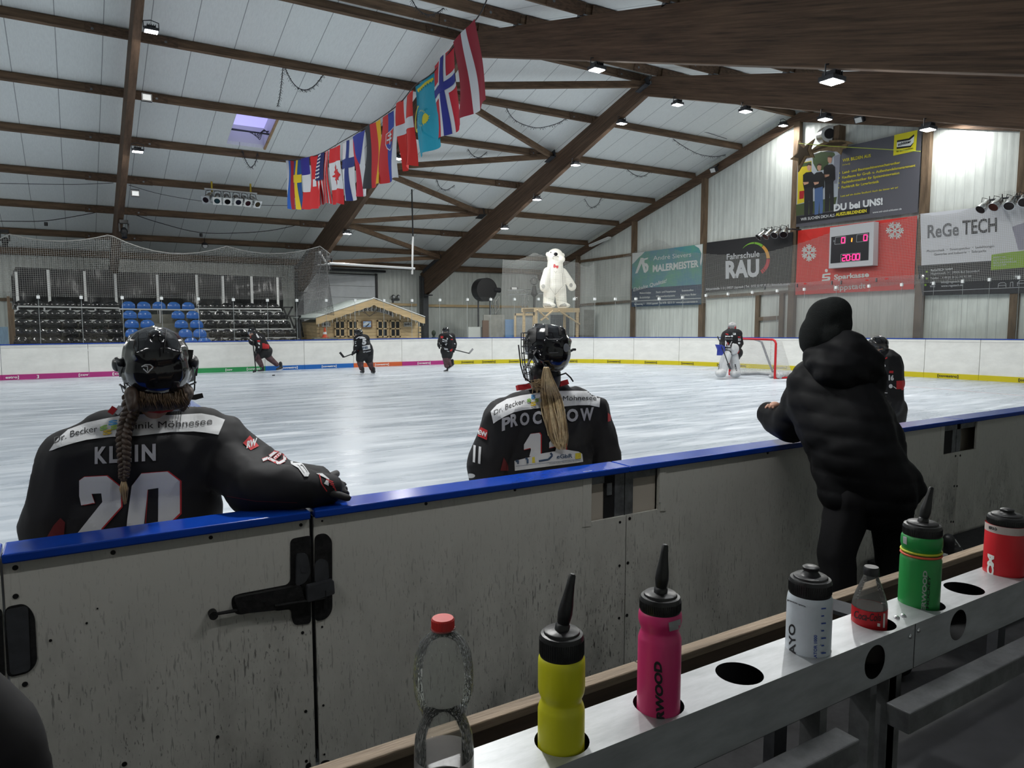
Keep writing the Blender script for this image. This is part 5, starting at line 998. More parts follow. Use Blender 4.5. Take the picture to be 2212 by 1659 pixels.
moving_head(on_rafter(XA, 483, dx=.1)-Vector((0, 0, .1)), 'black moving head lamp low on the far left rafter'); moving_head(on_rafter_x(XB, 710, dx=.1)-Vector((0, 0, .1)), 'black moving head lamp on the rafter below the flags')
moving_head(at(10, 509, 'y', 33.8), 'black moving head lamp under the ceiling at the left edge')
P = at(442, 529, 'y', 35.2); t = thing('round_lamp', 'round black work lamp under the ceiling above the tarpaulin', 'lamp', P); mb = MB(); mb.cyl(P, P+Vector((0, -.12, -.05)), .13, 16); mb.tube([P, P+Vector((0, 0, .3))], .015, 5); mb.build('housing', m_black, t); mb = MB(); p = P+Vector((0, -.125, -.055)); mb.cyl(p, p+Vector((0, -.01, 0)), .105, 16); mb.build('lens', MATS['lens_off'], t)
def cable(pts, Y, r, lab, m=m_black, ax='y', nm='cable', cat='cable'):
    if ax == 'y': Y = min(Y, min(roofpx(*p).y for p in pts)-.15) if min(p[1] for p in pts) < 520 and Y > 25 else Y
    mb = MB(); mb.tube(smooth_path([at(x, y, ax, Y) for x, y in pts], 5), r, 5); return tag(mb.build(nm, m), lab, cat)
cable([(-40, 477), (30, 478), (98, 477), (170, 466), (232, 454)], 34.2, .014, 'black sagging cable under the ceiling at the left edge'); cable([(278, 459), (340, 480), (430, 502), (520, 503), (590, 497), (650, 484)], 34.2, .014, 'black sagging cable between the far left rafter and the flags')
cable([(0, 396), (100, 398), (180, 398), (245, 395)], 33, .01, 'thin grey wire across the ceiling panels at the left', m_dgrey); cable([(278, 400), (350, 420), (450, 436), (560, 443), (640, 444)], 33, .01, 'thin grey wire across the ceiling right of the leftmost rafter', m_dgrey)
for x, lab in ((99, 'black pendant socket on the left cable'), (434, 'black pendant socket on the right cable')): P = at(x, 480 if x < 200 else 504, 'y', min(34.2, roofpx(232, 454).y-.15) if x < 200 else min(34.2, roofpx(278, 459).y-.15)); mb = MB(); mb.cyl(P, P-Vector((0, 0, .14)), .06, 10); tag(mb.build('lamp_socket', m_black), lab, 'socket')
def garland(pts, Y, lab, ax='y'):
    if Y > YA: Y = min(Y, min(roofpx(*p).y for p in pts)-.12)
    mb = MB(); sp_ = smooth_path([at(x, y, ax, Y) for x, y in pts], 8); mb.tube(sp_, .012, 5)
    for i, p in enumerate(sp_):
        for k in range(2): a = i*2.4+k*3; mb.tube([p, p+Vector((math.cos(a)*.06, math.sin(a)*.06, -.05+.04*math.sin(a*2)))], .006, 4)
    return tag(mb.build('garland', m_dgrey), lab, 'garland', 'thin light garlands under the roof')
garland([(612, 135), (617, 150), (630, 175), (645, 190), (661, 194), (678, 186), (692, 170), (702, 155)], 26.9, 'thin dark garland loop hanging on the ceiling above the skylight'); garland([(612, 135), (609, 170), (605, 205), (600, 228)], 26.9, 'thin dark garland running down to the skylight')
garland([(523, 325), (530, 345), (541, 361), (552, 350), (556, 330)], 29.9, 'small garland loop below the skylight'); garland([(1090, 222), (1100, 245), (1120, 264), (1160, 276), (1200, 268), (1225, 255)], 24.0, 'garland loop between flags and central rafter under the second purlin'); garland([(1011, 322), (1020, 334), (1035, 340), (1052, 328)], 26.8, 'small garland loop right of the flags'); garland([(943, 388), (950, 404), (965, 410), (982, 400)], 29.6, 'small garland loop below the flags on the right'); garland([(1454, 300), (1475, 315), (1510, 333), (1545, 338), (1567, 334)], 24.0, 'garland loop left of the gable wall under the ceiling'); garland([(1355, 366), (1372, 378), (1390, 380), (1408, 368)], 27.0, 'small garland loop in the bay before the gable wall')
garland([(1263, 430), (1275, 447), (1290, 443), (1300, 425)], 29.4, 'lowest small garland loop in the bay before the gable wall')
garland([(890, 0), (905, 22), (930, 32), (955, 20), (975, 0)], 17.5, 'garland loop near the ridge at the top edge')
cable([(1265, 160), (1300, 190), (1350, 220), (1420, 255), (1500, 278), (1570, 300)], 21.6, .012, 'thin cord sagging from the ridge toward the gable wall', m_dgrey)
P0 = at(1275, 530, 'x', XE-.35); P1 = at(1317, 512.5, 'x', XE-.35); t = thing('tube_light', 'unlit white tube light fixture on the gable wall right of the bear', 'lamp', P0); mb = MB(); mb.beam(P0, P1, .22, .06); mb.build('housing', m_white, t); mb = MB(); mb.tube([P0+Vector((-.06, 0, -.06)), P1+Vector((-.06, 0, -.06))], .03, 8); mb.tube([P0+Vector((.06, 0, -.06)), P1+Vector((.06, 0, -.06))], .03, 8); mb.build('tube', m_clamp, t)
mb = MB(); mb.tube([P0+(P1-P0)*.15, P0+(P1-P0)*.15+Vector((0, 0, .25))], .01, 5); mb.tube([P0+(P1-P0)*.85, P0+(P1-P0)*.85+Vector((0, 0, .25))], .01, 5); mb.build('hanger', m_dgrey, t)
# =================================================================== FLAGS
XF = 6.3
cl = lambda n, *c: mat('flag_'+n, lin(c), 0.75)
Wt, Rd, Bl = cl('white', 215, 218, 224), cl('red', 205, 36, 42), cl('blue', 38, 46, 140)
def flag(label, c4, shapes, mats, ph, sway=0.05):
    tl, tr, br, bl = [(560+x*.33759, y*.33759) for x, y in c4]
    def uvpx(u, v): return ((tl[0]*(1-u)+tr[0]*u)*(1-v)+(bl[0]*(1-u)+br[0]*u)*v, (tl[1]*(1-u)+tr[1]*u)*(1-v)+(bl[1]*(1-u)+br[1]*u)*v)
    M_ = MB()
    for li, (pts, mi) in enumerate(shapes):
        pp = pts; v2, f2 = gridcut(pp, [tuple(range(len(pp)))], .07)
        V = []
        for u, v in v2:
            P = at(*uvpx(u, v), 'x', XF); P.x += sway*math.sin(u*7+ph+v*1.5)*(.25+v)+.03*math.sin(v*5+ph*2); P.y += sway*.6*math.sin(u*9+ph*1.7+v*3)*v; P.z += .02*math.sin(u*6+ph)*v; P.x -= .004*li; V.append(P)
        M_.add(V, f2, mi)
    o = M_.build('flag', mats, normals=False, smooth=True)
    return tag(o, label, 'flag', 'row of hanging flags')
def rc(u0, v0, u1, v1): return [(u0, v0), (u1, v0), (u1, v1), (u0, v1)]
def vs_(*cols):
    n = len(cols); return [(rc(i/n, 0, (i+1)/n, 1), c) for i, c in enumerate(cols)]
def cross(bg, o1, o2=None, u=.47, v=.39, w1=.16, w2=.07):
    S = [(rc(0, 0, 1, 1), bg), (rc(u-w1, 0, u+w1, 1), o1), (rc(0, v-w1*.62, 1, v+w1*.62), o1)]
    if o2 is not None: S += [(rc(u-w2, 0, u+w2, 1), o2), (rc(0, v-w2*.62, 1, v+w2*.62), o2)]
    return S
def circ(cx, cy, rx, ry, n=20, a0=0, a1=360): return [(cx+rx*math.cos(math.radians(a0+(a1-a0)*i/n)), cy+ry*math.sin(math.radians(a0+(a1-a0)*i/n))) for i in range(n)]
flag('white, blue and red flag at the lower left end of the flag row', ((165, 1025), (217, 1030), (227, 1337), (180, 1335)), vs_(0, 1, 2), [Wt, cl('cobalt', 40, 95, 185), cl('crimson', 165, 30, 50)], 0.3)
flag('blue flag with a yellow cross in the flag row', ((216, 1030), (268, 1020), (282, 1338), (226, 1337)), cross(0, 1, None, .45, .38, .13), [cl('swedeblue', 30, 78, 145), cl('yellow', 228, 200, 40)], 1.2)
flag('flag with blue top, white middle and red bottom in the flag row', ((267, 1020), (324, 1003), (346, 1335), (281, 1338)), [(rc(0, 0, 1, .33), 0), (rc(0, .33, 1, .66), 1), (rc(0, .66, 1, 1), 2)], [cl('violetblue', 45, 40, 140), Wt, Rd], 2.2)
flag('red flag with a small white cross in the flag row', ((323, 1002), (384, 988), (406, 1325), (345, 1335)), [(rc(0, 0, 1, 1), 0), (rc(.42, .33, .6, .7), 1), (rc(.22, .44, .8, .58), 1)], [Rd, Wt], 3.1)
S = [(rc(0, 0, 1, 1), 1)]+[(rc(i/13, 0, (i+1)/13, 1), 0) for i in range(0, 13, 2)]+[(rc(0, 0, .54, .53), 2)]
for i in range(4):
    for j in range(7): S.append((circ(.08+.125*i, .05+.072*j, .035, .017, 8), 1))
flag('flag with stars on blue and red and white stripes in the flag row', ((383, 986), (446, 964), (462, 1300), (376, 1306)), S, [Rd, Wt, cl('navy', 32, 42, 100)], 4.4)
leaf = [(.95, .5), (.78, .44), (.80, .40), (.62, .42), (.66, .33), (.58, .35), (.5, .29), (.47, .37), (.36, .33), (.40, .40), (.24, .43), (.34, .47), (.12, .49), (.12, .51), (.34, .53), (.24, .57), (.40, .60), (.36, .67), (.47, .63), (.5, .71), (.58, .65), (.66, .67), (.62, .58), (.80, .60), (.78, .56)]
flag('red and white flag with a red maple leaf in the flag row', ((457, 956), (524, 928), (531, 1301), (462, 1306)), [(rc(0, 0, 1, .26), 0), (rc(0, .26, 1, .74), 1), (rc(0, .74, 1, 1), 0), (leaf, 0)], [Rd, Wt], 5.0)
flag('white flag with a blue cross in the flag row', ((523, 912), (602, 884), (618, 1272), (540, 1292)), cross(0, 1, None, .5, .38, .13), [Wt, cl('finblue', 30, 50, 125)], 0.9)
flag('red and white flag with a blue triangle at its top', ((600, 877), (680, 830), (682, 1245), (621, 1260)), [(rc(0, 0, .5, 1), 0), (rc(.5, 0, 1, 1), 1), ([(0, 0), (1, 0), (.52, .5)], 2)], [cl('czred', 195, 32, 60), Wt, cl('czblue', 45, 60, 160)], 1.8)
flag('black, red and golden yellow flag in the flag row', ((680, 817), (782, 763), (786, 1180), (686, 1211)), vs_(0, 1, 2), [cl('black', 38, 42, 50), cl('dered', 205, 45, 50), cl('gold', 232, 180, 20)], 2.9)
sh_ = [(.28, .30), (.62, .25), (.62, .46), (.55, .52), (.45, .545), (.33, .50), (.28, .44)]
flag('red, blue and white flag with a coat of arms shield', ((785, 752), (886, 680), (900, 1137), (786, 1176)), vs_(0, 1, 2)+[([(.45+(x-.45)*1.15, .4+(y-.4)*1.12) for x, y in sh_], 2), (sh_, 0), ([(.29, .45), (.62, .43), (.55, .52), (.45, .545), (.34, .50)], 1), (rc(.43, .29, .48, .47), 2), (rc(.36, .32, .55, .345), 2), (rc(.33, .38, .58, .405), 2)], [cl('skred', 205, 45, 50), cl('skblue', 45, 70, 165), Wt], 3.7)
flag('red flag with a broad white cross, wavy at the bottom', ((886, 662), (992, 578), (996, 1050), (902, 1092)), cross(0, 1, None, .46, .42, .12), [cl('dkred', 215, 52, 48), Wt], 4.9, .09)
S = [(rc(0, 0, 1, 1), 0), (circ(.52, .55, .15, .07), 1), (rc(.08, .05, .92, .085), 1)]
for i in range(7): S.append(([(.1+i*.12, .085), (.16+i*.12, .115), (.2+i*.12, .085)], 1))
for i in range(20): a = i*18; S.append(([(.52+.19*math.cos(math.radians(a-4)), .55+.09*math.sin(math.radians(a-4))), (.52+.24*math.cos(math.radians(a)), .55+.115*math.sin(math.radians(a))), (.52+.19*math.cos(math.radians(a+4)), .55+.09*math.sin(math.radians(a+4)))], 1))
arc_o = circ(.52, .55, .36, .2, 16, 100, 262); arc_i = circ(.52, .55, .28, .165, 16, 262, 100); S.append((arc_o+arc_i, 1))
flag('light blue flag with a golden sun in the flag row', ((990, 553), (1112, 463), (1158, 925), (1020, 1012)), S, [cl('skyblue', 30, 160, 190), cl('sunyellow', 215, 205, 50)], 0.5)
flag('red flag with a white edged dark blue cross', ((1120, 422), (1243, 288), (1292, 802), (1135, 900)), cross(0, 1, 2, .44, .40, .17, .085), [cl('nored', 195, 30, 52), Wt, Bl], 1.6)
flag('dark red flag with a white stripe at the upper right end', ((1248, 270), (1390, 123), (1475, 650), (1300, 768)), [(rc(0, 0, .38, 1), 0), (rc(.38, 0, .58, 1), 1), (rc(.58, 0, 1, 1), 0)], [cl('maroon', 150, 32, 52), Wt], 2.5)
mb = MB(); pts = [(603, 347), (616, 346), (650, 343), (690, 333), (736, 307), (790, 275), (858, 228), (895, 186), (936, 156), (980, 100), (1030, 40), (1048, 8), (1058, -20)]
mb.tube(smooth_path([at(x, y, 'x', XF) for x, y in pts], 5), .012, 6); tag(mb.build('flag_rope', m_black), 'dark rope carrying the row of flags up to the ridge', 'rope')
# =================================================================== NEAR BOARDS (bench side)
YF_ = 2.905
def nb(px, py, d=0.0): return at(px, py, 'y', YF_-d)
m_nb, N, L, b = nodes_mat('worn_board')
b.inputs['Roughness'].default_value = 0.5
tc = N.new('ShaderNodeTexCoord')
def nzn(scale, st, rot, lo, hi, det=4, rough=.6, dist=0.0):
    mp = N.new('ShaderNodeMapping'); mp.inputs['Scale'].default_value = st; mp.inputs['Rotation'].default_value = rot; L.new(tc.outputs['Object'], mp.inputs[0])
    n = N.new('ShaderNodeTexNoise'); n.inputs['Scale'].default_value = scale; n.inputs['Detail'].default_value = det; n.inputs['Roughness'].default_value = rough; n.inputs['Distortion'].default_value = dist; L.new(mp.outputs[0], n.inputs['Vector'])
    r = N.new('ShaderNodeMapRange'); r.inputs[1].default_value = lo; r.inputs[2].default_value = hi; L.new(n.outputs[0], r.inputs[0]); return r
def mth(op, a, b_, clamp=True):
    m = N.new('ShaderNodeMath'); m.operation = op; m.use_clamp = clamp
    for i, q in enumerate((a, b_)):
        if isinstance(q, (int, float)): m.inputs[i].default_value = q
        else: L.new(q.outputs[0], m.inputs[i])
    return m
sc1 = nzn(9, (9, 1, 1.1), (0, .25, 0), .63, .70, 2); sc2 = nzn(9, (10, 1, .9), (0, -.3, 0), .64, .71, 2); sc3 = nzn(26, (5, 1, 1.3), (0, .5, 0), .63, .68, 2); dots = nzn(60, (1, 1, .6), (0, 0, 0), .70, .74, 2)
patch = nzn(1.3, (1, 1, .8), (0, 0, 0), .45, .66, 5); grime = nzn(5, (1, 1, .5), (0, 0, 0), .38, .8, 8, .7)
sp = N.new('ShaderNodeSeparateXYZ'); L.new(tc.outputs['Object'], sp.inputs[0])
low = N.new('ShaderNodeMapRange'); low.inputs[1].default_value = 0.98; low.inputs[2].default_value = 0.35; L.new(sp.outputs[2], low.inputs[0])
lown = mth('MULTIPLY', low, mth('ADD', patch, 0.35))
scr = mth('MAXIMUM', mth('MAXIMUM', sc1, sc2), mth('MAXIMUM', sc3, dots))
mask = mth('MULTIPLY', scr, mth('ADD', lown, 0.10)); g2 = mth('MULTIPLY', grime, mth('MULTIPLY', lown, 0.85)); tot = mth('MAXIMUM', mask, g2)
mx = N.new('ShaderNodeMix'); mx.data_type = 'RGBA'; mx.inputs[6].default_value = (.62, .61, .56, 1); mx.inputs[7].default_value = (.035, .033, .03, 1); L.new(tot.outputs[0], mx.inputs[0]); L.new(mx.outputs[2], b.inputs['Base Color'])
m_bolt = mat('bolt_dark', (.015, .015, .016), .5, .4); m_hw = mat('latch_iron', (.022, .022, .023), .55, .5, var=.5, scale=30, bump=.2, bscale=60); m_hole = mat('recess_black', (.006, .006, .007), .7)
m_tan = mat('board_inner', (.52, .47, .40), .5)
def poly_xz(pts, d0, thick): return [nb(x, y, d0) for x, y in pts], (0, thick, 0)
xs_ = [nb(8, 1300).x, nb(676, 1250).x, nb(1350, 1300).x, nb(2070, 983).x]
ZT = 1.078
def near_panel(label, x0, x1, front, name='rink_board', notch=None):
    t = thing(name, label, 'rink board', ((x0+x1)/2, 2.97, 0.0))
    m = MB()
    for pl_ in front: m.prism(pl_, (0, .016, 0))
    m.build('front_sheet', m_nb, t); m = MB(); m.bx((x0, 3.025, .0), (x1, 3.04, ZT)); m.build('ice_side_sheet', m_tan, t)
    m = MB(); m.bx((x0+.002, 2.925, .05), (x0+.06, 3.02, ZT-.01)); m.bx((x1-.06, 2.925, .05), (x1-.002, 3.02, ZT-.01)); m.bx((x0+.06, 2.925, .95 if not notch else 1.03), (x1-.06, 3.02, 1.0 if not notch else ZT-.01)); m.bx((x0+.06, 2.925, .05), (x1-.06, 3.02, .12)); m.build('steel_frame', m_steel, t)
    m = MB(); m.bx((x0, 2.88, ZT), (x1, 3.045, 1.112)); m.build('cap_rail', m_cap, t, bevel=.006); return t
F3 = lambda x, z: Vector((x, YF_, z))
zlo = -0.12
def rect_(x0, x1, z0=zlo, z1=ZT): return [F3(x0, z0), F3(x1, z0), F3(x1, z1), F3(x0, z1)]
gA = near_panel('scratched white gate board at the far left edge below the blue rail', -3.0, xs_[0]-.004, [rect_(-3.0, xs_[0]-.004)])
gB = near_panel('scratched white gate board below the left player, with a latch at its right edge', xs_[0]+.004, xs_[1]-.009, [rect_(xs_[0]+.004, xs_[1]-.009)])
def ni(x, y): return nb(1240+x/10.055, 990+y/10.055)
n1 = dict(l=ni(385, 300).x, j=xs_[2], r=ni(1848, 100).x, zl=ni(370, 1385).z, zr_=ni(1830, 1095).z)
gC = near_panel('scratched white board below the right player, between gate seam and steel strut', xs_[1]+.009, xs_[2]-.003, [[F3(xs_[1]+.009, zlo), F3(xs_[2]-.003, zlo), F3(xs_[2]-.003, n1['zl']), F3(n1['l'], n1['zl']), F3(n1['l'], ZT), F3(xs_[1]+.009, ZT)]], notch=1)
n2l, n2r, n2z = nb(2042, 900).x, nb(2113, 890).x, nb(2036, 983).z
gD = near_panel('scratched white board behind the person in black, with two steel strut openings', xs_[2]+.003, xs_[3]-.003, [[F3(xs_[2]+.003, zlo), F3(xs_[3]-.003, zlo), F3(xs_[3]-.003, n2z), F3(n2l, n2z), F3(n2l, ZT), F3(n1['r'], ZT), F3(n1['r'], n1['zl']), F3(xs_[2]+.003, n1['zl'])]], notch=1)
gE = near_panel('scratched white board at the right edge below the blue rail', xs_[3]+.003, 13.0, [[F3(xs_[3]+.003, zlo), F3(13.0, zlo), F3(13.0, ZT), F3(n2r, ZT), F3(n2r, n2z), F3(xs_[3]+.003, n2z)]], notch=1)
for own, xa, xb in ((gC, n1['l'], xs_[2]-.004), (gD, xs_[2]+.004, n1['r'])): m = MB(); m.bx((xa, 2.934, n1['zl']-.03), (xb, 2.94, ZT-.012)); m.build('filler_sheet', m_tan, own)  # tan filler added close to the face so the deep openings stay light
# strut windows: posts, straps, edge strips
for own, xa, xb in ((gC, ni(712, 500).x, ni(925, 500).x),):
    m = MB(); m.bx((xa, 2.924, n1['zl']-.03), (xb, 2.933, ZT-.012)); m.build('strut_box', m_hole, own); m = MB(); p = ni(800, 690); m.cyl((p.x, 2.918, p.z), (p.x, 2.93, p.z), .012, 12); m.bx((p.x-.016, 2.918, p.z-.03), (p.x+.018, 2.926, p.z+.035)); m.build('lock_plate', m_steel, own)
m = MB(); m.bx((n1['l'], 2.921, ni(390, 445).z), (xs_[2]-.004, 2.928, ZT)); m.build('top_strap', m_steel, gC)
m = MB(); m.bx((xs_[2]+.004, 2.921, ni(1290, 295).z), (n1['r'], 2.928, ZT)); m.build('top_strap', m_steel, gD); m = MB(); m.bx((xs_[2]+.003, 2.921, n1['zl']-.02), (ni(1285, 500).x, 2.93, ZT)); m.build('strut_post', m_steel, gD); m = MB(); m.bx((ni(930, 500).x, 2.921, n1['zl']-.02), (xs_[2]-.003, 2.93, ZT)); m.build('strut_post', m_steel, gC)
m = MB(); m.prism([ni(172, 1495)-Vector((0, .003, 0)), ni(355, 1470)-Vector((0, .003, 0)), ni(385, 262)-Vector((0, .003, 0)), ni(195, 290)-Vector((0, .003, 0))], (0, .003, 0)); m.build('edge_strip', m_nb, gC)
m = MB(); m.bx((n1['r']+.002, 2.9, ni(1890, 950).z), (n1['r']+.05, YF_, ZT-.005)); m.bx((n1['r']+.012, 2.9, ni(1900, 1145).z), (n1['r']+.05, YF_, ni(1890, 950).z)); m.build('edge_strip', m_nb, gD)
m = MB(); m.bx(((n2l+n2r)/2-.03+.0, 2.921, n2z-.02), ((n2l+n2r)/2+.02, 2.93, ZT)); m.bx((n2l, 2.921, ZT-.05), (n2r, 2.928, ZT)); m.build('strut_post', m_steel, gD); m = MB(); m.bx((n2l-.055, 2.902, n2z-.03), (n2l-.003, YF_, ZT)); m.build('edge_strip', m_nb, gD); m = MB(); m.bx((n2l+.01, 2.93, n2z), ((n2l+n2r)/2-.04, 3.02, ZT-.05)); m.build('strut_box', m_hole, gD)
T4 = (0, 1050, 2.7237)
bolts = [((665, 390), .0085), ((1240, 302), .0075), ((1770, 228), .007), ((90, 480), .009), ((92, 648), .009), ((147, 1165), .009), ((1280, 1475), .0065), ((732, 1635), .009), ((1780, 862), .0065), ((1798, 1325), .0065), ((1802, 1618), .0065), ((573, 720), .003), ((510, 806), .004), ((297, 908), .005)]
for (x, y), r in bolts: p = nb(*inner(None, T4, x, y)); m = MB(); m.cyl(p+Vector((0, -.0025, 0)), p, r, 14); m.build('bolt', m_bolt, gB)
for (x, y), r in (((1895, 205), .0045), ((1895, 828), .0045), ((1902, 1290), .005), ((1908, 1578), .0045)): p = nb(*inner(None, T4, x, y)); m = MB(); m.cyl(p+Vector((0, -.0025, 0)), p, r, 12); m.build('bolt', m_bolt, gC)
for (x, y) in ((920, 1088), (1112, 1058), (1338, 1222), (1337, 1335), (1339, 1128)): p = nb(x, y); m = MB(); m.cyl(p+Vector((0, -.0025, 0)), p, .0075, 12); m.build('bolt', m_bolt, gC)
for (x, y) in ((1360, 1120), (1356, 1216), (1354, 1329), (1658, 978), (1740, 955), (1966, 924), (2064, 985), (2061, 1050), (2054, 1127)): p = nb(x, y); m = MB(); m.cyl(p+Vector((0, -.0025, 0)), p, .009, 12); m.build('bolt', m_bolt, gD)
for (x, y) in ((2074, 984), (2067, 1050), (2059, 1127), (2173, 895)): p = nb(x, y); m = MB(); m.cyl(p+Vector((0, -.0025, 0)), p, .009, 12); m.build('bolt', m_bolt, gE)
# latch
def roundpoly(pts, r, n=5):
    out = []; k = len(pts)
    for i in range(k):
        p = Vector((pts[i][0], pts[i][1])); a = Vector(pts[i-1]); c_ = Vector(pts[(i+1) % k]); da = (a-p); dc = (c_-p); q = min(r, da.length/2.1, dc.length/2.1); A_ = p+da.normalized()*q; C_ = p+dc.normalized()*q
        for j in range(n+1): t = j/n; out.append(tuple(A_*(1-t)**2+p*2*t*(1-t)+C_*t*t))
    return out
T10 = (420, 1120, 6.506)
def lp(pts, r, d, th, mb): return mb.prism([nb(*inner(None, T10, x, y), d) for x, y in roundpoly(pts, r)], (0, th, 0))
lt = MB(); lp([(1350, 290), (1600, 245), (1640, 250), (1640, 1480), (1400, 1500), (1365, 1400), (1365, 1275), (1150, 1300), (1080, 1270), (640, 1355), (560, 1330), (520, 1220), (530, 1100), (640, 1060), (1300, 935), (1350, 880)], 70, .004, .004, lt); latch = lt.build('latch', m_hw, gB)
m = MB(); lp([(560, 1120), (1500, 940), (1560, 1180), (1150, 1290), (640, 1345)], 60, .028, .022, m); m.build('lever', m_hw, latch); c0 = nb(*inner(None, T10, 260, 1345), .02); m = MB(); m.tube([c0+Vector((0, -.02, 0)), c0+Vector((0, .018, 0))], .0165, 18); m.tube([c0+Vector((0, -.004, 0)), nb(*inner(None, T10, 600, 1290), .02)], [.006, .008], 8); m.build('knob', m_hw, latch)
m = MB(); lp([(1440, 500), (1590, 500), (1640, 760), (1560, 900), (1430, 960)], 50, .02, .016, m); p = nb(*inner(None, T10, 1540, 720), .024); m.cyl(p, p+Vector((0, .01, 0)), .012, 12); m.build('catch_plate', m_dgrey, latch)
m = MB(); a_ = nb(*inner(None, T10, 1130, 1230), .034); b_ = nb(*inner(None, T10, 1840, 1120), .034); m.tube([a_, b_], .006, 8); m.tube([b_+Vector((0, 0, .035)), b_-Vector((0, 0, .045))], .007, 8); m.build('locking_pin', m_hw, latch)
m = MB(); p = nb(*inner(None, T10, 700, 1285), .03); m.tube([p, p+Vector((0, .012, 0))], .011, 14); p = nb(*inner(None, T10, 1040, 1200), .03); m.tube([p, p+Vector((0, .012, 0))], .012, 14); m.build('rivet', m_bolt, latch)
lt = MB(); lp([(1690, 235), (1850, 205), (1935, 300), (1940, 1300), (1850, 1420), (1690, 1450)], 80, .004, .004, lt); lc = lt.build('latch_plate', m_hw, gC); m = MB(); lp([(1590, 960), (1960, 870), (1975, 1060), (1590, 1180)], 25, .04, .03, m); m.build('keeper', m_dgrey, lc); m = MB(); lp([(1690, 640), (1770, 560), (1880, 600), (1895, 860), (1690, 900)], 50, .012, .008, m); m.build('hinge_lug', m_dgrey, lc)
def lp4(pts, r, d, th, mb): return mb.prism([nb(*inner(None, T4, x, y), d) for x, y in roundpoly(pts, r)], (0, th, 0))
lt = MB(); lp4([(24, 715), (150, 690), (205, 760), (220, 1040), (170, 1100), (40, 1130)], 45, .004, .004, lt); la = lt.build('latch_plate', m_hw, gB); m = MB(); lp4([(30, 730), (165, 705), (180, 1085), (60, 1115)], 30, .008, .004, m); m.build('inner_plate', m_dgrey, la)
lt = MB(); lp4([(-300, 745), (12, 720), (30, 1130), (-300, 1190)], 30, .004, .004, lt); lt.build('latch_plate', m_hw, gA)
lt = MB(); lp4([(1800, 1640), (1830, 1625), (1830, 1800), (1790, 1800)], 15, .004, .004, lt); lt.build('latch_plate', m_hw, gB); lt = MB(); lp4([(1885, 1622), (1940, 1610), (1980, 1650), (1985, 1800), (1885, 1800)], 35, .004, .004, lt); lt.build('latch_plate', m_hw, gC)
m = MB(); m.bx((xs_[1]-.008, 2.95, zlo), (xs_[1]+.008, 3.0, ZT)); m.build('seam_shadow_gap', m_hole, gB)
# =================================================================== BOTTLE RAIL
ZR, Y0_, Y1_ = 1.24, 0.817, 0.922
m_alu = mat('brushed_aluminium', (.46, .475, .49), .42, .55, var=.16, scale=9, stretch=(1, 4, 4))
def holes_plate(mb, a0, a1, b0, b1, holes, P3, n=32):   # flat plate with round holes; P3 maps (a,b) to 3-D
    edges = [a0]
    hs = sorted(holes)
    for h0, h1 in zip(hs[:-1], hs[1:]): edges.append((h0[0]+h1[0])/2)
    edges.append(a1)
    for i, (ca, cb, ra, rb) in enumerate(hs):
        x0, x1 = edges[i], edges[i+1]; inn = []; out = []
        for k in range(n):
            t = 2*math.pi*(k+.5)/n; c_, s_ = math.cos(t), math.sin(t); inn.append((ca+ra*c_, cb+rb*s_))
            ks = []
            if c_ > 1e-9: ks.append((x1-ca)/c_)
            if c_ < -1e-9: ks.append((x0-ca)/c_)
            if s_ > 1e-9: ks.append((b1-cb)/s_)
            if s_ < -1e-9: ks.append((b0-cb)/s_)
            q = min(ks); out.append((ca+q*c_, cb+q*s_))
        cs = [(x1, b1), (x0, b1), (x0, b0), (x1, b0)]
        V = [P3(*p) for p in inn+out]+[P3(*p) for p in cs]; Fc = [(k, n+k, n+(k+1) % n, (k+1) % n) for k in range(n)]
        for k in range(n):
            p, q = out[k], out[(k+1) % n]
            for ci, c_ in enumerate(cs):
                onp_ = lambda u: abs(u[0]-c_[0]) < 1e-7 or abs(u[1]-c_[1]) < 1e-7
                if onp_(p) and onp_(q) and abs(p[0]-q[0]) > 1e-7 and abs(p[1]-q[1]) > 1e-7: Fc.append((n+k, 2*n+ci, n+(k+1) % n))
        mb.add(V, Fc)
hx = [.215, .42, .626, .83, 1.033, 1.235, 1.462, 1.66, 1.838, 2.05, 2.26, 2.47]
rl = thing('bottle_rail', 'long aluminium box rail with round holes holding the drink bottles', 'rail', (1.2, .87, 1.14))
m = MB(); holes_plate(m, .05, 2.75, Y0_, Y1_, [(x, .868, .0435, .0435) for x in hx], lambda a, b_: Vector((a, b_, ZR))); m.build('top_sheet', m_alu, rl, normals=False)
pe = [at(1890, 1430, 'y', Y0_), at(2070, 1350, 'y', Y0_)]
m = MB(); holes_plate(m, .05, 2.75, ZR-.10, ZR, [(-.0+.45, ZR-.052, .0001, .0001)]+[(p.x, p.z, .036, .036) for p in pe]+[(2.45, ZR-.052, .036, .036)], lambda a, b_: Vector((a, Y0_, b_))); m.build('side_sheet', m_alu, rl, normals=False)
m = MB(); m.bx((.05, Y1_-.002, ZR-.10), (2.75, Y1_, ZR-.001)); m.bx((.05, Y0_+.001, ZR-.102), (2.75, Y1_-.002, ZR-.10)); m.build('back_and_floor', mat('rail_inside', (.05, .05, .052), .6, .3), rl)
m = MB(); xj = at(1975, 1395, 'y', Y0_).x; m.bx((xj-.0008, Y0_-.0006, ZR-.1), (xj+.0008, Y0_, ZR)); m.build('joint_line', m_hole, rl)
for x, y in ((1937, 1335), (1951, 1331)): p = at(x, y, 'z', ZR); m = MB(); m.lathe([(.0062, 0), (.0062, .002), (.004, .0045), (0, .005)], p, 12); m.build('screw', m_chrome, rl)
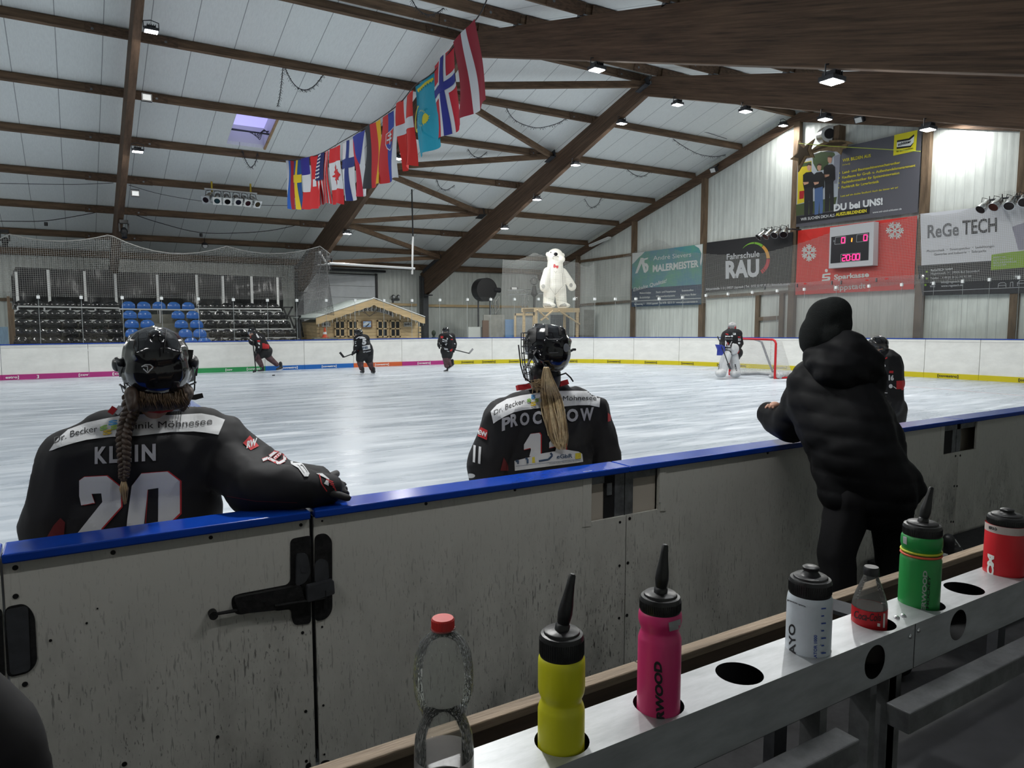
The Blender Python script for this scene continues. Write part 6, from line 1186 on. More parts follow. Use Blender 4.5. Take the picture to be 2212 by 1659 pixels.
for x, y in ((1965, 1374), (1983, 1361)): p = at(x, y, 'y', Y0_); m = MB(); m.lathe([(.006, 0), (.006, .002), (.004, .0045), (0, .005)], p, 12, Matrix.Rotation(math.radians(90), 3, 'X')); m.build('screw', m_chrome, rl)
# plank behind
pz = 1.0; pk = thing('timber_plank', 'weathered timber plank running behind the bottle rail', 'plank', (2, 1.35, -.12)); m_plank = mat('weathered_plank', (.30, .23, .165), .75, var=.45, scale=3, stretch=(.6, 6, 6), bump=.3, bscale=20); m_plankd = mat('plank_side', (.085, .058, .042), .8, var=.4, scale=3, stretch=(.6, 6, 6))
for x0, x1, lab in ((.1, 1.225, 'left_board'), (1.23, 1.93, 'middle_board'), (1.9, 4.6, 'right_board')):
    dz = 0 if lab != 'right_board' else .012; m = MB(); m.bx((x0, 1.335, pz-.022+dz), (x1, 1.375, pz+dz)); m.build('top_batten', m_plank, pk, bevel=.003); m = MB(); m.bx((x0, 1.34, pz-.16), (x1, 1.37, pz-.022+dz)); m.build('face_board', m_plankd, pk)
for x in (.4, 1.8, 3.2, 4.4): m = MB(); m.bx((x, 1.37, -.12), (x+.06, 1.41, pz-.05)); m.build('upright', m_dgrey, pk)
# steel bench frame below
m_tube = mat('painted_tube', (.17, .175, .18), .6, .35, var=.35, scale=14)
fr = thing('player_bench', 'grey steel tube frame and dark seat boards below the bottle rail', 'bench', (1.4, .7, -.12))
YT = .785
for (xa, ya), (xb, yb) in (((1600, 1645), (1806, 1563)), ((1914, 1497), (2300, 1312))):
    a_ = at(xa, ya, 'y', YT); b_ = at(xb, yb, 'y', YT); m = MB(); z = ZR-.118; m.bx((a_.x-.9 if xa == 1600 else a_.x, YT-.05, z-.045), (b_.x, YT, z)); m.build('cross_tube', m_tube, fr, bevel=.003)
for x, w_ in ((at(1817, 1620, 'y', .78).x, .022), (at(1902, 1600, 'y', .80).x, .022), (at(1870, 1600, 'y', .88).x, .045), (at(2000, 1600, 'y', .74).x+.01, .028), (2.35, .03), (.42, .03)):
    m = MB(); m.bx((x-w_/2, .82, -.12), (x+w_/2, .865, ZR-.103)); m.build('leg', m_tube, fr)
m = MB(); m.bx((.2, .80, .62), (3.2, 1.2, .66)); m.build('seat_board', mat('seat_board_dark', (.022, .022, .025), .5, var=.4, scale=6), fr)
m = MB(); m.bx((.2, .2, .60), (3.2, .6, .64)); m.build('near_seat_board', mat('seat_board_brown', (.025, .02, .017), .6, var=.4, scale=6), fr); m = MB()
for x in (.4, 1.6, 2.9): m.bx((x, .25, -.12), (x+.05, .3, .6)); m.bx((x, 1.1, -.12), (x+.05, 1.15, .62))
m.build('seat_leg', m_tube, fr)
# phone-like dark gadget on plank
P_ = at(1818, 1322, 'z', 1.0); 
# =================================================================== BOTTLES
m_cap_b = mat('cap_black', (.010, .010, .011), .38, bump=.05, bscale=90)
def hg(x, y, P): return hgt(x, y, P)
def lip(R, z0, z1, wz, top=.93): # squeeze bottle profile with a grip waist
    h = z1-z0; return [(R*.86, z0), (R*.97, z0+.006), (R, z0+.016), (R, wz-.016), (R*.96, wz-.010), (R*.87, wz-.002), (R*.87, wz+.003), (R*.96, wz+.011), (R, wz+.018), (R, z1-.014), (R*.985, z1-.006), (R*top, z1-.001), (R*.88, z1+.001)]
def tilt_all(t, ang): t.rotation_euler = ang
def nozzle(P, z0, z1, sx, sy, mb):   # long straw spout
    h = z1-z0; ax = lambda f: Vector((P.x+sx*f, P.y+sy*f, z0+h*f))
    mb.tube([ax(0), ax(.10), ax(.13), ax(.20), ax(.3), ax(.45), ax(.6), ax(.8), ax(.97), ax(1.0)], [.0115, .0115, .0095, .0105, .0115, .0105, .0085, .0065, .0055, .0035], 14)
def squeeze(label, px, py, R, ybt, yct, wpx, tip, mbody, kind='straw', waist=True, dxy=(0, 0), sink=.075):
    P = at(px, py, 'z', ZR); P = Vector((P.x+dxy[0], P.y+dxy[1], ZR)); t = thing('drink_bottle', label, 'bottle', (P.x, P.y, ZR-sink))
    z0 = ZR-sink; zb = hg(px, ybt, P); zc = hg(px, yct, P); m = MB()
    if waist: m.lathe(lip(R, z0, zb, hg(px, wpx, P)), (P.x, P.y, 0), 40)
    else: m.lathe([(R*.86, z0), (R, z0+.014), (R, zb-.018), (R*.97, zb-.008), (R*.9, zb-.001), (R*.85, zb)], (P.x, P.y, 0), 40)
    bd = m.build('body', mbody, t, smooth='auto')
    rc_ = R*.935; m = MB(); m.lathe([(rc_*.98, zb-.004), (rc_, zb), (rc_, zc-.006), (rc_*.95, zc-.001), (rc_*.82, zc), (rc_*.80, zc+.0035), (rc_*.76, zc+.0045), (0, zc+.006)], (P.x, P.y, 0), 40)
    for k in range(60): a = k*math.pi/30; m.beam((P.x+rc_*math.cos(a), P.y+rc_*math.sin(a), zb+.002), (P.x+rc_*math.cos(a), P.y+rc_*math.sin(a), zc-.008), .0012, .0012)
    m.build('cap', m_cap_b, t, smooth='auto'); m = MB(); zt_ = hg(tip[0], tip[1], P)
    if kind == 'straw':
        top = dep(tip[0], tip[1], (P-CAM).dot(FW)*1.0); side = (top-P).dot(RT); s2 = RT*side; nozzle(P, zc+.003, zt_, s2.x, s2.y, m); m.build('spout', m_cap_b, t, smooth='auto')
    else:
        m.lathe([(R*.62, zc+.001), (R*.42, zc+.006), (.0135, zc+.012), (.0115, zc+.018), (.011, zt_-.010), (.0155, zt_-.008), (.016, zt_-.002), (.013, zt_), (.004, zt_+.0005)], (P.x, P.y, 0), 24); m.build('spout', m_cap_b, t, smooth='auto')
    return t, bd, P
yel = mat('bottle_yellow', (.66, .64, .018), .38); pin = mat('bottle_pink', (.62, .035, .17), .36); grn = mat('bottle_green', (.02, .27, .06), .36); redb = mat('bottle_red', (.66, .02, .03), .4); frost = mat('bottle_frosted', (.62, .68, .74), .32, var=.1, scale=12)
dR = lambda px, py, wpx: (at(px, py, 'z', ZR)-CAM).dot(FW)*wpx/2/FPX
by = squeeze('yellow sport bottle with black cap and long black spout', 1212, 1603, dR(1212, 1603, 101), 1412, 1366, 1508, (1234, 1240), yel)
bpk = squeeze('pink sport bottle with black lettering and long black spout', 1422, 1527, dR(1422, 1527, 92), 1315, 1285, 1358, (1430, 1176), pin)
bfr = squeeze('frosted clear sport bottle with black push cap', 1745, 1400, dR(1745, 1400, 92), 1277, 1246, 1300, (1750, 1222), frost, 'push', False)
bgr = squeeze('green sport bottle with coloured rubber bands and black spout', 1984, 1300, dR(1984, 1300, 80), 1152, 1130, 1190, (1999, 1052), grn)
brd = squeeze('red sport bottle with white band and black push cap', 2167, 1235, dR(2167, 1235, 76), 1128, 1112, 1150, (2171, 1098), redb, 'push', False)
L1 = lifter(bvh_of(bpk[1]), .0008); q = Px(); q.text('SHERWOOD', (1437, 1610), (1428, 1429), 16, 0, .05, .12, up=(-1, -.04)); q.lay(L1, 'lettering', m_ltb, bpk[0], cut=5); q = Px(); q.poly([(1444, 1345), (1470, 1337), (1470, 1358), (1446, 1364)]); q.lay(L1, 'sticker', mat('sticker_grey', (.35, .36, .37), .5), bpk[0], cut=5)
L1 = lifter(bvh_of(bfr[1]), .0008); q = Px(); q.text('KAYO', (1719, 1432), (1717, 1348), 14, 0, .02, 0, up=(-1, 0)).text('premium sports', (1701, 1297), (1740, 1312), 4, 0, .02); q.lay(L1, 'lettering', m_ltb, bfr[0], cut=4); q = Px(); q.text('HYDRATOR 1000', (1764, 1446), (1765, 1372), 7, 0, .02, 0, up=(-1, 0))
for k in range(8): q.line([(1774, 1315+k*16), (1780 if k % 2 else 1784, 1314+k*16)], 3)
q.lay(L1, 'blue_print', mat('blue_print', (.04, .09, .4), .5), bfr[0], cut=4)
L1 = lifter(bvh_of(bgr[1]), .0008); q = Px(); q.text('SHERWOOD', (1997, 1345), (2003, 1233), 9, 0, .04, .1, up=(-1, -.04)); q.lay(L1, 'lettering', mat('silver_print', (.35, .42, .37), .5), bgr[0], cut=4); q = Px(); q.text('ICE HOCKEY', (2004, 1345), (2010, 1243), 5.5, 0, .03, .1, up=(-1, -.04)); q.lay(L1, 'lettering', m_ltb, bgr[0], cut=4); q = Px(); q.poly([(1951, 1158), (1959, 1160), (1959, 1177), (1951, 1173)]); q.lay(L1, 'sticker', mat('sticker_grey', (1, 1, 1)), bgr[0], cut=3)
P = bgr[2]; R = dR(1984, 1300, 80)
for yy, cc, nm in ((1187, (.55, .55, .03), 'yellow_band'), (1194, (.75, .12, .06), 'orange_band')): z = hg(1984, yy, P); m = MB(); m.tube([(P.x+R*.955*math.cos(a*math.pi/18), P.y+R*.955*math.sin(a*math.pi/18), z) for a in range(36)], .0028, 6, closed=True); m.build(nm, mat(nm, cc, .5), bgr[0], smooth=True)
P = brd[2]; R = dR(2167, 1235, 76); za, zb = hg(2167, 1146, P), hg(2167, 1130, P); m = MB(); m.lathe([(R*1.006, za), (R*1.006, zb)], (P.x, P.y, 0), 40, cap=False); m.build('white_band', mat('band_white', (.55, .47, .45), .6), brd[0], smooth=True)
L1 = lifter(bvh_of(brd[1]), .0012); q = Px(); q.text('CCM', (2144, 1268), (2147, 1196), 13, 0, .06, .2, up=(-1, -.05)); q.lay(L1, 'lettering', m_ltw, brd[0], cut=4); L1 = lifter(bvh_of(brd[1]), .0016); q = Px(); q.text('#55', (2136, 1141), (2154, 1146), 8, 0, .04); q.lay(L1, 'number', m_ltb, brd[0], cut=3)
# clear water bottle, half drunk, standing in a rail hole
m_pet, N, L, b = nodes_mat('clear_pet'); N.remove(b); out = N['Material Output']; tr = N.new('ShaderNodeBsdfTransparent'); tr.inputs[0].default_value = (.95, .96, .95, 1); gl = N.new('ShaderNodeBsdfGlossy'); gl.inputs['Roughness'].default_value = .06; lw = N.new('ShaderNodeLayerWeight'); lw.inputs[0].default_value = .25
df = N.new('ShaderNodeBsdfDiffuse'); df.inputs[0].default_value = (.6, .62, .6, 1); m1 = N.new('ShaderNodeMixShader'); m1.inputs[0].default_value = .10; L.new(tr.outputs[0], m1.inputs[1]); L.new(df.outputs[0], m1.inputs[2]); m2 = N.new('ShaderNodeMixShader'); L.new(lw.outputs['Fresnel'], m2.inputs[0]); L.new(m1.outputs[0], m2.inputs[1]); L.new(gl.outputs[0], m2.inputs[2]); L.new(m2.outputs[0], out.inputs[0])
nb_ = N.new('ShaderNodeTexNoise'); nb_.inputs['Scale'].default_value = 30; nb_.inputs['Detail'].default_value = 1; bp = N.new('ShaderNodeBump'); bp.inputs['Strength'].default_value = .5; bp.inputs['Distance'].default_value = .01; L.new(nb_.outputs[0], bp.inputs['Height']); L.new(bp.outputs[0], gl.inputs['Normal'])
P = Vector((.421, .868, ZR)); sx = proj((P.x, P.y, ZR))[0]; R = (P-CAM).dot(FW)*128/2/FPX
hz = lambda y: hgt(sx, y, P)
t = thing('water_bottle', 'clear empty plastic water bottle with a red screw cap', 'bottle', (P.x, P.y, ZR-.09)); m = MB(); zw = hz(1545)
m.lathe([(R*.80, ZR-.09), (R*.98, ZR-.08), (R*1.0, ZR-.02), (R*1.0, zw-.05), (R*.96, zw-.03), (R*.82, zw-.012), (R*.72, zw-.002), (R*.73, zw+.004), (R*.82, zw+.014), (R*.96, zw+.034), (R, zw+.058), (R*.99, hz(1440)), (R*.93, hz(1412)), (R*.77, hz(1388)), (R*.52, hz(1372)), (R*.36, hz(1364)), (R*.34, hz(1358)), (R*.42, hz(1357.5)), (R*.42, hz(1356)), (R*.32, hz(1355))], (P.x, P.y, 0), 48); m.build('body', m_pet, t, smooth='auto')
m = MB(); rc_ = R*.37; zc0, zc1 = hz(1359), hz(1334); m.lathe([(rc_, zc0), (rc_, zc1-.002), (rc_*.94, zc1), (0, zc1)], (P.x, P.y, 0), 32)
for k in range(40): a = k*math.pi/20; m.beam((P.x+rc_*math.cos(a), P.y+rc_*math.sin(a), zc0+.003), (P.x+rc_*math.cos(a), P.y+rc_*math.sin(a), zc1-.002), .001, .001)
m.build('cap', mat('cap_red', (.60, .035, .03), .4), t, smooth='auto')
m = MB(); zl = hz(1625); m.lathe([(R*1.004, ZR-.03), (R*1.004, zl)], (P.x, P.y, 0), 48, cap=False); m.build('label', glassy('label_film', (.75, .72, .72), .05, .35, (.7, .66, .66)), t, smooth=True)
# cola bottle
P = at(1877, 1342, 'z', ZR); R = dR(1877, 1342, 70); hc = lambda y: hgt(1877, y, P); t = thing('cola_bottle', 'small clear cola bottle with a red label and black cap', 'bottle', (P.x, P.y, ZR-.085))
m = MB(); m.lathe([(R*.8, ZR-.085), (R, ZR-.075), (R, hc(1306)), (R*.97, hc(1298)), (R*.82, hc(1280)), (R*.58, hc(1258)), (R*.42, hc(1244)), (R*.40, hc(1238))], (P.x, P.y, 0), 36); bd = m.build('body', m_pet, t, smooth='auto'); m = MB(); m.lathe([(R*.45, hc(1240)), (R*.45, hc(1226)), (R*.40, hc(1223)), (0, hc(1223))], (P.x, P.y, 0), 28); m.build('cap', m_cap_b, t, smooth='auto')
m = MB(); m.lathe([(R*1.01, hc(1362)-.0), (R*1.01, hc(1308))], (P.x, P.y, 0), 36, cap=False); lb = m.build('label', mat('cola_red', (.50, .012, .02), .4), t, smooth=True); m = MB(); m.lathe([(R*.9, ZR-.08), (R*.95, ZR-.02), (R*.95, hc(1308))], (P.x, P.y, 0), 30); m.build('drink', mat('cola_dark', (.02, .008, .004), .1), t, smooth='auto')
q = Px(); q.text('Coca-Cola', (1845, 1334), (1903, 1341), 17, 0, .01, .25, bend=3); q.lay(lifter(bvh_of(lb), .0008), 'lettering', m_ltb, t, cut=4); q = Px(); q.poly([(1908, 1325), (1912, 1325), (1911, 1356), (1907, 1356)]).poly([(1895, 1346), (1901, 1347), (1901, 1354), (1895, 1353)]); q.lay(lifter(bvh_of(lb), .0008), 'white_marks', m_ltw, t, cut=4)
# small gadget left on the plank
P = at(1815, 1322, 'z', 1.002); t = thing('steel_clip', 'flat grey clip lying on the timber plank beside the frosted bottle', 'clip', P); m = MB(); m.box(P+Vector((0, 0, .012)), (.09, .09, .012), Matrix.Rotation(.2, 3, 'Z')); m.build('plate', m_dgrey, t); m = MB(); m.box(P+Vector((.0, .0, .004)), (.05, .05, .012)); m.build('foot', m_blackm, t)
# skate and bag at the right behind the plank
P = at(2057, 1212, 'y', 2.55); tag(MB().bx((P.x-.5, 2.3, -.12), (P.x+1.6, 2.87, P.z)).build('low_step', m_rubber), 'low dark step along the board foot under the skate', 'step'); t = thing('hockey_skate', 'black and white hockey skate standing on the floor behind the green bottle', 'skate', P)
blob('boot', [('c', P+Vector((-.06, 0, .08)), P+Vector((.07, 0, .07)), .034, .03), ('c', P+Vector((-.055, 0, .10)), P+Vector((-.065, 0, .17)), .036, .04)], .01, mat('skate_boot', (.02, .02, .022), .4), t, 3); m = MB(); m.bx(P+Vector((-.12, -.012, .03)), P+Vector((.11, .012, .07))); m.build('holder', m_white, t); m = MB(); m.bx(P+Vector((-.14, -.002, 0)), P+Vector((.13, .002, .034))); m.build('blade', m_chrome, t)
m = MB()
for k in range(6): p = P+Vector((.045-.014*k, 0, .103+.012*k)); m.tube([p+Vector((0, -.025, 0)), p+Vector((.01, 0, .008)), p+Vector((0, .025, 0))], .005, 6)
m.build('laces', m_white, t)
# =================================================================== PEOPLE
m_skin = mat('skin', (.50, .28, .20), .55); m_jer = mat('jersey_black', (.010, .010, .012), .72, spec=.3); m_pant = mat('pants_black', (.008, .008, .009), .6); m_helm = mat('helmet_gloss', (.006, .006, .008), .14, coat=.6); m_helm2 = mat('helmet_matt', (.010, .010, .012), .35)
m_sock = mat('sock_maroon', (.055, .02, .024), .8, var=.7, scale=9, col2=(.13, .085, .09)); m_glove = mat('glove_black', (.012, .012, .013), .6); m_wht = mat('cloth_white', (.55, .56, .58), .7); m_redc = mat('cloth_red', (.42, .015, .02), .7); m_cage = mat('cage_wire', (.05, .05, .052), .35, .8); m_hairb = mat('hair_brown', (.045, .026, .016), .5, var=.5, scale=60, stretch=(1, 1, .1)); m_hairl = mat('hair_blond', (.36, .25, .13), .5, var=.55, scale=70, stretch=(1, 1, .08)); m_visor = glassy('visor', (.9, .92, .92), .08, .02)
RT0 = Vector((RT.x, RT.y, 0)).normalized(); F0 = Vector((FW.x, FW.y, 0)).normalized(); Z = Vector((0, 0, 1))
def helmet(t, c, r, fwd, k=1.0, vx=.012, full=True):
    """hockey helmet round head centre c, facing fwd"""
    fwd = Vector((fwd.x, fwd.y, 0)).normalized(); sd = fwd.cross(Z); P_ = lambda a, b_, z: c+fwd*a*r+sd*b_*r+Z*z*r
    R = Matrix((sd, fwd, Z)).transposed()
    pr = [('e', P_(-.02, 0, .16), (r*.98, r*1.18, r*.98), R), ('e', P_(-.36, 0, -.24), (r*.95, r*.80, r*.92), R), ('c', P_(-.6, -.45, -.35), P_(-.6, .45, -.35), r*.38, r*.38), ('c', P_(.55, 0, .95), P_(-.75, 0, .78), r*.22, r*.26), ('c', P_(.5, -.58, .72), P_(-.85, -.5, .3), r*.2, r*.2), ('c', P_(.5, .58, .72), P_(-.85, .5, .3), r*.2, r*.2), ('c', P_(.15, -.86, -.1), P_(-.35, -.78, -.5), r*.25, r*.2), ('c', P_(.15, .86, -.1), P_(-.35, .78, -.5), r*.25, r*.2)]
    h = blob('helmet', pr, vx, m_helm, t, 3)
    return h, P_, R
# ---------------------------------------------------------------- player at the gate (left), seen from behind
def KY(Y): return lambda px, py, d=0.0: at(px, py, 'y', Y+d)
K = KY(3.36)
t = thing('person', 'person in black hockey jersey with number 20 and braid, leaning on the boards', 'person', (K(310, 1000).x, 3.36, 0)); T_ = t
hand = at(700, 1062, 'z', 1.165); elb = at(556, 1062, 'z', 1.19)+Vector((0, .08, 0))
hc = KY(3.22)(338, 782)
pr = [('e', hc-Z*.03, (.082, .095, .12)), ('c', hc-Z*.08, K(330, 905), .058, .065), ('c', K(330, 960), K(320, 1120), .10, .12), ('c', K(320, 1100), K(310, 1230), .13, .13), ('c', K(190, 960), K(120, 1150), .055, .05), ('c', K(120, 1150), K(150, 1290), .045, .035), ('c', K(460, 975), elb-Z*.01, .045, .04), ('c', elb-Z*.01, hand, .04, .035), ('c', K(270, 1230), Vector((K(270, 1230).x-.02, 3.42, .48)), .1, .075), ('c', Vector((K(270, 1230).x-.02, 3.42, .48)), Vector((K(270, 1230).x-.02, 3.45, .09)), .07, .045), ('c', K(370, 1230), Vector((K(370, 1230).x+.05, 3.42, .48)), .1, .075), ('c', Vector((K(370, 1230).x+.05, 3.42, .48)), Vector((K(370, 1230).x+.05, 3.45, .09)), .07, .045)]
blob('body', pr, .016, m_skin, t, 4)
mE = lambda px, py, d=0.0: K(px, py, d)
pr = [('c', mE(175, 985), mE(470, 958), .135, .135), ('c', mE(230, 945), mE(440, 935), .11, .11), ('c', mE(298, 898), mE(362, 898), .08, .08), ('e', mE(310, 1010), (.36, .185, .22)), ('e', mE(305, 1110), (.345, .18, .26)), ('e', mE(300, 1230), (.35, .19, .3)),
      ('c', mE(160, 990), mE(118, 1130), .125, .12), ('c', mE(118, 1130), mE(110, 1260), .12, .10),
      ('c', mE(470, 965), mE(545, 1015, -.06), .14, .125), ('c', mE(545, 1015, -.06), elb, .12, .115), ('c', elb, at(655, 1052, 'z', 1.20), .105, .085), ('c', at(655, 1052, 'z', 1.20), at(708, 1056, 'z', 1.175), .085, .062), ('c', mE(470, 985), elb, .115, .11), ('c', mE(560, 1010, -.1), at(690, 1040, 'z', 1.19), .09, .06), ('c', mE(588, 988, -.12), mE(608, 985, -.14), .035, .028)]
jer = blob('jersey', pr, .014, m_jer, t, 6, fold=.015, fscale=6.5, seed=3)
pr = [('e', Vector((K(320, 1230).x, 3.42, .72)), (.26, .19, .22)), ('c', Vector((K(270, 1230).x, 3.42, .7)), Vector((K(270, 1230).x-.03, 3.42, .45)), .15, .13), ('c', Vector((K(370, 1230).x, 3.42, .7)), Vector((K(370, 1230).x+.05, 3.42, .45)), .15, .13)]
blob('hockey_pants', pr, .025, m_pant, t, 4)
for sx in (K(270, 1230).x-.02, K(370, 1230).x+.05):
    blob('sock', [('c', Vector((sx, 3.42, .5)), Vector((sx, 3.45, .14)), .09, .065)], .02, m_sock, t, 3); m = MB(); p = Vector((sx, 3.47, .07)); m.ell(p+Vector((0, .04, .03)), (.05, .13, .06)); m.bx(p+Vector((-.01, -.1, -.045)), p+Vector((.01, .17, 0))); m.bx(p+Vector((-.003, -.12, -.07)), p+Vector((.003, .19, -.04))); m.build('skate', m_blackm, t)
# glove
gl_ = MB(); gp = [('c', at(690, 1052, 'z', 1.18), at(722, 1056, 'z', 1.16), .058, .05)]
for k in range(4): a_ = at(712, 1040+k*8, 'z', 1.17); gp.append(('c', a_, a_+Vector((.07, .015*(1.5-k), -.028)), .02, .017))
gp.append(('c', at(700, 1036, 'z', 1.2), at(718, 1024, 'z', 1.19)+Vector((.02, 0, 0)), .022, .018)); gp.append(('c', at(655, 1030, 'z', 1.22)+Vector((0, .06, 0)), at(688, 1035, 'z', 1.2)+Vector((0, .08, 0)), .05, .05))
blob('glove', gp, .009, m_glove, t, 3)
# helmet
hl1, P_, R = helmet(t, hc, .128, Vector((.04, 1, 0)), vx=.0075)
JL = lifter(bvh_of(jer), .004); HL = lifter(bvh_of(hl1), .003)
m8 = lambda x, y: (230+x/8.295, 690+y/8.295)
def q8(q, pts, w_, mi=0): return q.line([m8(*p) for p in pts], w_/8.295, mi)
q = Px(); q8(q, [(632, 850), (695, 810), (785, 810), (838, 853), (738, 955), (660, 880)], 20); q8(q, [(665, 835), (738, 838), (738, 930)], 17); q.lay(HL, 'emblem', mat('emblem_silver', (.45, .46, .47), .4), t, cut=3)
q = Px(); q.poly([m8(*p) for p in ((445, 150), (500, 100), (545, 110), (535, 235), (430, 240))]).poly([m8(*p) for p in ((560, 80), (566, 80), (560, 560), (548, 560))]).poly([m8(*p) for p in ((1080, 80), (1090, 80), (1060, 350), (1040, 600), (1025, 600))]); q.lay(HL, 'vent', m_hole, t, cut=3)
# ear guards, cage, straps
pl_ = mat('guard_grey', (.28, .30, .32), .3)
hp = lambda px, py, d=0.0: KY(3.2)(px, py, d)
m = MB(); m.prism([hp(396, 772), hp(421, 790), hp(420, 822), hp(404, 828), hp(392, 800)], (0, .012, 0)); m.prism([hp(250, 778), hp(262, 778), hp(268, 810), hp(258, 815)], (0, .012, 0)); m.build('ear_guard', pl_, t)
blob('cage_mount', [('e', P_(.1, -1.08, -.05), (.022, .035, .032)), ('c', P_(-.1, -1.0, .0), P_(.3, -1.05, -.1), .02, .02)], .007, m_helm2, t, 2); blob('cage_mount', [('e', P_(.1, 1.08, -.05), (.022, .035, .032)), ('c', P_(-.1, 1.0, .0), P_(.3, 1.05, -.1), .02, .02)], .007, m_helm2, t, 2); m = MB(); m.prism([hp(402, 755, -.01), hp(418, 756, -.01), hp(414, 790, -.01)], (0, .01, 0)); m.build('cage_hinge', m_helm2, t)
m = MB()
for i in range(7):
    z = -.05-.03*i; pts = [P_(math.cos(a)*1.15+.15, math.sin(a)*1.02*(1+.9*(z+.05)), z/.128*.9) for a in [math.radians(v) for v in range(-75, 76, 15)]]; m.tube(pts, .0028, 5)
for a in range(-70, 71, 20): aa = math.radians(a); m.tube([P_(math.cos(aa)*1.15+.15, math.sin(aa)*1.02*(1+.9*(z+.05)), z/.128*.9) for z in (-.05, -.11, -.17, -.23)], .0028, 5)
m.tube([hp(425, 775, .02), hp(428, 780, .02), hp(426, 790, .02), hp(421, 812, .02), hp(420, 842, .02), hp(414, 852, .03)], .003, 6); m.tube([hp(421, 780, .03), hp(428, 785, .03), hp(424, 812, .03)], .003, 6); m.build('face_cage', m_cage, t)
m = MB(); m.beam(hp(400, 836), hp(424, 826), .004, .022, (0, -1, .3)); m.prism([hp(408, 863), hp(418, 853), hp(437, 849), hp(440, 859), (hp(422, 864))], (0, .004, 0)); m.beam(hp(258, 830), hp(282, 850), .004, .02, (0, -1, .3)); m.build('chin_strap', m_black, t)
m = MB(); q0 = hp(264, 838, -.02)
for a, b_ in ((hp(261, 832, -.02), hp(276, 838, -.02)), (hp(276, 838, -.02), hp(279, 852, -.02)), (hp(279, 852, -.02), hp(266, 848, -.02)), (hp(266, 848, -.02), hp(261, 832, -.02))): m.tube([a, b_], .0022, 5)
m.build('buckle', mat('buckle_grey', (.25, .27, .29), .4), t)
# hair and braid
hr = [('c', KY(3.13)(284, 848), KY(3.10)(287, 880), .026, .02), ('c', KY(3.2)(300, 850), KY(3.18)(390, 850), .042, .046), ('c', KY(3.17)(310, 868), KY(3.17)(385, 864), .042, .038), ('c', KY(3.2)(398, 848), KY(3.2)(394, 884), .038, .015)]
blob('hair', hr, .009, m_hairb, t, 3, fold=.004, fscale=40)
m = MB(); random.seed(21)
for k in range(170):
    px_ = random.uniform(280, 404); y0_ = random.uniform(838, 852); a_ = KY(3.15-.03*math.sin((px_-280)/124*math.pi))(px_, y0_); dx_ = random.uniform(-.018, .018)+(.012 if px_ > 385 else 0)
    m.tube([a_, a_+RT0*dx_*.5-Z*.03-F0*.012, a_+RT0*dx_-Z*random.uniform(.05, .075)], [.0035, .003, .001], 4)
m.build('loose_hair', mat('hair_brown_light', (.10, .06, .032), .5, var=.5, scale=40), t, smooth=True)
def jpt(px, py, off=.02):
    L_ = lifter(bj, off); p = L_(px, py); return p
bj = bvh_of(jer)
bp_ = [(288, 862), (284, 885), (278, 905), (272, 925), (268, 945), (267, 965), (268, 985), (269, 1005), (268, 1020), (267, 1030)]
pts = []
for i, (x, y) in enumerate(bp_):
    p = jpt(x, y, .025) or KY(3.12)(x, y); pts.append(p)
for i in range(len(pts)-1):
    if (pts[i+1]-pts[i]).length > .2: pts[i] = KY(3.12)(*bp_[i])
sp_ = smooth_path(pts, 10); n = len(sp_); m = MB()
for s_ in range(3):
    tr_ = []; rr = []
    for i, p in enumerate(sp_):
        u = i/(n-1); ph = u*2*math.pi*5.5+s_*2*math.pi/3; w_ = .024*(1-.5*u); tr_.append(p+RT0*math.sin(ph)*w_-F0*(math.sin(2*ph)*w_*.45)); rr.append(.0165*(1-.5*u))
    m.tube(tr_, rr, 10)
m.build('braid', m_hairb, t, smooth='auto'); m = MB(); e0 = sp_[-1]
m.tube([e0, e0-Z*.012], .012, 10); m.build('hair_tie', m_hairb, t); m = MB()
for k in range(26): a = k*2.4; d = RT0*math.cos(a)*.012*((k % 5)/5+.3)-F0*math.sin(a)*.01; m.tube([e0-Z*.01+d*.4, e0-Z*.045+d*1.2, e0-Z*(.07+.012*(k % 4))+d*.7], [.003, .0035, .0008], 5)
m.build('hair_tuft', m_hairl, t, smooth=True)
# jersey print
J = lambda x, y: (x*.33454, 660+y*.33454)
def JP(q, pts, mi=0): return q.poly([J(*p) for p in pts], mi)
q = Px(); up = [(318, 940), (372, 862), (440, 802), (560, 757), (660, 735), (780, 712), (920, 702), (1100, 708), (1300, 698), (1380, 712), (1452, 738)]; lo = [(1410, 835), (1330, 822), (1250, 814), (1100, 818), (900, 842), (700, 850), (560, 868), (480, 888), (420, 905), (370, 922), (340, 935)]
for i in range(len(up)-1): JP(q, [up[i], up[i+1], lo[len(lo)-2-i] if len(lo)-2-i >= 0 else lo[0], lo[len(lo)-1-i]])
q.lay(JL, 'shoulder_banner', m_wht, t, cut=4, flat=True)
JL2 = lifter(bj, .0055)
q = Px(); q.text('Dr. Becker', J(352, 893), J(628, 815), 14, 0, .0, .0, bend=-4).text('Klinik Möhnesee', J(800, 800), J(1370, 765), 15, 0, .0, 0, bend=2); q.lay(JL2, 'sponsor_text', m_ltb, t, cut=4)
q = Px(); q.text('S', J(700, 775), J(760, 768), 10, 0, .05).text('S', J(645, 810), J(695, 795), 9, 1, .05).text('S', J(715, 803), J(760, 797), 9, 2, .05).text('S', J(665, 838), J(722, 828), 10, 3, .05); q.lay(JL2, 'clover_logo', [mat('logo_blue', (.05, .22, .45), .6), mat('logo_green', (.22, .42, .08), .6), mat('logo_lime', (.3, .45, .08), .6), mat('logo_gold', (.55, .38, .02), .6)], t, cut=3)
q = Px()
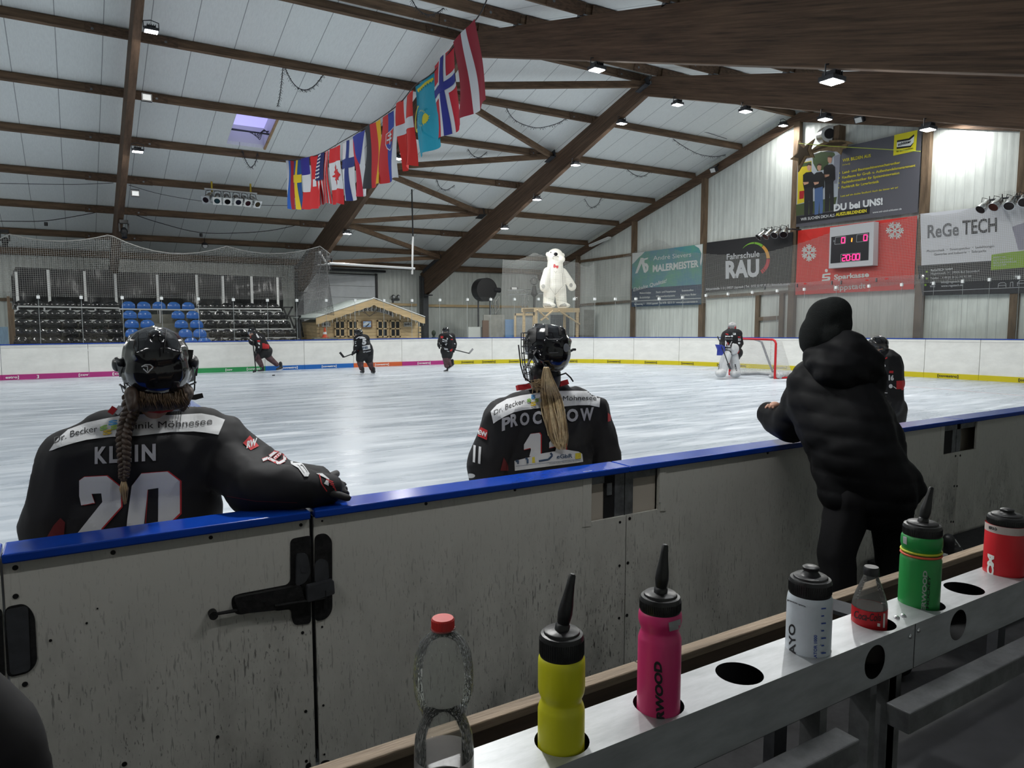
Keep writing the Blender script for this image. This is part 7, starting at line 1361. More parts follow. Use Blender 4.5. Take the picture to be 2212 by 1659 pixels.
for ch, xa, xb in (('K', 612, 692), ('L', 706, 768), ('E', 786, 850), ('I', 870, 892), ('N', 915, 1005)): q.text(ch, J(xa, 1018-(xa-612)*.056), J(xb, 1018-(xb-612)*.056), 35, 0, .04)
q.lay(JL, 'name_lettering', mat('name_silver', (.36, .36, .39), .7), t, cut=4)
two = [(512, 1130), (545, 1107), (690, 1100), (778, 1172), (782, 1298), (655, 1440), (652, 1500), (490, 1500), (500, 1470), (662, 1268), (655, 1212), (592, 1215), (612, 1275), (525, 1290), (512, 1230)]
zero = [(912, 1085), (1080, 1072), (1160, 1133), (1160, 1340), (1085, 1412), (818, 1430), (822, 1375), (850, 1165)]; zin = [(955, 1187), (1022, 1177), (1020, 1395), (930, 1410)]
def grow(pts, dx, dy, s=1.0): cx = sum(p[0] for p in pts)/len(pts); cy = sum(p[1] for p in pts)/len(pts); return [(cx+(x-cx)*s+dx, cy+(y-cy)*s+dy) for x, y in pts]
q = Px(); JP(q, grow(two, 4, 2, 1.035), 0); JP(q, grow(zero, 5, 2, 1.035), 0); JP(q, two, 1); JP(q, zero, 1); JP(q, zin, 2)
for pl2 in ([(545, 1290), (605, 1275)], [(785, 1180), (785, 1300), (660, 1445)], [(1165, 1140), (1165, 1345), (1090, 1415)], [(955, 1190), (940, 1405)]): q.line([J(*p) for p in pl2], 1.2, 0)
q.lay(JL, 'back_number', [m_redc, m_wht, m_jer], t, cut=4)
q = Px(); JP(q, [(1568, 888), (1612, 840), (1672, 908), (1618, 936)], 0); q.lay(JL, 'sleeve_patch', m_redc, t, cut=4)
q = Px(); q.text('RW', J(1590, 922), J(1655, 900), 15, 0, .05, 0, up=(.1, -1)); q.lay(JL2, 'sleeve_patch_lettering', m_wht, t, cut=3)
q = Px()
for pts, w_ in (([(1695, 1000), (1730, 985), (1800, 1020), (1838, 1000), (1835, 950)], 7), ([(1740, 975), (1800, 930), (1830, 915), (1820, 945), (1770, 990)], 7)): q.line([J(*p) for p in pts], w_*.9+1.2, 0); q.line([J(*p) for p in pts], w_*.8, 1)
q.lay(JL, 'sleeve_number', [m_redc, m_wht], t, cut=4)
q = Px(); JP(q, [(1868, 985), (1905, 985), (1960, 1030), (1998, 1085), (1990, 1105), (1965, 1105), (1925, 1050), (1880, 1025)], 0); q.line([J(*p) for p in [(1885, 1005), (1930, 1035), (1965, 1085)]], 1.2, 1).line([J(*p) for p in [(1900, 995), (1945, 1025), (1985, 1075)]], .9, 1); q.lay(JL, 'sleeve_badge', [m_wht, m_ltb], t, cut=4)
q = Px(); JP(q, [(2040, 1085), (2080, 1085), (2125, 1120), (2120, 1165), (2090, 1150), (2110, 1120)], 0)
for k in range(5): q.line([J(2105+k*14, 1122+k*16), J(2150+k*5, 1140+k*14)], 2, 1)
q.line([J(2060, 1090), J(2075, 1150), J(2110, 1200)], 2, 1); q.lay(JL, 'cuff_stripes', [m_wht, m_redc], t, cut=4)
q = Px(); JP(q, [(300, 1500), (345, 1420), (390, 1370), (420, 1400), (412, 1490)]); q.line([J(1465, 1230), J(1650, 1262), J(1920, 1272)], 1.2); q.lay(JL, 'red_side_print', mat('dark_red_print', (.10, .006, .008), .8), t, cut=4)
m = MB(); 
for a_, b_, mi in ((hp(238, 893, -.02), hp(248, 880, -.02), 0), (hp(250, 893, -.02), hp(262, 879, -.02), 1)): m.beam(a_, b_, .022, .012, (0, -1, .2), mi)
m.tube([KY(3.22)(318, 883), KY(3.2)(345, 886), KY(3.22)(372, 881)], .014, 8, 0); m.tube([KY(3.22)(372, 881), KY(3.24)(390, 880)], .014, 8, 1); m.build('collar', [m_redc, m_wht], t)
# ---------------------------------------------------------------- second player on the bench side, ponytail
K2 = KY(3.58); t = thing('person', 'person in black hockey jersey with blond ponytail standing at the boards', 'person', (K2(1180, 900).x, 3.58, 0)); hc2 = KY(3.5)(1181, 752); tx = K2(1178, 1000).x
pr = [('e', hc2-Z*.03, (.082, .098, .12)), ('c', hc2-Z*.08, K2(1178, 860), .058, .065), ('c', K2(1178, 930), K2(1176, 1050), .10, .12), ('c', K2(1100, 920), K2(1055, 1020), .045, .04), ('c', K2(1050, 1020), K2(1075, 1110), .045, .035), ('c', K2(1275, 880), K2(1310, 1010), .055, .05), ('c', K2(1310, 1010), K2(1290, 1090), .045, .035)]
for sx in (-.11, .11): pr += [('c', Vector((tx+sx, 3.6, .8)), Vector((tx+sx*1.2, 3.6, .48)), .1, .075), ('c', Vector((tx+sx*1.2, 3.6, .48)), Vector((tx+sx*1.2, 3.62, .09)), .07, .045)]
blob('body', pr, .016, m_skin, t, 4)
pr = [('c', K2(1090, 905), K2(1275, 890), .125, .125), ('c', K2(1120, 880), K2(1250, 868), .095, .095), ('c', K2(1155, 850), K2(1205, 848), .075, .075), ('e', K2(1180, 930), (.33, .18, .22)), ('e', K2(1180, 1000), (.33, .18, .25)), ('e', K2(1180, 1090), (.34, .19, .3)), ('c', K2(1085, 905), K2(1050, 1000), .12, .11), ('c', K2(1050, 1000), K2(1058, 1090), .11, .09), ('c', K2(1278, 892), K2(1305, 990), .12, .11), ('c', K2(1305, 990), K2(1298, 1080), .11, .09)]
jer2 = blob('jersey', pr, .015, m_jer, t, 6, fold=.013, fscale=7, seed=11)
blob('hockey_pants', [('e', Vector((tx, 3.6, .72)), (.25, .18, .22)), ('c', Vector((tx-.12, 3.6, .7)), Vector((tx-.14, 3.6, .45)), .14, .12), ('c', Vector((tx+.12, 3.6, .7)), Vector((tx+.14, 3.6, .45)), .14, .12)], .025, m_pant, t, 4)
for sx in (-.135, .135):
    blob('sock', [('c', Vector((tx+sx, 3.6, .5)), Vector((tx+sx, 3.62, .14)), .09, .065)], .02, m_sock, t, 3); m = MB(); p = Vector((tx+sx, 3.64, .07)); m.ell(p+Vector((0, .04, .03)), (.05, .13, .06)); m.bx(p+Vector((-.01, -.1, -.045)), p+Vector((.01, .17, 0))); m.bx(p+Vector((-.003, -.12, -.07)), p+Vector((.003, .19, -.04))); m.build('skate', m_blackm, t)
for px in (1064, 1296): c_ = K2(px, 1120); blob('glove', [('e', c_, (.06, .07, .08))]+[('c', c_+Vector((-.035+.023*i, .03, -.05)), c_+Vector((-.03+.02*i, .07, -.1)), .018, .015) for i in range(4)], .012, m_glove, t, 3)
hl2, P2, R2 = helmet(t, hc2, .127, Vector((-.38, .92, 0)), vx=.0085)
JLb = lifter(bvh_of(jer2), .004); JLc = lifter(bvh_of(jer2), .006); HLb = lifter(bvh_of(hl2), .003); D = lambda x, y: (960+x*.2411, 660+y*.2411)
q = Px(); q.poly([D(*p) for p in ((745, 235), (805, 190), (825, 200), (820, 320), (780, 350))]).poly([D(*p) for p in ((720, 240), (740, 225), (742, 260), (715, 275))]).poly([D(*p) for p in ((905, 160), (925, 160), (930, 270), (905, 270))]).poly([D(*p) for p in ((1020, 165), (1045, 160), (1055, 265), (1030, 268))]); q.lay(HLb, 'vent', m_hole, t, cut=3)
q = Px(); q.line([D(*p) for p in ((910, 285), (930, 302), (1035, 302), (1058, 285))], 1.4); q.line([D(940, 424), D(1018, 422)], 1.0); q.disc(D(962, 497), 2.4, mi=0); q.lay(HLb, 'rear_trim', mat('trim_grey', (.13, .13, .14), .4), t, cut=3); q = Px(); q.disc(D(1090, 378), 6, 9.5); q.lay(HLb, 'round_sticker', mat('sticker_clear', (.2, .21, .22), .4), t, cut=2)
m = MB(); rr_ = .127
for i in range(8):
    z = .1-.045*i; pts = [P2((math.cos(a)*1.15+.1)*(1+.8*min(0, z+.05)), math.sin(a)*1.06*(1+1.5*min(0, z+.03)), z/rr_*.9) for a in [math.radians(v) for v in range(-80, 81, 16)]]; m.tube(pts, .0028, 5)
for a in range(-78, 79, 18): aa = math.radians(a); m.tube([P2((math.cos(aa)*1.15+.1)*(1+.8*min(0, z+.05)), math.sin(aa)*1.06*(1+1.5*min(0, z+.03)), z/rr_*.9) for z in (.1, 0, -.08, -.15, -.215)], .0028, 5)
h2 = KY(3.44); m.tube([h2(1120, 745), h2(1125, 790), h2(1132, 815), h2(1146, 826)], .004, 6); m.build('face_cage', m_cage, t)
m = MB(); m.beam(h2(1158, 756, -.02), h2(1132, 800, -.02), .004, .03, (0, -1, .3)); m.beam(h2(1145, 760), h2(1160, 788), .004, .02, (0, -1, .3)); m.tube([h2(1224, 775), h2(1230, 760), h2(1238, 755), h2(1243, 755)], .008, 6); m.tube([h2(1205, 812), h2(1222, 806), h2(1232, 815), h2(1238, 824)], .005, 6); m.build('chin_strap', m_black, t); m = MB(); m.box(h2(1146, 769, -.03), (.03, .012, .03)); m.build('buckle', m_helm2, t)
blob('neck_guard', [('c', KY(3.5)(1165, 806), KY(3.52)(1165, 826), .062, .06), ('c', KY(3.5)(1190, 806), KY(3.52)(1190, 826), .062, .06)], .012, m_black, t, 3)
bj2 = bvh_of(jer2); Lp = lifter(bj2, .022); pp = [(1180, 793), (1182, 815), (1186, 838), (1189, 860), (1194, 885), (1199, 910), (1203, 935), (1208, 957), (1213, 972)]
path = []
for i, (x, y) in enumerate(pp):
    p = Lp(x, y); path.append(p if (p is not None and y > 858) else KY(3.36 if y < 838 else 3.37)(x, y))
sp_ = smooth_path(path, 5); n = len(sp_); m = MB(); wid = [3, 8, 13, 17, 19, 20, 19, 17, 12, 5]; random.seed(5); m_b = MB()
for k in range(190):
    a = random.uniform(-1, 1); dpt = random.uniform(-1, 1); tr_ = []; rr = []; l_ = random.uniform(.55, 1.0)**.6; ph = random.uniform(0, 6)
    for i in range(n):
        u = i/(n-1)
        if u > l_: break
        j = u*(len(wid)-1); w_ = (wid[int(j)]*(1-j % 1)+wid[min(len(wid)-1, int(j)+1)]*(j % 1))*.0031; aa = a+.14*math.sin(u*6+ph)
        tr_.append(sp_[i]+RT0*aa*w_+F0*(dpt*w_*.35*(1-abs(a)*.6)-w_*.2)); rr.append(.0042*(1-.3*u) if i < n-4 else .002)
    (m if k % 2 else m_b).tube(tr_, rr, 5)
m_b.build('ponytail_highlights', mat('hair_pale', (.62, .48, .28), .45, var=.3, scale=40), t, smooth=True)
m.build('ponytail', mat('hair_ponytail', (.34, .235, .12), .5, var=.6, scale=50, stretch=(1, 1, .06)), t, smooth=True)
m = MB(); random.seed(9)
for k in range(40):
    a = random.uniform(0, 1); p = KY(3.38)(1160+6*math.sin(k), 818+random.uniform(0, 18)); m.tube([p+RT0*.02, p-RT0*random.uniform(0, .03)-Z*random.uniform(0, .02), p-Z*random.uniform(.02, .05)-RT0*.015*math.sin(k*2)], .003, 4)
m.build('loose_hair', m_hairl, t, smooth=True); m = MB(); m.tube([KY(3.4)(1174, 794), KY(3.39)(1180, 795), KY(3.4)(1187, 794)], .013, 8); m.build('hair_tie', m_black, t)
q = Px(); up = [(415, 950), (470, 890), (560, 838), (680, 808), (760, 795), (850, 778), (950, 770), (1050, 765), (1200, 765), (1300, 768), (1398, 788)]; lo = [(1388, 912), (1300, 893), (1200, 893), (1080, 905), (900, 915), (800, 925), (700, 938), (620, 958), (540, 995), (480, 1030), (440, 1058)]
for i in range(len(up)-1): q.poly([D(*p) for p in (up[i], up[i+1], lo[len(lo)-2-i], lo[len(lo)-1-i])])
q.lay(JLb, 'shoulder_banner', m_wht, t, cut=4, flat=True)
q = Px(); q.text('Dr. Becker', D(445, 985), D(712, 880), 11.5, 0, 0, 0, bend=-3).text('Klinik Möhnesee', D(870, 870), D(1360, 850), 11, 0, 0, 0, bend=-2); q.lay(JLc, 'sponsor_text', m_ltb, t, cut=3); q = Px(); q.text('S', D(775, 835), D(815, 832), 8, 0, .05).text('S', D(738, 868), D(775, 862), 7, 1, .05).text('S', D(810, 865), D(845, 862), 7, 2, .05).text('S', D(770, 900), D(820, 896), 8, 3, .05); q.lay(JLc, 'clover_logo', [mat(x_, (0, 0, 0)) for x_ in ('logo_blue', 'logo_green', 'logo_lime', 'logo_gold')], t, cut=3)
q = Px(); xs2 = [(515, 600, 1120, 1095), (592, 665, 1085, 1068), (675, 768, 1072, 1062), (790, 878, 1060, 1052), (895, 980, 1050, 1044), (985, 1090, 1042, 1036), (1095, 1205, 1037, 1032), (1215, 1345, 1030, 1018)]
for ch, (x0, x1, ya, yb) in zip('PROCHNOW', xs2): q.text(ch, D(x0, ya), D(x1-8, yb), 26, 0, .04)
q.lay(JLb, 'name_lettering', MATS['name_silver'], t, cut=4)
one = [(770, 1150), (850, 1140), (862, 1160), (862, 1345), (760, 1352), (775, 1290), (770, 1275), (712, 1290), (712, 1245)]
q = Px(); q.poly([D(*p) for p in grow(one, 6, 3, 1.06)], 0).poly([D(*p) for p in one], 1).poly([D(*p) for p in grow([(x+225, y-15) for x, y in one], 6, 3, 1.06)], 0).poly([D(x+225, y-15) for x, y in one], 1); q.lay(JLb, 'back_number', [m_redc, m_wht], t, cut=4)
q = Px(); q.poly([D(*p) for p in ((628, 1392), (760, 1360), (800, 1340), (960, 1310), (1080, 1290), (1200, 1310), (1232, 1330), (1240, 1400), (1100, 1420), (860, 1450), (632, 1480))], 0); q.poly([D(*p) for p in ((785, 1360), (808, 1356), (812, 1410), (785, 1412))], 2).poly([D(*p) for p in ((1170, 1325), (1222, 1320), (1222, 1372), (1170, 1376))], 2).line([D(*p) for p in ((845, 1395), (930, 1380), (965, 1345), (950, 1320))], 4, 1).line([D(*p) for p in ((640, 1400), (660, 1385), (660, 1420))], 4, 1).line([D(*p) for p in ((725, 1370), (745, 1375), (745, 1415))], 4, 1).line([D(640, 1440), D(1222, 1375)], .8, 1)
q.text('eGbR', D(1005, 1372), D(1145, 1362), 8.5, 1, .02).text('Gesellschafter Milchviehhof & Wiesen', D(938, 1424), D(1225, 1390), 3.2, 1); q.lay(JLc, 'lower_sponsor_patch', [m_wht, mat('print_navy', (.02, .018, .06), .6), mat('print_yellow', (.55, .45, .03), .6)], t, cut=4)
q = Px(); q.poly([D(*p) for p in ((318, 1082), (388, 1120), (380, 1205), (300, 1170))]); q.lay(JLb, 'sleeve_patch', m_redc, t, cut=4); q = Px(); q.text('EW', D(305, 1150), D(383, 1180), 10, 0, .05); q.lay(JLc, 'sleeve_patch_lettering', m_wht, t, cut=3); q = Px(); q.text('11', D(255, 1390), D(330, 1410), 34, 0, .06, .1); q.lay(JLb, 'sleeve_number', m_wht, t, cut=4); q = Px(); q.poly([D(*p) for p in ((1462, 960), (1490, 985), (1488, 1035), (1462, 1042))]); q.lay(JLb, 'sleeve_patch', m_redc, t, cut=4)
q = Px(); q.disc(D(235, 1525), 10, 5); q.lay(JLb, 'sleeve_badge', m_wht, t, cut=3)
q = Px(); q.poly([D(*p) for p in ((500, 1480), (530, 1360), (570, 1430), (575, 1480))]); q.lay(JLb, 'red_side_print', MATS['dark_red_print'], t, cut=4)
m = MB(); m.beam(KY(3.48)(1117, 838), KY(3.48)(1150, 834), .03, .025, (0, -1, .3), 0); m.beam(KY(3.48)(1135, 837), KY(3.48)(1152, 834), .032, .026, (0, -1, .3), 1); m.beam(KY(3.5)(1208, 830), KY(3.5)(1226, 825), .03, .02, (0, -1, .3), 0); m.build('collar', [m_redc, m_wht], t)
# ---------------------------------------------------------------- person in black leaning on the boards (right)
PK = lambda x, y, Y: at(1600+x/4.6075, 640+y/4.6075, 'y', Y)
PF = lambda px, py, Y: at(px, py, 'y', Y)
t = thing('person', 'person in black puffer jacket and beanie leaning on the boards', 'person', (PF(1860, 1100, 2.35).x, 2.35, -.12)); m_puf = mat('puffer_black', (.0048, .005, .006), .65, spec=.15); m_bean = mat('beanie_knit', (.007, .0085, .0085), .9, bump=.4, bscale=220, spec=.2)
hc3 = PK(830, 400, 2.62); rh = .11
elL = PK(420, 1270, 2.86); elL.z = max(elL.z, 1.2); wrL = PK(300, 1130, 3.05)
pr = [('e', hc3, (.085, .095, .125)), ('e', hc3+Vector((-.045, .075, -.01)), (.018, .02, .026)), ('e', hc3+Vector((-.03, .06, -.075)), (.045, .045, .035)), ('c', hc3-Z*.09, PK(900, 800, 2.6), .055, .07), ('c', PK(880, 850, 2.58), PK(1100, 1500, 2.34), .14, .15), ('c', PK(640, 900, 2.62), PK(520, 1260, 2.80), .05, .045), ('c', PK(520, 1260, 2.80), wrL, .042, .032), ('c', PK(1150, 820, 2.4), PK(1100, 1200, 2.6), .05, .045)]
hip = PF(1880, 1080, 2.3)
fl = PF(1812, 1300, 2.28); fr_ = PF(1925, 1250, 2.2)
pr += [('c', PF(1835, 1085, 2.33), PF(1808, 1195, 2.34), .09, .07), ('c', PF(1808, 1195, 2.34), Vector((fl.x+.05, 2.25, -.05)), .065, .045), ('c', PF(1925, 1075, 2.28), PF(1925, 1180, 2.28), .09, .07), ('c', PF(1925, 1180, 2.28), Vector((fr_.x+.02, 2.15, -.05)), .065, .045), ('c', PF(1835, 1085, 2.33), PF(1925, 1075, 2.28), .11, .11)]
blob('body', pr, .016, m_skin, t, 4)
# hand resting on the sleeve (fingers)
hp_ = PK(338, 1082, 2.93); fg = [('e', hp_, (.035, .03, .022))]
for k in range(4): a_ = hp_+Vector((.012*(k-1.5)-.0, .0, .0))+RT0*(-.01); fg.append(('c', a_+RT0*(.012*(k-1.5)), a_+RT0*(.014*(k-1.5)-.022)+F0*-.03-Z*.012*(1+k*.15), .0095, .008))
fg.append(('c', hp_+RT0*.02, hp_+RT0*.045-Z*.01-F0*.02, .010, .008)); blob('hand', fg, .004, m_skin, t, 2)
def bands(f):
    def g(co):
        z = co.z; return .008*abs(math.sin((z+.09*co.x-.05*co.y)*f))**.6-.005+.007*noise.noise(Vector((co.x*9, co.y*9, co.z*14)))
    return g
pr = [('e', PK(760, 830, 2.62), (.17, .15, .13)), ('e', PK(1090, 850, 2.5), (.19, .16, .17)), ('c', PK(700, 880, 2.62), PK(1180, 830, 2.45), .14, .15), ('c', PK(880, 1000, 2.56), PK(1080, 1400, 2.40), .25, .25), ('c', PK(1020, 1180, 2.47), PK(1180, 1760, 2.36), .25, .245), ('c', PK(1120, 1560, 2.36), PK(1310, 1930, 2.30), .235, .235), ('c', PK(940, 1640, 2.42), PK(1000, 1990, 2.36), .13, .12), ('c', PK(1440, 1700, 2.24), PK(1620, 1900, 2.22), .12, .12), ('c', PK(1300, 1200, 2.4), PK(1370, 1500, 2.32), .13, .15),
      ('c', PK(690, 880, 2.62), PK(600, 1090, 2.72), .125, .12), ('c', PK(600, 1090, 2.72), PK(500, 1260, 2.80), .118, .115), ('c', PK(520, 1265, 2.80), PK(380, 1235, 2.94), .125, .11), ('c', PK(380, 1235, 2.94), PK(290, 1170, 3.02), .11, .085), ('c', PK(650, 1240, 2.85), PK(520, 1150, 3.0), .08, .065), ('c', PK(520, 1150, 3.0), PK(400, 1120, 3.05), .06, .05)]
jk = blob('puffer_jacket', pr, .016, m_puf, t, 6, quilt=bands(30.0))
pr = [('c', PK(740, 620, 2.58), PK(860, 760, 2.52), .075, .11), ('e', PK(930, 660, 2.50), (.18, .14, .12)), ('e', PK(1060, 600, 2.46), (.145, .13, .15)), ('e', PK(1020, 740, 2.44), (.20, .14, .13)), ('e', PK(1180, 700, 2.42), (.14, .13, .15))]
def hoodq(co): return .003*math.sin(co.z*70+co.x*30)+.007*noise.noise(Vector((co.x*12, co.y*12, co.z*20)))
blob('hood', pr, .013, m_puf, t, 5, quilt=hoodq)
pr = [('e', hc3+Z*.035, (.118, .128, .115)), ('e', PK(840, 260, 2.60), (.115, .11, .14)), ('e', PK(925, 165, 2.56), (.102, .10, .095)), ('e', PK(930, 280, 2.56), (.10, .10, .12)), ('e', PK(735, 400, 2.62), (.085, .09, .13)), ('c', PK(690, 470, 2.64), PK(880, 400, 2.56), .06, .10)]
blob('beanie', pr, .011, m_bean, t, 6)
m = MB(); random.seed(3)
for k in range(40): a_ = PK(672+random.uniform(0, 25), 540+random.uniform(-10, 10), 2.6); m.tube([a_, a_+RT0*random.uniform(-.008, .006)-Z*.04, a_+RT0*random.uniform(-.004, .012)-Z*random.uniform(.06, .09)], .0028, 4)
m.build('hair', m_hairb, t)
pr = [('c', PF(1835, 1080, 2.33), PF(1806, 1195, 2.34), .125, .10), ('c', PF(1806, 1195, 2.34), Vector((fl.x+.05, 2.25, -.03)), .10, .075), ('c', PF(1925, 1070, 2.28), PF(1928, 1180, 2.28), .125, .105), ('c', PF(1928, 1180, 2.28), Vector((fr_.x+.02, 2.15, -.03)), .10, .075), ('c', PF(1835, 1075, 2.33), PF(1925, 1068, 2.28), .14, .14)]
blob('trousers', pr, .016, mat('trousers_black', (.006, .006, .007), .85, spec=.2), t, 5, fold=.006, fscale=9)
for p in (Vector((fl.x+.05, 2.25, -.12)), Vector((fr_.x+.02, 2.15, -.12))): blob('shoe', [('c', p+Vector((-.02, .0, .05)), p+Vector((-.1, .14, .04)), .048, .04), ('e', p+Vector((0, 0, .07)), (.05, .05, .06))], .012, m_blackm, t, 3)
# ---------------------------------------------------------------- sitting person cut by the lower left corner
t = thing('person', 'dark clothed person sitting at the lower left corner, only a shoulder showing', 'person', (-.42, 1.42, -.12)); C0 = Vector((-.40, 1.45, .13)); V3 = lambda x, y, z: C0+Vector((x, y, z))
pr = [('e', V3(0, .03, 1.47), (.085, .1, .125)), ('e', V3(0, .13, 1.46), (.016, .02, .026)), ('c', V3(0, 0, 1.37), V3(0, 0, 1.25), .055, .06), ('c', V3(0, 0, 1.18), V3(0, -.02, .75), .13, .14), ('c', V3(-.1, 0, .72), V3(-.12, .42, .70), .08, .06), ('c', V3(.1, 0, .72), V3(.12, .42, .70), .08, .06), ('c', V3(-.12, .42, .68), V3(-.12, .44, -.18), .055, .04), ('c', V3(.12, .42, .68), V3(.12, .44, -.18), .055, .04), ('c', V3(.17, 0, 1.15), V3(.2, .1, .9), .045, .04), ('c', V3(.2, .1, .9), V3(.08, .33, .82), .04, .03)]
blob('body', pr, .018, m_skin, t, 4)
pr = [('e', V3(0, 0, 1.15), (.21, .14, .15)), ('c', V3(0, 0, 1.1), V3(0, -.02, .72), .18, .19), ('c', V3(.15, .01, 1.18), V3(.235, .05, 1.02), .095, .095), ('c', V3(.235, .05, 1.02), V3(.25, .1, .84), .092, .085), ('c', V3(.25, .1, .84), V3(.08, .32, .8), .08, .06), ('c', V3(-.15, .01, 1.18), V3(-.25, .1, .86), .095, .085), ('c', V3(-.25, .1, .86), V3(-.08, .32, .8), .08, .06)]
blob('jacket', pr, .018, mat('jacket_dark', (.008, .008, .010), .7), t, 6, fold=.006)
blob('trousers', [('c', V3(-.1, 0, .72), V3(-.12, .42, .70), .1, .08), ('c', V3(.1, 0, .72), V3(.12, .42, .70), .1, .08), ('c', V3(-.12, .42, .68), V3(-.12, .44, -.18), .075, .06), ('c', V3(.12, .42, .68), V3(.12, .44, -.18), .075, .06)], .02, m_pant, t, 4)
blob('hair', [('e', V3(0, .0, 1.52), (.095, .108, .10))], .015, m_hairb, t, 3); blob('shoes', [('c', V3(-.12, .42, -.2), V3(-.12, .56, -.205), .045, .035), ('c', V3(.12, .42, -.2), V3(.12, .56, -.205), .045, .035)], .014, m_blackm, t, 3)
m = MB(); m.bx(V3(-.5, -.25, .5), V3(.3, .2, .58)); bs = thing('bench', 'dark bench under the sitting person at the lower left', 'bench', V3(-.1, 0, -.25)); m.build('seat_board', m_blackm, bs); m = MB(); m.bx(V3(-.45, -.2, -.25), V3(-.4, .15, .5)); m.bx(V3(.2, -.2, -.25), V3(.25, .15, .5)); m.build('leg', m_tube, bs)
# ---------------------------------------------------------------- skaters on the ice
def crop(ox, oy, k, Y): return lambda x, y, d=0.0: at(ox+x/k, oy+y/k, 'y', Y+d)
def skate(t, heel, toe, up):
    heel = Vector(heel); toe = Vector(toe); d = (toe-heel); L_ = d.length; dn = d.normalized(); s = L_/.28
    blob('skate_boot', [('c', heel+Z*.085*s, toe+Z*.065*s-dn*.05*s, .05*s, .038*s), ('c', heel+Z*.09*s+dn*.02*s, heel+Z*.2*s+(Vector(up)-heel).normalized()*.04*s, .05*s, .055*s)], .016, mat('skate_boot', (0, 0, 0)), t, 3)
    m = MB(); m.beam(heel+Z*.045*s, toe+Z*.04*s-dn*.03*s, .022, .03*s); m.build('blade_holder', m_white, t); m = MB(); m.beam(heel+Z*.014-dn*.02, toe+Z*.014, .005, .028); m.build('blade', m_chrome, t)
def stick(label, pts, blade, m1=m_blackm, m2=m_blackm):
    t = thing('hockey_stick', label, 'stick', pts[0]); m = MB()
    for a_, b_ in zip(pts[:-1], pts[1:]): m.beam(a_, b_, .022, .032)
    m.build('shaft', m1, t); m = MB(); m.beam(pts[-1], blade, .02, .07); m.build('blade', m2, t); return t
def face(t, c, r, d, visor=True):
    d = Vector(d).normalized(); sd = d.cross(Z); m = MB()
    for s in (-1, 1): m.ell(c+d*r*.86+sd*s*r*.36+Z*r*.02, r*.11, n=8, k=6)
    m.build('eyes', m_black, t); m = MB(); m.tube([c+d*r*.92-sd*r*.25-Z*r*.62, c+d*r*.98-Z*r*.64, c+d*r*.92+sd*r*.25-Z*r*.62], r*.05, 6); m.build('mouth', mat('lips', (.3, .08, .07), .5), t)
    if visor:
        m = MB(); V = []
        for i in range(9):
            a = math.radians(-65+130*i/8); p = d*math.cos(a)*r*1.22+sd*math.sin(a)*r*1.22; V += [c+p+Z*r*.35, c+p*.97-Z*r*.35]
        m.add(V, [(2*i, 2*i+1, 2*i+3, 2*i+2) for i in range(8)]); m.build('visor', m_visor, t, smooth=True, normals=False)
def head_prims(c, r, d): d = Vector(d).normalized(); return [('e', c, (r*.82, r*.92, r*1.12)), ('e', c+d*r*.9-Z*r*.2, (r*.16, r*.16, r*.24)), ('e', c+d*r*.5-Z*r*.7, (r*.45, r*.45, r*.38))]
def helm_far(t, c, r, d, mm=None):
    d = Vector((d[0], d[1], 0)).normalized(); sd = d.cross(Z); R = Matrix((sd, d, Z)).transposed()
    h = blob('helmet', [('e', c-d*r*.12+Z*r*.35, (r*1.08, r*1.25, r*.92), R), ('e', c-d*r*.55-Z*r*.05, (r*.98, r*.78, r*.85), R), ('c', c-sd*r*.95+Z*.0, c-sd*r*.9-Z*r*.45, r*.28, r*.22), ('c', c+sd*r*.95, c+sd*r*.9-Z*r*.45, r*.28, r*.22), ('c', c+d*r*.9+Z*r*.95, c-d*r*.9+Z*r*1.1, r*.2, r*.22)], .014, mm or m_helm, t, 2); return h
def gloves(t, c, d, r=.062): 
    d = Vector(d).normalized(); s = d.cross(Z).normalized(); blob('glove', [('c', c-d*.07, c, r*.95, r)]+[('c', c+s*(.028*(k-1.5)), c+d*.07+s*(.026*(k-1.5))-Z*.03, .019, .016) for k in range(4)]+[('c', c+Z*.02, c+Z*.04+d*.05, .02, .016)], .014, m_glove, t, 3)
    m = MB(); 
    for k in range(2): m.beam(c-d*(.03+.04*k)-s*r*.95+Z*r*.55, c-d*(.03+.04*k)+s*r*.95+Z*r*.55, .012, .02)
    m.build('glove_trim', m_wht, t)
# left skater, gliding left
G = crop(520, 695, 13.825, 26.15); left = Vector((-1, -.35, 0)).normalized(); hc = G(345, 320); t = thing('person', 'hockey player in black jersey bending forward, skating along the green and blue boards', 'person', (G(700, 1450).x, 26.15, 0)); r = .125
pr = head_prims(hc-Z*.02, r, left)+[('c', hc-Z*.1, G(440, 460), .065, .08), ('c', G(480, 500), G(720, 860), .17, .17), ('c', G(400, 500, -.15), G(330, 600, -.2), .07, .06), ('c', G(330, 600, -.2), G(365, 690, -.2), .055, .045), ('c', G(530, 540, -.2), G(545, 760, -.28), .07, .06), ('c', G(545, 760, -.28), G(440, 960, -.25), .055, .045), ('c', G(640, 900), G(510, 1090), .1, .085), ('c', G(510, 1090), G(620, 1330), .075, .05), ('c', G(790, 910), G(860, 1080), .1, .085), ('c', G(860, 1080), G(1090, 1300), .075, .05)]
blob('body', pr, .03, m_skin, t, 3)
def paint1(p, n): x, y, _ = proj(p); x = (x-520)*13.825; y = (y-695)*13.825; return 1 if (650 < x < 850 and 630+(x-650)*.3 < y < 810) else 0
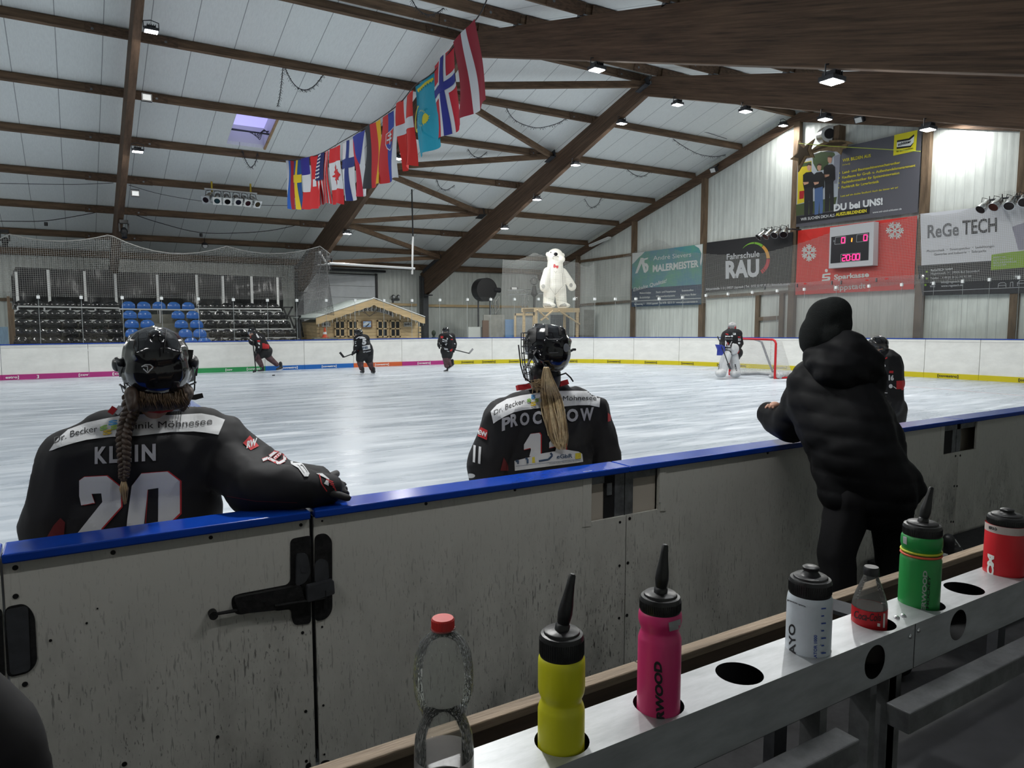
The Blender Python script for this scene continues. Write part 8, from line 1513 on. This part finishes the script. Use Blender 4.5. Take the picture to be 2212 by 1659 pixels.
pr = [('c', G(430, 480), G(560, 500), .17, .2), ('c', G(490, 520), G(720, 800), .22, .21), ('c', G(400, 490, -.1), G(310, 590, -.18), .13, .1), ('c', G(520, 560, -.15), G(545, 770, -.25), .135, .11), ('c', G(545, 770, -.25), G(500, 870, -.25), .11, .09), ('c', G(310, 590, -.18), G(340, 640, -.2), .1, .08)]
jr = blob('jersey', pr, .024, m_jer, t, 4, fold=.01, fscale=7, mats=[m_jer, m_redc], paint=paint1)
blob('hockey_pants', [('c', G(650, 880), G(790, 870), .19, .19), ('c', G(640, 900), G(600, 1000), .18, .14), ('c', G(790, 900), G(800, 990), .19, .15)], .028, m_pant, t, 4)
blob('sock', [('c', G(540, 1010), G(510, 1100), .12, .12), ('c', G(510, 1100), G(620, 1310), .115, .08)], .022, m_sock, t, 3); blob('sock', [('c', G(810, 1030), G(860, 1090), .12, .12), ('c', G(860, 1090), G(1080, 1280), .115, .08)], .022, m_sock, t, 3)
skate(t, G(680, 1500), G(490, 1505), G(620, 1330)); skate(t, G(1215, 1440, .1), G(1060, 1480, -.1), G(1090, 1300)); helm_far(t, hc, r, left); face(t, hc-Z*.03, r, left); gloves(t, G(365, 655, -.22), G(380, 720)-G(365, 640)); gloves(t, G(435, 985, -.25), G(420, 1080)-G(440, 960))
L_ = lifter(bvh_of(jr), .01); q = Px(); g_ = lambda x, y: (520+x/13.825, 695+y/13.825)
q.poly([g_(*p) for p in ((440, 350), (480, 350), (560, 470), (530, 490), (495, 470))]).poly([g_(*p) for p in ((560, 420), (640, 480), (625, 490), (600, 465))]).poly([g_(*p) for p in ((500, 625), (570, 625), (575, 690), (545, 685))]).poly([g_(*p) for p in ((525, 735), (560, 735), (560, 790), (525, 785))]).poly([g_(*p) for p in ((270, 515), (390, 590), (380, 605), (290, 560))]); q.lay(L_, 'white_print', m_wht, t, cut=2); q = Px(); q.poly([g_(*p) for p in ((495, 555), (575, 555), (580, 600), (500, 600))]).poly([g_(*p) for p in ((235, 425), (320, 445), (290, 490), (260, 470))]); q.lay(L_, 'red_print', m_redc, t, cut=2)
stick('dark stick held upright by the bending left skater', [G(360, 560, -.3), G(395, 900, -.32), G(455, 1470, -.35)], G(370, 1490, -.5)); P = at(591, 811.5, 'z', 0.0); m = MB(); m.cyl(P, P+Z*.028, .045, 18); tag(m.build('puck', m_black), 'small black puck lying on the ice behind the left skater', 'puck')
# middle skater, from behind, number 5
G = crop(720, 700, 13.825, 23.6); hc = G(750, 285); away = Vector((-.75, .65, 0)).normalized(); t = thing('person', 'hockey player seen from behind with number 5 on a black jersey', 'person', (G(1000, 1450).x, 23.6, 0)); r = .118
pr = head_prims(hc-Z*.02, r, away)+[('c', hc-Z*.1, G(800, 430), .065, .08), ('c', G(850, 470), G(960, 860), .16, .17), ('c', G(720, 470), G(690, 660), .07, .06), ('c', G(690, 660), G(630, 840, -.05), .055, .045), ('c', G(1000, 480, .1), G(1030, 700, .2), .07, .06), ('c', G(1030, 700, .2), G(900, 800, .3), .055, .045), ('c', G(830, 920), G(800, 1110), .1, .085), ('c', G(800, 1110), G(840, 1360), .075, .05), ('c', G(1040, 920), G(1080, 1110), .1, .085), ('c', G(1080, 1110), G(1150, 1360), .075, .05)]
blob('body', pr, .03, m_skin, t, 3)
pr = [('c', G(740, 460), G(940, 450), .16, .17), ('c', G(830, 480), G(960, 760), .22, .24), ('c', G(960, 720), G(990, 830), .25, .25), ('c', G(710, 480), G(700, 660), .12, .11), ('c', G(700, 660), G(670, 770, -.04), .11, .09), ('c', G(990, 500, .1), G(1035, 690, .18), .12, .11), ('c', G(1035, 690, .18), G(930, 790, .28), .1, .09)]
def paint2(p, n): x, y, _ = proj(p); x = (x-720)*13.825; y = (y-700)*13.825; return 1 if (730 < x < 820 and y > 780 and x < 820) else 0
jr = blob('jersey', pr, .024, m_jer, t, 4, fold=.01, fscale=7, mats=[m_jer, m_redc], paint=paint2)
blob('hockey_pants', [('c', G(880, 880), G(1010, 880), .22, .22), ('c', G(830, 930), G(800, 1050), .18, .15), ('c', G(1045, 930), G(1060, 1070), .18, .15)], .028, m_pant, t, 4)
blob('sock', [('c', G(800, 1090), G(810, 1180), .115, .115), ('c', G(810, 1180), G(840, 1330), .11, .08)], .022, m_sock, t, 3); blob('sock', [('c', G(1070, 1090), G(1100, 1180), .115, .115), ('c', G(1100, 1180), G(1150, 1340), .11, .08)], .022, m_sock, t, 3)
skate(t, G(900, 1490, -.12), G(800, 1470, .12), G(840, 1360)); skate(t, G(1230, 1490, -.12), G(1120, 1470, .12), G(1150, 1360)); helm_far(t, hc, r, away); gloves(t, G(600, 860, -.06), G(560, 900)-G(660, 790)); gloves(t, G(890, 800, .32), Vector((-1, .2, 0)))
g_ = lambda x, y: (720+x/13.825, 700+y/13.825); L_ = lifter(bvh_of(jr), .01); q = Px(); q.text('5', g_(860, 605), g_(985, 600), 11.5, 0, .07).poly([g_(*p) for p in ((670, 440), (760, 375), (860, 372), (930, 395), (930, 420), (780, 400), (690, 450))]).poly([g_(*p) for p in ((780, 410), (950, 400), (955, 425), (790, 440))]).poly([g_(*p) for p in ((860, 655), (1090, 620), (1110, 740), (885, 785))]).text('MW sponsor', g_(890, 860), g_(1120, 815), 3, 0, .03).poly([g_(*p) for p in ((640, 520), (690, 510), (690, 525), (645, 535))]).poly([g_(*p) for p in ((650, 560), (680, 560), (680, 590), (650, 590))]).poly([g_(*p) for p in ((650, 640), (700, 630), (690, 660), (655, 665))]); q.lay(L_, 'white_print', m_wht, t, cut=2); q = Px(); q.text('HS', g_(880, 750), g_(1030, 730), 5, 0, .04); q.lay(lifter(bvh_of(jr), .016), 'sponsor_text', mat('print_navy', (0, 0, 0)), t, cut=2)
stick('dark stick pointing left from the hands of player number 5', [G(880, 800, .33), G(600, 880, -.06), G(310, 990, -.12)], G(195, 845, -.12))
# right skater gliding left
G = crop(920, 695, 13.825, 23.1); hc = G(590, 285); lf = Vector((-.8, -.6, 0)).normalized(); t = thing('person', 'hockey player gliding left with stick held low behind, near the pink boards', 'person', (G(640, 1450).x, 23.1, 0)); r = .118
pr = head_prims(hc-Z*.02, r, lf)+[('c', hc-Z*.1, G(610, 420), .065, .08), ('c', G(620, 460), G(630, 850), .16, .17), ('c', G(460, 470), G(420, 600, -.1), .07, .06), ('c', G(420, 600, -.1), G(400, 690, -.2), .055, .045), ('c', G(780, 480), G(840, 660), .07, .06), ('c', G(840, 660), G(840, 790, -.1), .055, .045), ('c', G(600, 900), G(590, 1080), .1, .085), ('c', G(590, 1080), G(610, 1330), .075, .05), ('c', G(680, 900), G(670, 1090), .1, .085), ('c', G(670, 1090), G(720, 1290), .075, .05)]
blob('body', pr, .03, m_skin, t, 3)
pr = [('c', G(500, 460), G(750, 450), .15, .16), ('c', G(620, 480), G(650, 720), .23, .23), ('c', G(640, 700), G(640, 840), .23, .22), ('c', G(470, 480), G(430, 590, -.1), .11, .1), ('c', G(430, 590, -.1), G(410, 640, -.15), .1, .08), ('c', G(780, 490), G(835, 660), .12, .11), ('c', G(835, 660), G(840, 760, -.08), .11, .09)]
jr = blob('jersey', pr, .024, m_jer, t, 4, fold=.01, fscale=7)
blob('hockey_pants', [('c', G(600, 870), G(670, 870), .21, .2), ('c', G(590, 900), G(580, 1020), .17, .14), ('c', G(690, 900), G(680, 1030), .17, .14)], .028, m_pant, t, 4)
blob('sock', [('c', G(580, 1050), G(600, 1150), .115, .115), ('c', G(600, 1150), G(610, 1320), .11, .08)], .022, m_sock, t, 3); blob('sock', [('c', G(660, 1060), G(670, 1150), .11, .11), ('c', G(670, 1150), G(720, 1280), .1, .075)], .022, m_sock, t, 3)
skate(t, G(650, 1495), G(520, 1500), G(610, 1330)); skate(t, G(810, 1335, .1), G(640, 1450, .05), G(720, 1290)); helm_far(t, hc, r, lf); face(t, hc-Z*.03, r, lf); gloves(t, G(395, 720, -.2), G(420, 770)-G(400, 680)); gloves(t, G(835, 830, -.1), G(830, 880)-G(840, 780))
g_ = lambda x, y: (920+x/13.825, 695+y/13.825); L_ = lifter(bvh_of(jr), .01); q = Px(); q.poly([g_(*p) for p in ((690, 390), (720, 390), (790, 450), (760, 455))]).poly([g_(*p) for p in ((480, 510), (630, 550), (640, 590), (500, 540))]).poly([g_(*p) for p in ((480, 570), (630, 600), (630, 615), (500, 600))]).poly([g_(*p) for p in ((620, 480), (660, 490), (650, 540), (620, 530))]).poly([g_(*p) for p in ((530, 760), (660, 810), (660, 835), (560, 840))]).poly([g_(*p) for p in ((560, 660), (640, 640), (600, 720))]).poly([g_(*p) for p in ((620, 860), (700, 880), (695, 900), (640, 885))]).poly([g_(*p) for p in ((840, 640), (880, 650), (875, 680), (845, 665))]); q.lay(L_, 'white_print', m_wht, t, cut=2); q = Px(); q.poly([g_(*p) for p in ((435, 430), (520, 430), (520, 480), (450, 500))]).poly([g_(*p) for p in ((735, 520), (800, 515), (800, 545), (745, 545))]).poly([g_(*p) for p in ((710, 850), (790, 800), (790, 860), (740, 895))]); q.lay(L_, 'red_print', m_redc, t, cut=2)
m = MB(); m.tube([hc-lf*.1-Z*.05, hc-lf*.16-Z*.15+RT0*-.05, hc-Z*.28-RT0*.12], [.05, .04, .02], 8); m.build('hair', m_hairb, t, smooth=True); stick('dark stick with pale tip held low by the player near the pink boards', [G(400, 730, -.25), G(840, 835, -.15), G(1290, 945, 0)], G(1405, 810, .05), m_blackm, mat('tape_grey', (.3, .3, .3), .6))
# goalkeeper
G = crop(1530, 685, 11.06, 15.9); hc = G(570, 232); lf = Vector((-.75, -.66, 0)).normalized(); t = thing('person', 'goalkeeper with white leg pads and patterned mask standing before the goal', 'person', (G(480, 1400).x, 15.9, 0)); r = .115
pr = head_prims(hc, r, lf)+[('c', hc-Z*.1, G(580, 370), .065, .08), ('c', G(580, 400), G(570, 850), .18, .18), ('c', G(420, 420), G(350, 620), .08, .07), ('c', G(350, 620), G(350, 760, -.1), .06, .05), ('c', G(720, 420), G(740, 620), .08, .07), ('c', G(740, 620), G(660, 760, -.15), .06, .05), ('c', G(470, 880), G(380, 1150), .1, .08), ('c', G(380, 1150), G(330, 1370), .08, .05), ('c', G(640, 880), G(650, 1150), .1, .08), ('c', G(650, 1150), G(670, 1370), .08, .05)]
blob('body', pr, .026, m_skin, t, 3)
pr = [('c', G(450, 420), G(690, 410), .16, .17), ('c', G(560, 450), G(560, 760), .27, .27), ('c', G(420, 430), G(355, 630), .14, .12), ('c', G(355, 630), G(350, 700, -.08), .12, .1), ('c', G(710, 430), G(745, 620), .14, .13), ('c', G(745, 620), G(720, 700, -.08), .13, .1)]
jr = blob('jersey', pr, .022, m_jer, t, 4, fold=.01, fscale=7)
blob('hockey_pants', [('c', G(500, 850), G(680, 850), .2, .2), ('c', G(690, 880), G(690, 970), .14, .1)], .026, m_pant, t, 4)
def paintm(p, n): x, y, _ = proj(p); v = noise.noise(Vector((p.x*16, p.y*16, p.z*16))); return 1 if ((x-1530)*11.06 > 640 or v > .1) else (2 if v < -.15 else 0)
helm_far(t, hc, r*1.05, lf, mat('mask_white', (.42, .42, .42), .3)); mk = blob('mask', [('e', hc-lf*r*.1, (r*1.12, r*1.15, r*1.3)), ('e', hc+lf*r*.55-Z*r*.75, (r*.6, r*.6, r*.6))], .014, MATS['mask_white'], t, 3, mats=[MATS['mask_white'], m_redc, m_black], paint=paintm)
m = MB(); sd = lf.cross(Z)
for k in range(6): m.tube([hc+lf*r*(1.15-.1*abs(s)*2)+sd*r*s+Z*r*(.35-.22*k) for s in (-.6, -.3, 0, .3, .6)], .006, 5)
for s in (-.5, -.25, 0, .25, .5): m.tube([hc+lf*r*1.18+sd*r*s+Z*r*z for z in (.4, -.2, -.8)], .006, 5)
m.build('face_cage', m_chrome, t); pad = mat('pad_white', (.52, .53, .54), .5, var=.12, scale=6)
for (x0, xm, x1, xf0, xf1, nm) in ((440, 365, 330, 190, 400, 'left'), (590, 640, 660, 530, 750, 'right')):
    pp = [('c', G(x0 if nm == 'left' else 600, 910, -.12), G(xm, 1150, -.14), .15, .16), ('c', G(xm, 1150, -.14), G(x1, 1340, -.16), .16, .14), ('c', G(xf0+60, 1365, -.25), G(xf1-50, 1360, -.22), .1, .11), ('e', G((xf0+xf1)/2, 1330, -.22), (.2, .16, .1))]
    po = blob('leg_pad', pp, .02, pad, t, 4); L_ = lifter(bvh_of(po), .008); q = Px(); g_ = lambda x, y: (1530+x/11.06, 685+y/11.06)
    if nm == 'right': q.text('CCM', g_(690, 1285), g_(655, 1125), 2.6, 0, .05, 0, up=(-1, .1))
    else: q.text('CCM', g_(255, 1240), g_(265, 1095), 2.2, 0, .05, 0, up=(-1, .1))
    q.lay(L_, 'pad_print', m_ltb, t, cut=2)
    skate(t, G((xf0+xf1)/2+60, 1425, -.1), G((xf0+xf1)/2-60, 1430, -.2), G(x1, 1340))
m = MB(); m.prism([G(*p, -.28) for p in ((195, 655), (320, 660), (395, 700), (400, 820), (330, 915), (235, 915), (245, 780))], (0, .06, 0)); m.build('blocker', mat('blocker_blue', (.03, .05, .33), .4), t); blob('blocker_hand', [('e', G(350, 800, -.2), (.07, .07, .08))], .016, m_glove, t, 3)
blob('catching_glove', [('e', G(640, 760, -.26), (.16, .09, .17)), ('c', G(600, 660, -.27), G(590, 780, -.28), .05, .06), ('c', G(600, 850, -.26), G(680, 800, -.26), .07, .06)], .016, pad, t, 4)
g_ = lambda x, y: (1530+x/11.06, 685+y/11.06); L_ = lifter(bvh_of(jr), .008); q = Px(); q.text('partner', g_(405, 470), g_(535, 475), 3.6, 0, .05).text('zentrum', g_(395, 530), g_(575, 530), 2.2, 0, .0).text('23', g_(706, 560), g_(778, 562), 4.6, 0, .06).text('LB', g_(590, 420), g_(660, 425), 4, 0, .06).disc(g_(735, 620), 2.4, 2.2).disc(g_(565, 455), 2.2).poly([g_(*p) for p in ((400, 560), (420, 560), (490, 690), (560, 570), (570, 580), (520, 700), (550, 720), (430, 720), (400, 700))]).poly([g_(*p) for p in ((410, 745), (555, 745), (560, 830), (430, 835))]); q.lay(L_, 'white_print', m_wht, t, cut=2); q = Px(); q.poly([g_(*p) for p in ((420, 610), (470, 600), (490, 640), (470, 690), (430, 650))]).poly([g_(*p) for p in ((705, 465), (775, 465), (775, 490), (705, 490))]).poly([g_(*p) for p in ((400, 400), (440, 390), (490, 410), (470, 430))]); q.lay(L_, 'red_print', m_redc, t, cut=2); q = Px(); q.poly([g_(*p) for p in ((690, 800), (770, 800), (765, 885), (690, 890))]); q.lay(lifter(bvh_of(jr), .01), 'red_hem', m_redc, t, cut=2)
t = stick('goalkeeper stick held low in front of the white pads', [G(220, 460, -.1), G(290, 610, -.2), G(385, 870, -.42), G(470, 1110, -.5)], G(530, 1250, -.55), m_dgrey, m_dgrey)
# goal
g0 = at(1673.5, 818.5, 'z', 0); GX, GY = g0.x, g0.y; t = thing('hockey_goal', 'red framed hockey goal with white net in front of the end boards', 'goal', (GX+.5, GY+.9, 0)); m_goal = mat('goal_red', (.50, .012, .018), .35)
m = MB(); r = .036; hg_ = 1.24; m.tube([(GX, GY, 0), (GX, GY, hg_-.12), (GX, GY+.04, hg_-.04), (GX, GY+.12, hg_), (GX, GY+1.71, hg_), (GX, GY+1.79, hg_-.04), (GX, GY+1.83, hg_-.12), (GX, GY+1.83, 0)], r, 12); m.build('front_frame', m_goal, t, smooth='auto')
m = MB(); m.tube(smooth_path([(GX, GY, .03), (GX+.5, GY-.12, .03), (GX+.95, GY+.02, .03), (GX+1.12, GY+.45, .03), (GX+1.12, GY+1.38, .03), (GX+.95, GY+1.8, .03), (GX+.5, GY+1.95, .03), (GX, GY+1.83, .03)], 6), .03, 8); m.build('base_frame', m_goal, t, smooth='auto')
m = MB(); m.tube([(GX+.05, GY+.92, hg_), (GX+.45, GY+.92, hg_-.1), (GX+1.1, GY+.92, .05)], .035, 8); m.build('centre_strut', mat('strut_grey', (.42, .42, .43), .5, var=.3, scale=20), t)
m = MB(); m.tube([(GX+.08, GY+.25, .06), (GX+1.0, GY+.35, .06), (GX+1.02, GY+1.45, .06), (GX+.08, GY+1.6, .06)], .055, 8); m.build('base_padding', pad, t, smooth=True)
mb = MB(); vs = []; uv = []; out = smooth_path([(GX, GY, 0), (GX+.5, GY-.10, 0), (GX+.95, GY+.03, 0), (GX+1.1, GY+.45, 0), (GX+1.1, GY+1.38, 0), (GX+.95, GY+1.8, 0), (GX+.5, GY+1.93, 0), (GX, GY+1.83, 0)], 5); tp_ = smooth_path([(GX, GY+.03, hg_), (GX+.2, GY, hg_), (GX+.4, GY+.12, hg_), (GX+.46, GY+.5, hg_), (GX+.46, GY+1.33, hg_), (GX+.4, GY+1.7, hg_), (GX+.2, GY+1.83, hg_), (GX, GY+1.8, hg_)], 5); K_ = 10; n = len(out); cl_ = 0
for i in range(n):
    if i: cl_ += (out[i]-out[i-1]).length
    for k in range(K_+1): p = out[i].lerp(tp_[i], k/K_); vs.append(p); uv.append((cl_, k/K_*hg_))
fs = [(i*(K_+1)+k, i*(K_+1)+k+1, (i+1)*(K_+1)+k+1, (i+1)*(K_+1)+k) for i in range(n-1) for k in range(K_)]
b0 = len(vs)
for i in range(n): vs += [tp_[i], Vector((GX, min(max(tp_[i].y, GY), GY+1.83), hg_))]; uv += [(tp_[i].x, tp_[i].y), (GX, tp_[i].y)]
fs += [(b0+2*i, b0+2*i+1, b0+2*i+3, b0+2*i+2) for i in range(n-1)]
mb.add(vs, fs); o = mb.build('net', netting('goal_net', (.75, .74, .70), .05, .009), t, normals=False); ul = o.data.uv_layers.new(name='UVMap')
for l in o.data.loops: ul.data[l.index].uv = uv[l.vertex_index]
m = MB(); random.seed(2)
blob('loose_net', [('c', (GX+.15, GY-.02, .1), (GX+.5, GY+.05, .12), .1, .09), ('c', (GX+.5, GY+.05, .12), (GX+.95, GY+.1, .07), .08, .06)], .03, pad, t, 2, fold=.05, fscale=12)
# player 16 nearer, partly hidden
G = lambda x, y, d=0.0: dep(1840+x/10.37, 720+y/10.37, 9.6+d); hc = G(575, 300); lf = Vector((-.85, -.1, 0)).normalized(); P = G(800, 1000); t = thing('person', 'hockey player number 16 on the ice, half hidden behind the person in black', 'person', (P.x, P.y, 0)); r = .115
pr = head_prims(hc-Z*.02, r, lf)+[('c', hc-Z*.1, G(680, 600), .065, .08), ('c', G(700, 720), G(700, 1500), .17, .18), ('c', G(900, 720), G(1000, 1150), .07, .06), ('c', G(1000, 1150), G(820, 1480, -.2), .055, .045), ('c', G(500, 720), G(420, 1150), .07, .06), ('c', G(420, 1150), G(560, 1450, -.2), .055, .045)]
for sx in (-.12, .12): b_ = Vector((P.x, P.y, 0))+RT0*sx; pr += [('c', b_+Z*.72, b_+Z*.45, .1, .08), ('c', b_+Z*.45, b_+Z*.1, .075, .05)]
blob('body', pr, .024, m_skin, t, 3)
def paint16(p, n): x, y, _ = proj(p); x = (x-1840)*10.37; y = (y-720)*10.37; return 1 if (x > 1000 and 1060 < y < 1260) else 0
pr = [('c', G(560, 690), G(850, 690), .15, .16), ('c', G(700, 740), G(690, 1150), .25, .25), ('c', G(690, 1150), G(690, 1500), .25, .26), ('c', G(860, 720), G(985, 1130), .13, .115), ('c', G(985, 1130), G(850, 1450, -.18), .115, .085), ('c', G(530, 720), G(440, 1130), .13, .115), ('c', G(440, 1130), G(560, 1420, -.18), .11, .085)]
jr = blob('jersey', pr, .018, m_jer, t, 4, fold=.008, fscale=7, mats=[m_jer, m_redc], paint=paint16)
b_ = Vector((P.x, P.y, 0)); blob('hockey_pants', [('e', b_+Z*.75, (.25, .22, .2)), ('c', b_-RT0*.13+Z*.7, b_-RT0*.13+Z*.48, .15, .13), ('c', b_+RT0*.13+Z*.7, b_+RT0*.13+Z*.48, .15, .13)], .025, m_pant, t, 3)
for sx in (-.12, .12): q0 = b_+RT0*sx; blob('sock', [('c', q0+Z*.5, q0+Z*.16, .1, .075)], .022, m_sock, t, 3); skate(t, q0+lf*-.12, q0+lf*.16, q0+Z*.2)
helm_far(t, hc, r*1.03, lf); face(t, hc-Z*.03, r, lf); gloves(t, G(800, 1530, -.2), Vector((-1, 0, -.4))); gloves(t, G(570, 1480, -.2), Vector((-1, 0, -.4))); m = MB(); m.tube([hc-lf*.1-Z*.06, hc-lf*.2-Z*.1, hc-lf*.26-Z*.18], [.05, .04, .015], 8); m.build('hair', m_hairb, t, smooth=True)
g_ = lambda x, y: (1840+x/10.37, 720+y/10.37); L_ = lifter(bvh_of(jr), .008); q = Px(); q.text('16', g_(825, 1045), g_(938, 1050), 10.5, 0, .06).text('lanz', g_(465, 775), g_(605, 810), 4.8, 0, .05).text('LP', g_(640, 740), g_(760, 780), 7, 0, .07).disc(g_(870, 1185), 4.2, 4.6).disc(g_(655, 805), 2.2, 3.2).line([g_(930, 1190), g_(995, 1240)], 1.6).poly([g_(*p) for p in ((720, 1325), (800, 1330), (795, 1345), (725, 1340))]).poly([g_(*p) for p in ((725, 1405), (765, 1405), (760, 1450), (722, 1440))]); q.lay(L_, 'white_print', m_wht, t, cut=2); q = Px(); q.poly([g_(*p) for p in ((845, 840), (930, 840), (925, 895), (832, 890))]).poly([g_(*p) for p in ((520, 640), (640, 625), (790, 530), (800, 555), (660, 645), (560, 690))]); q.lay(L_, 'red_print', m_redc, t, cut=2)
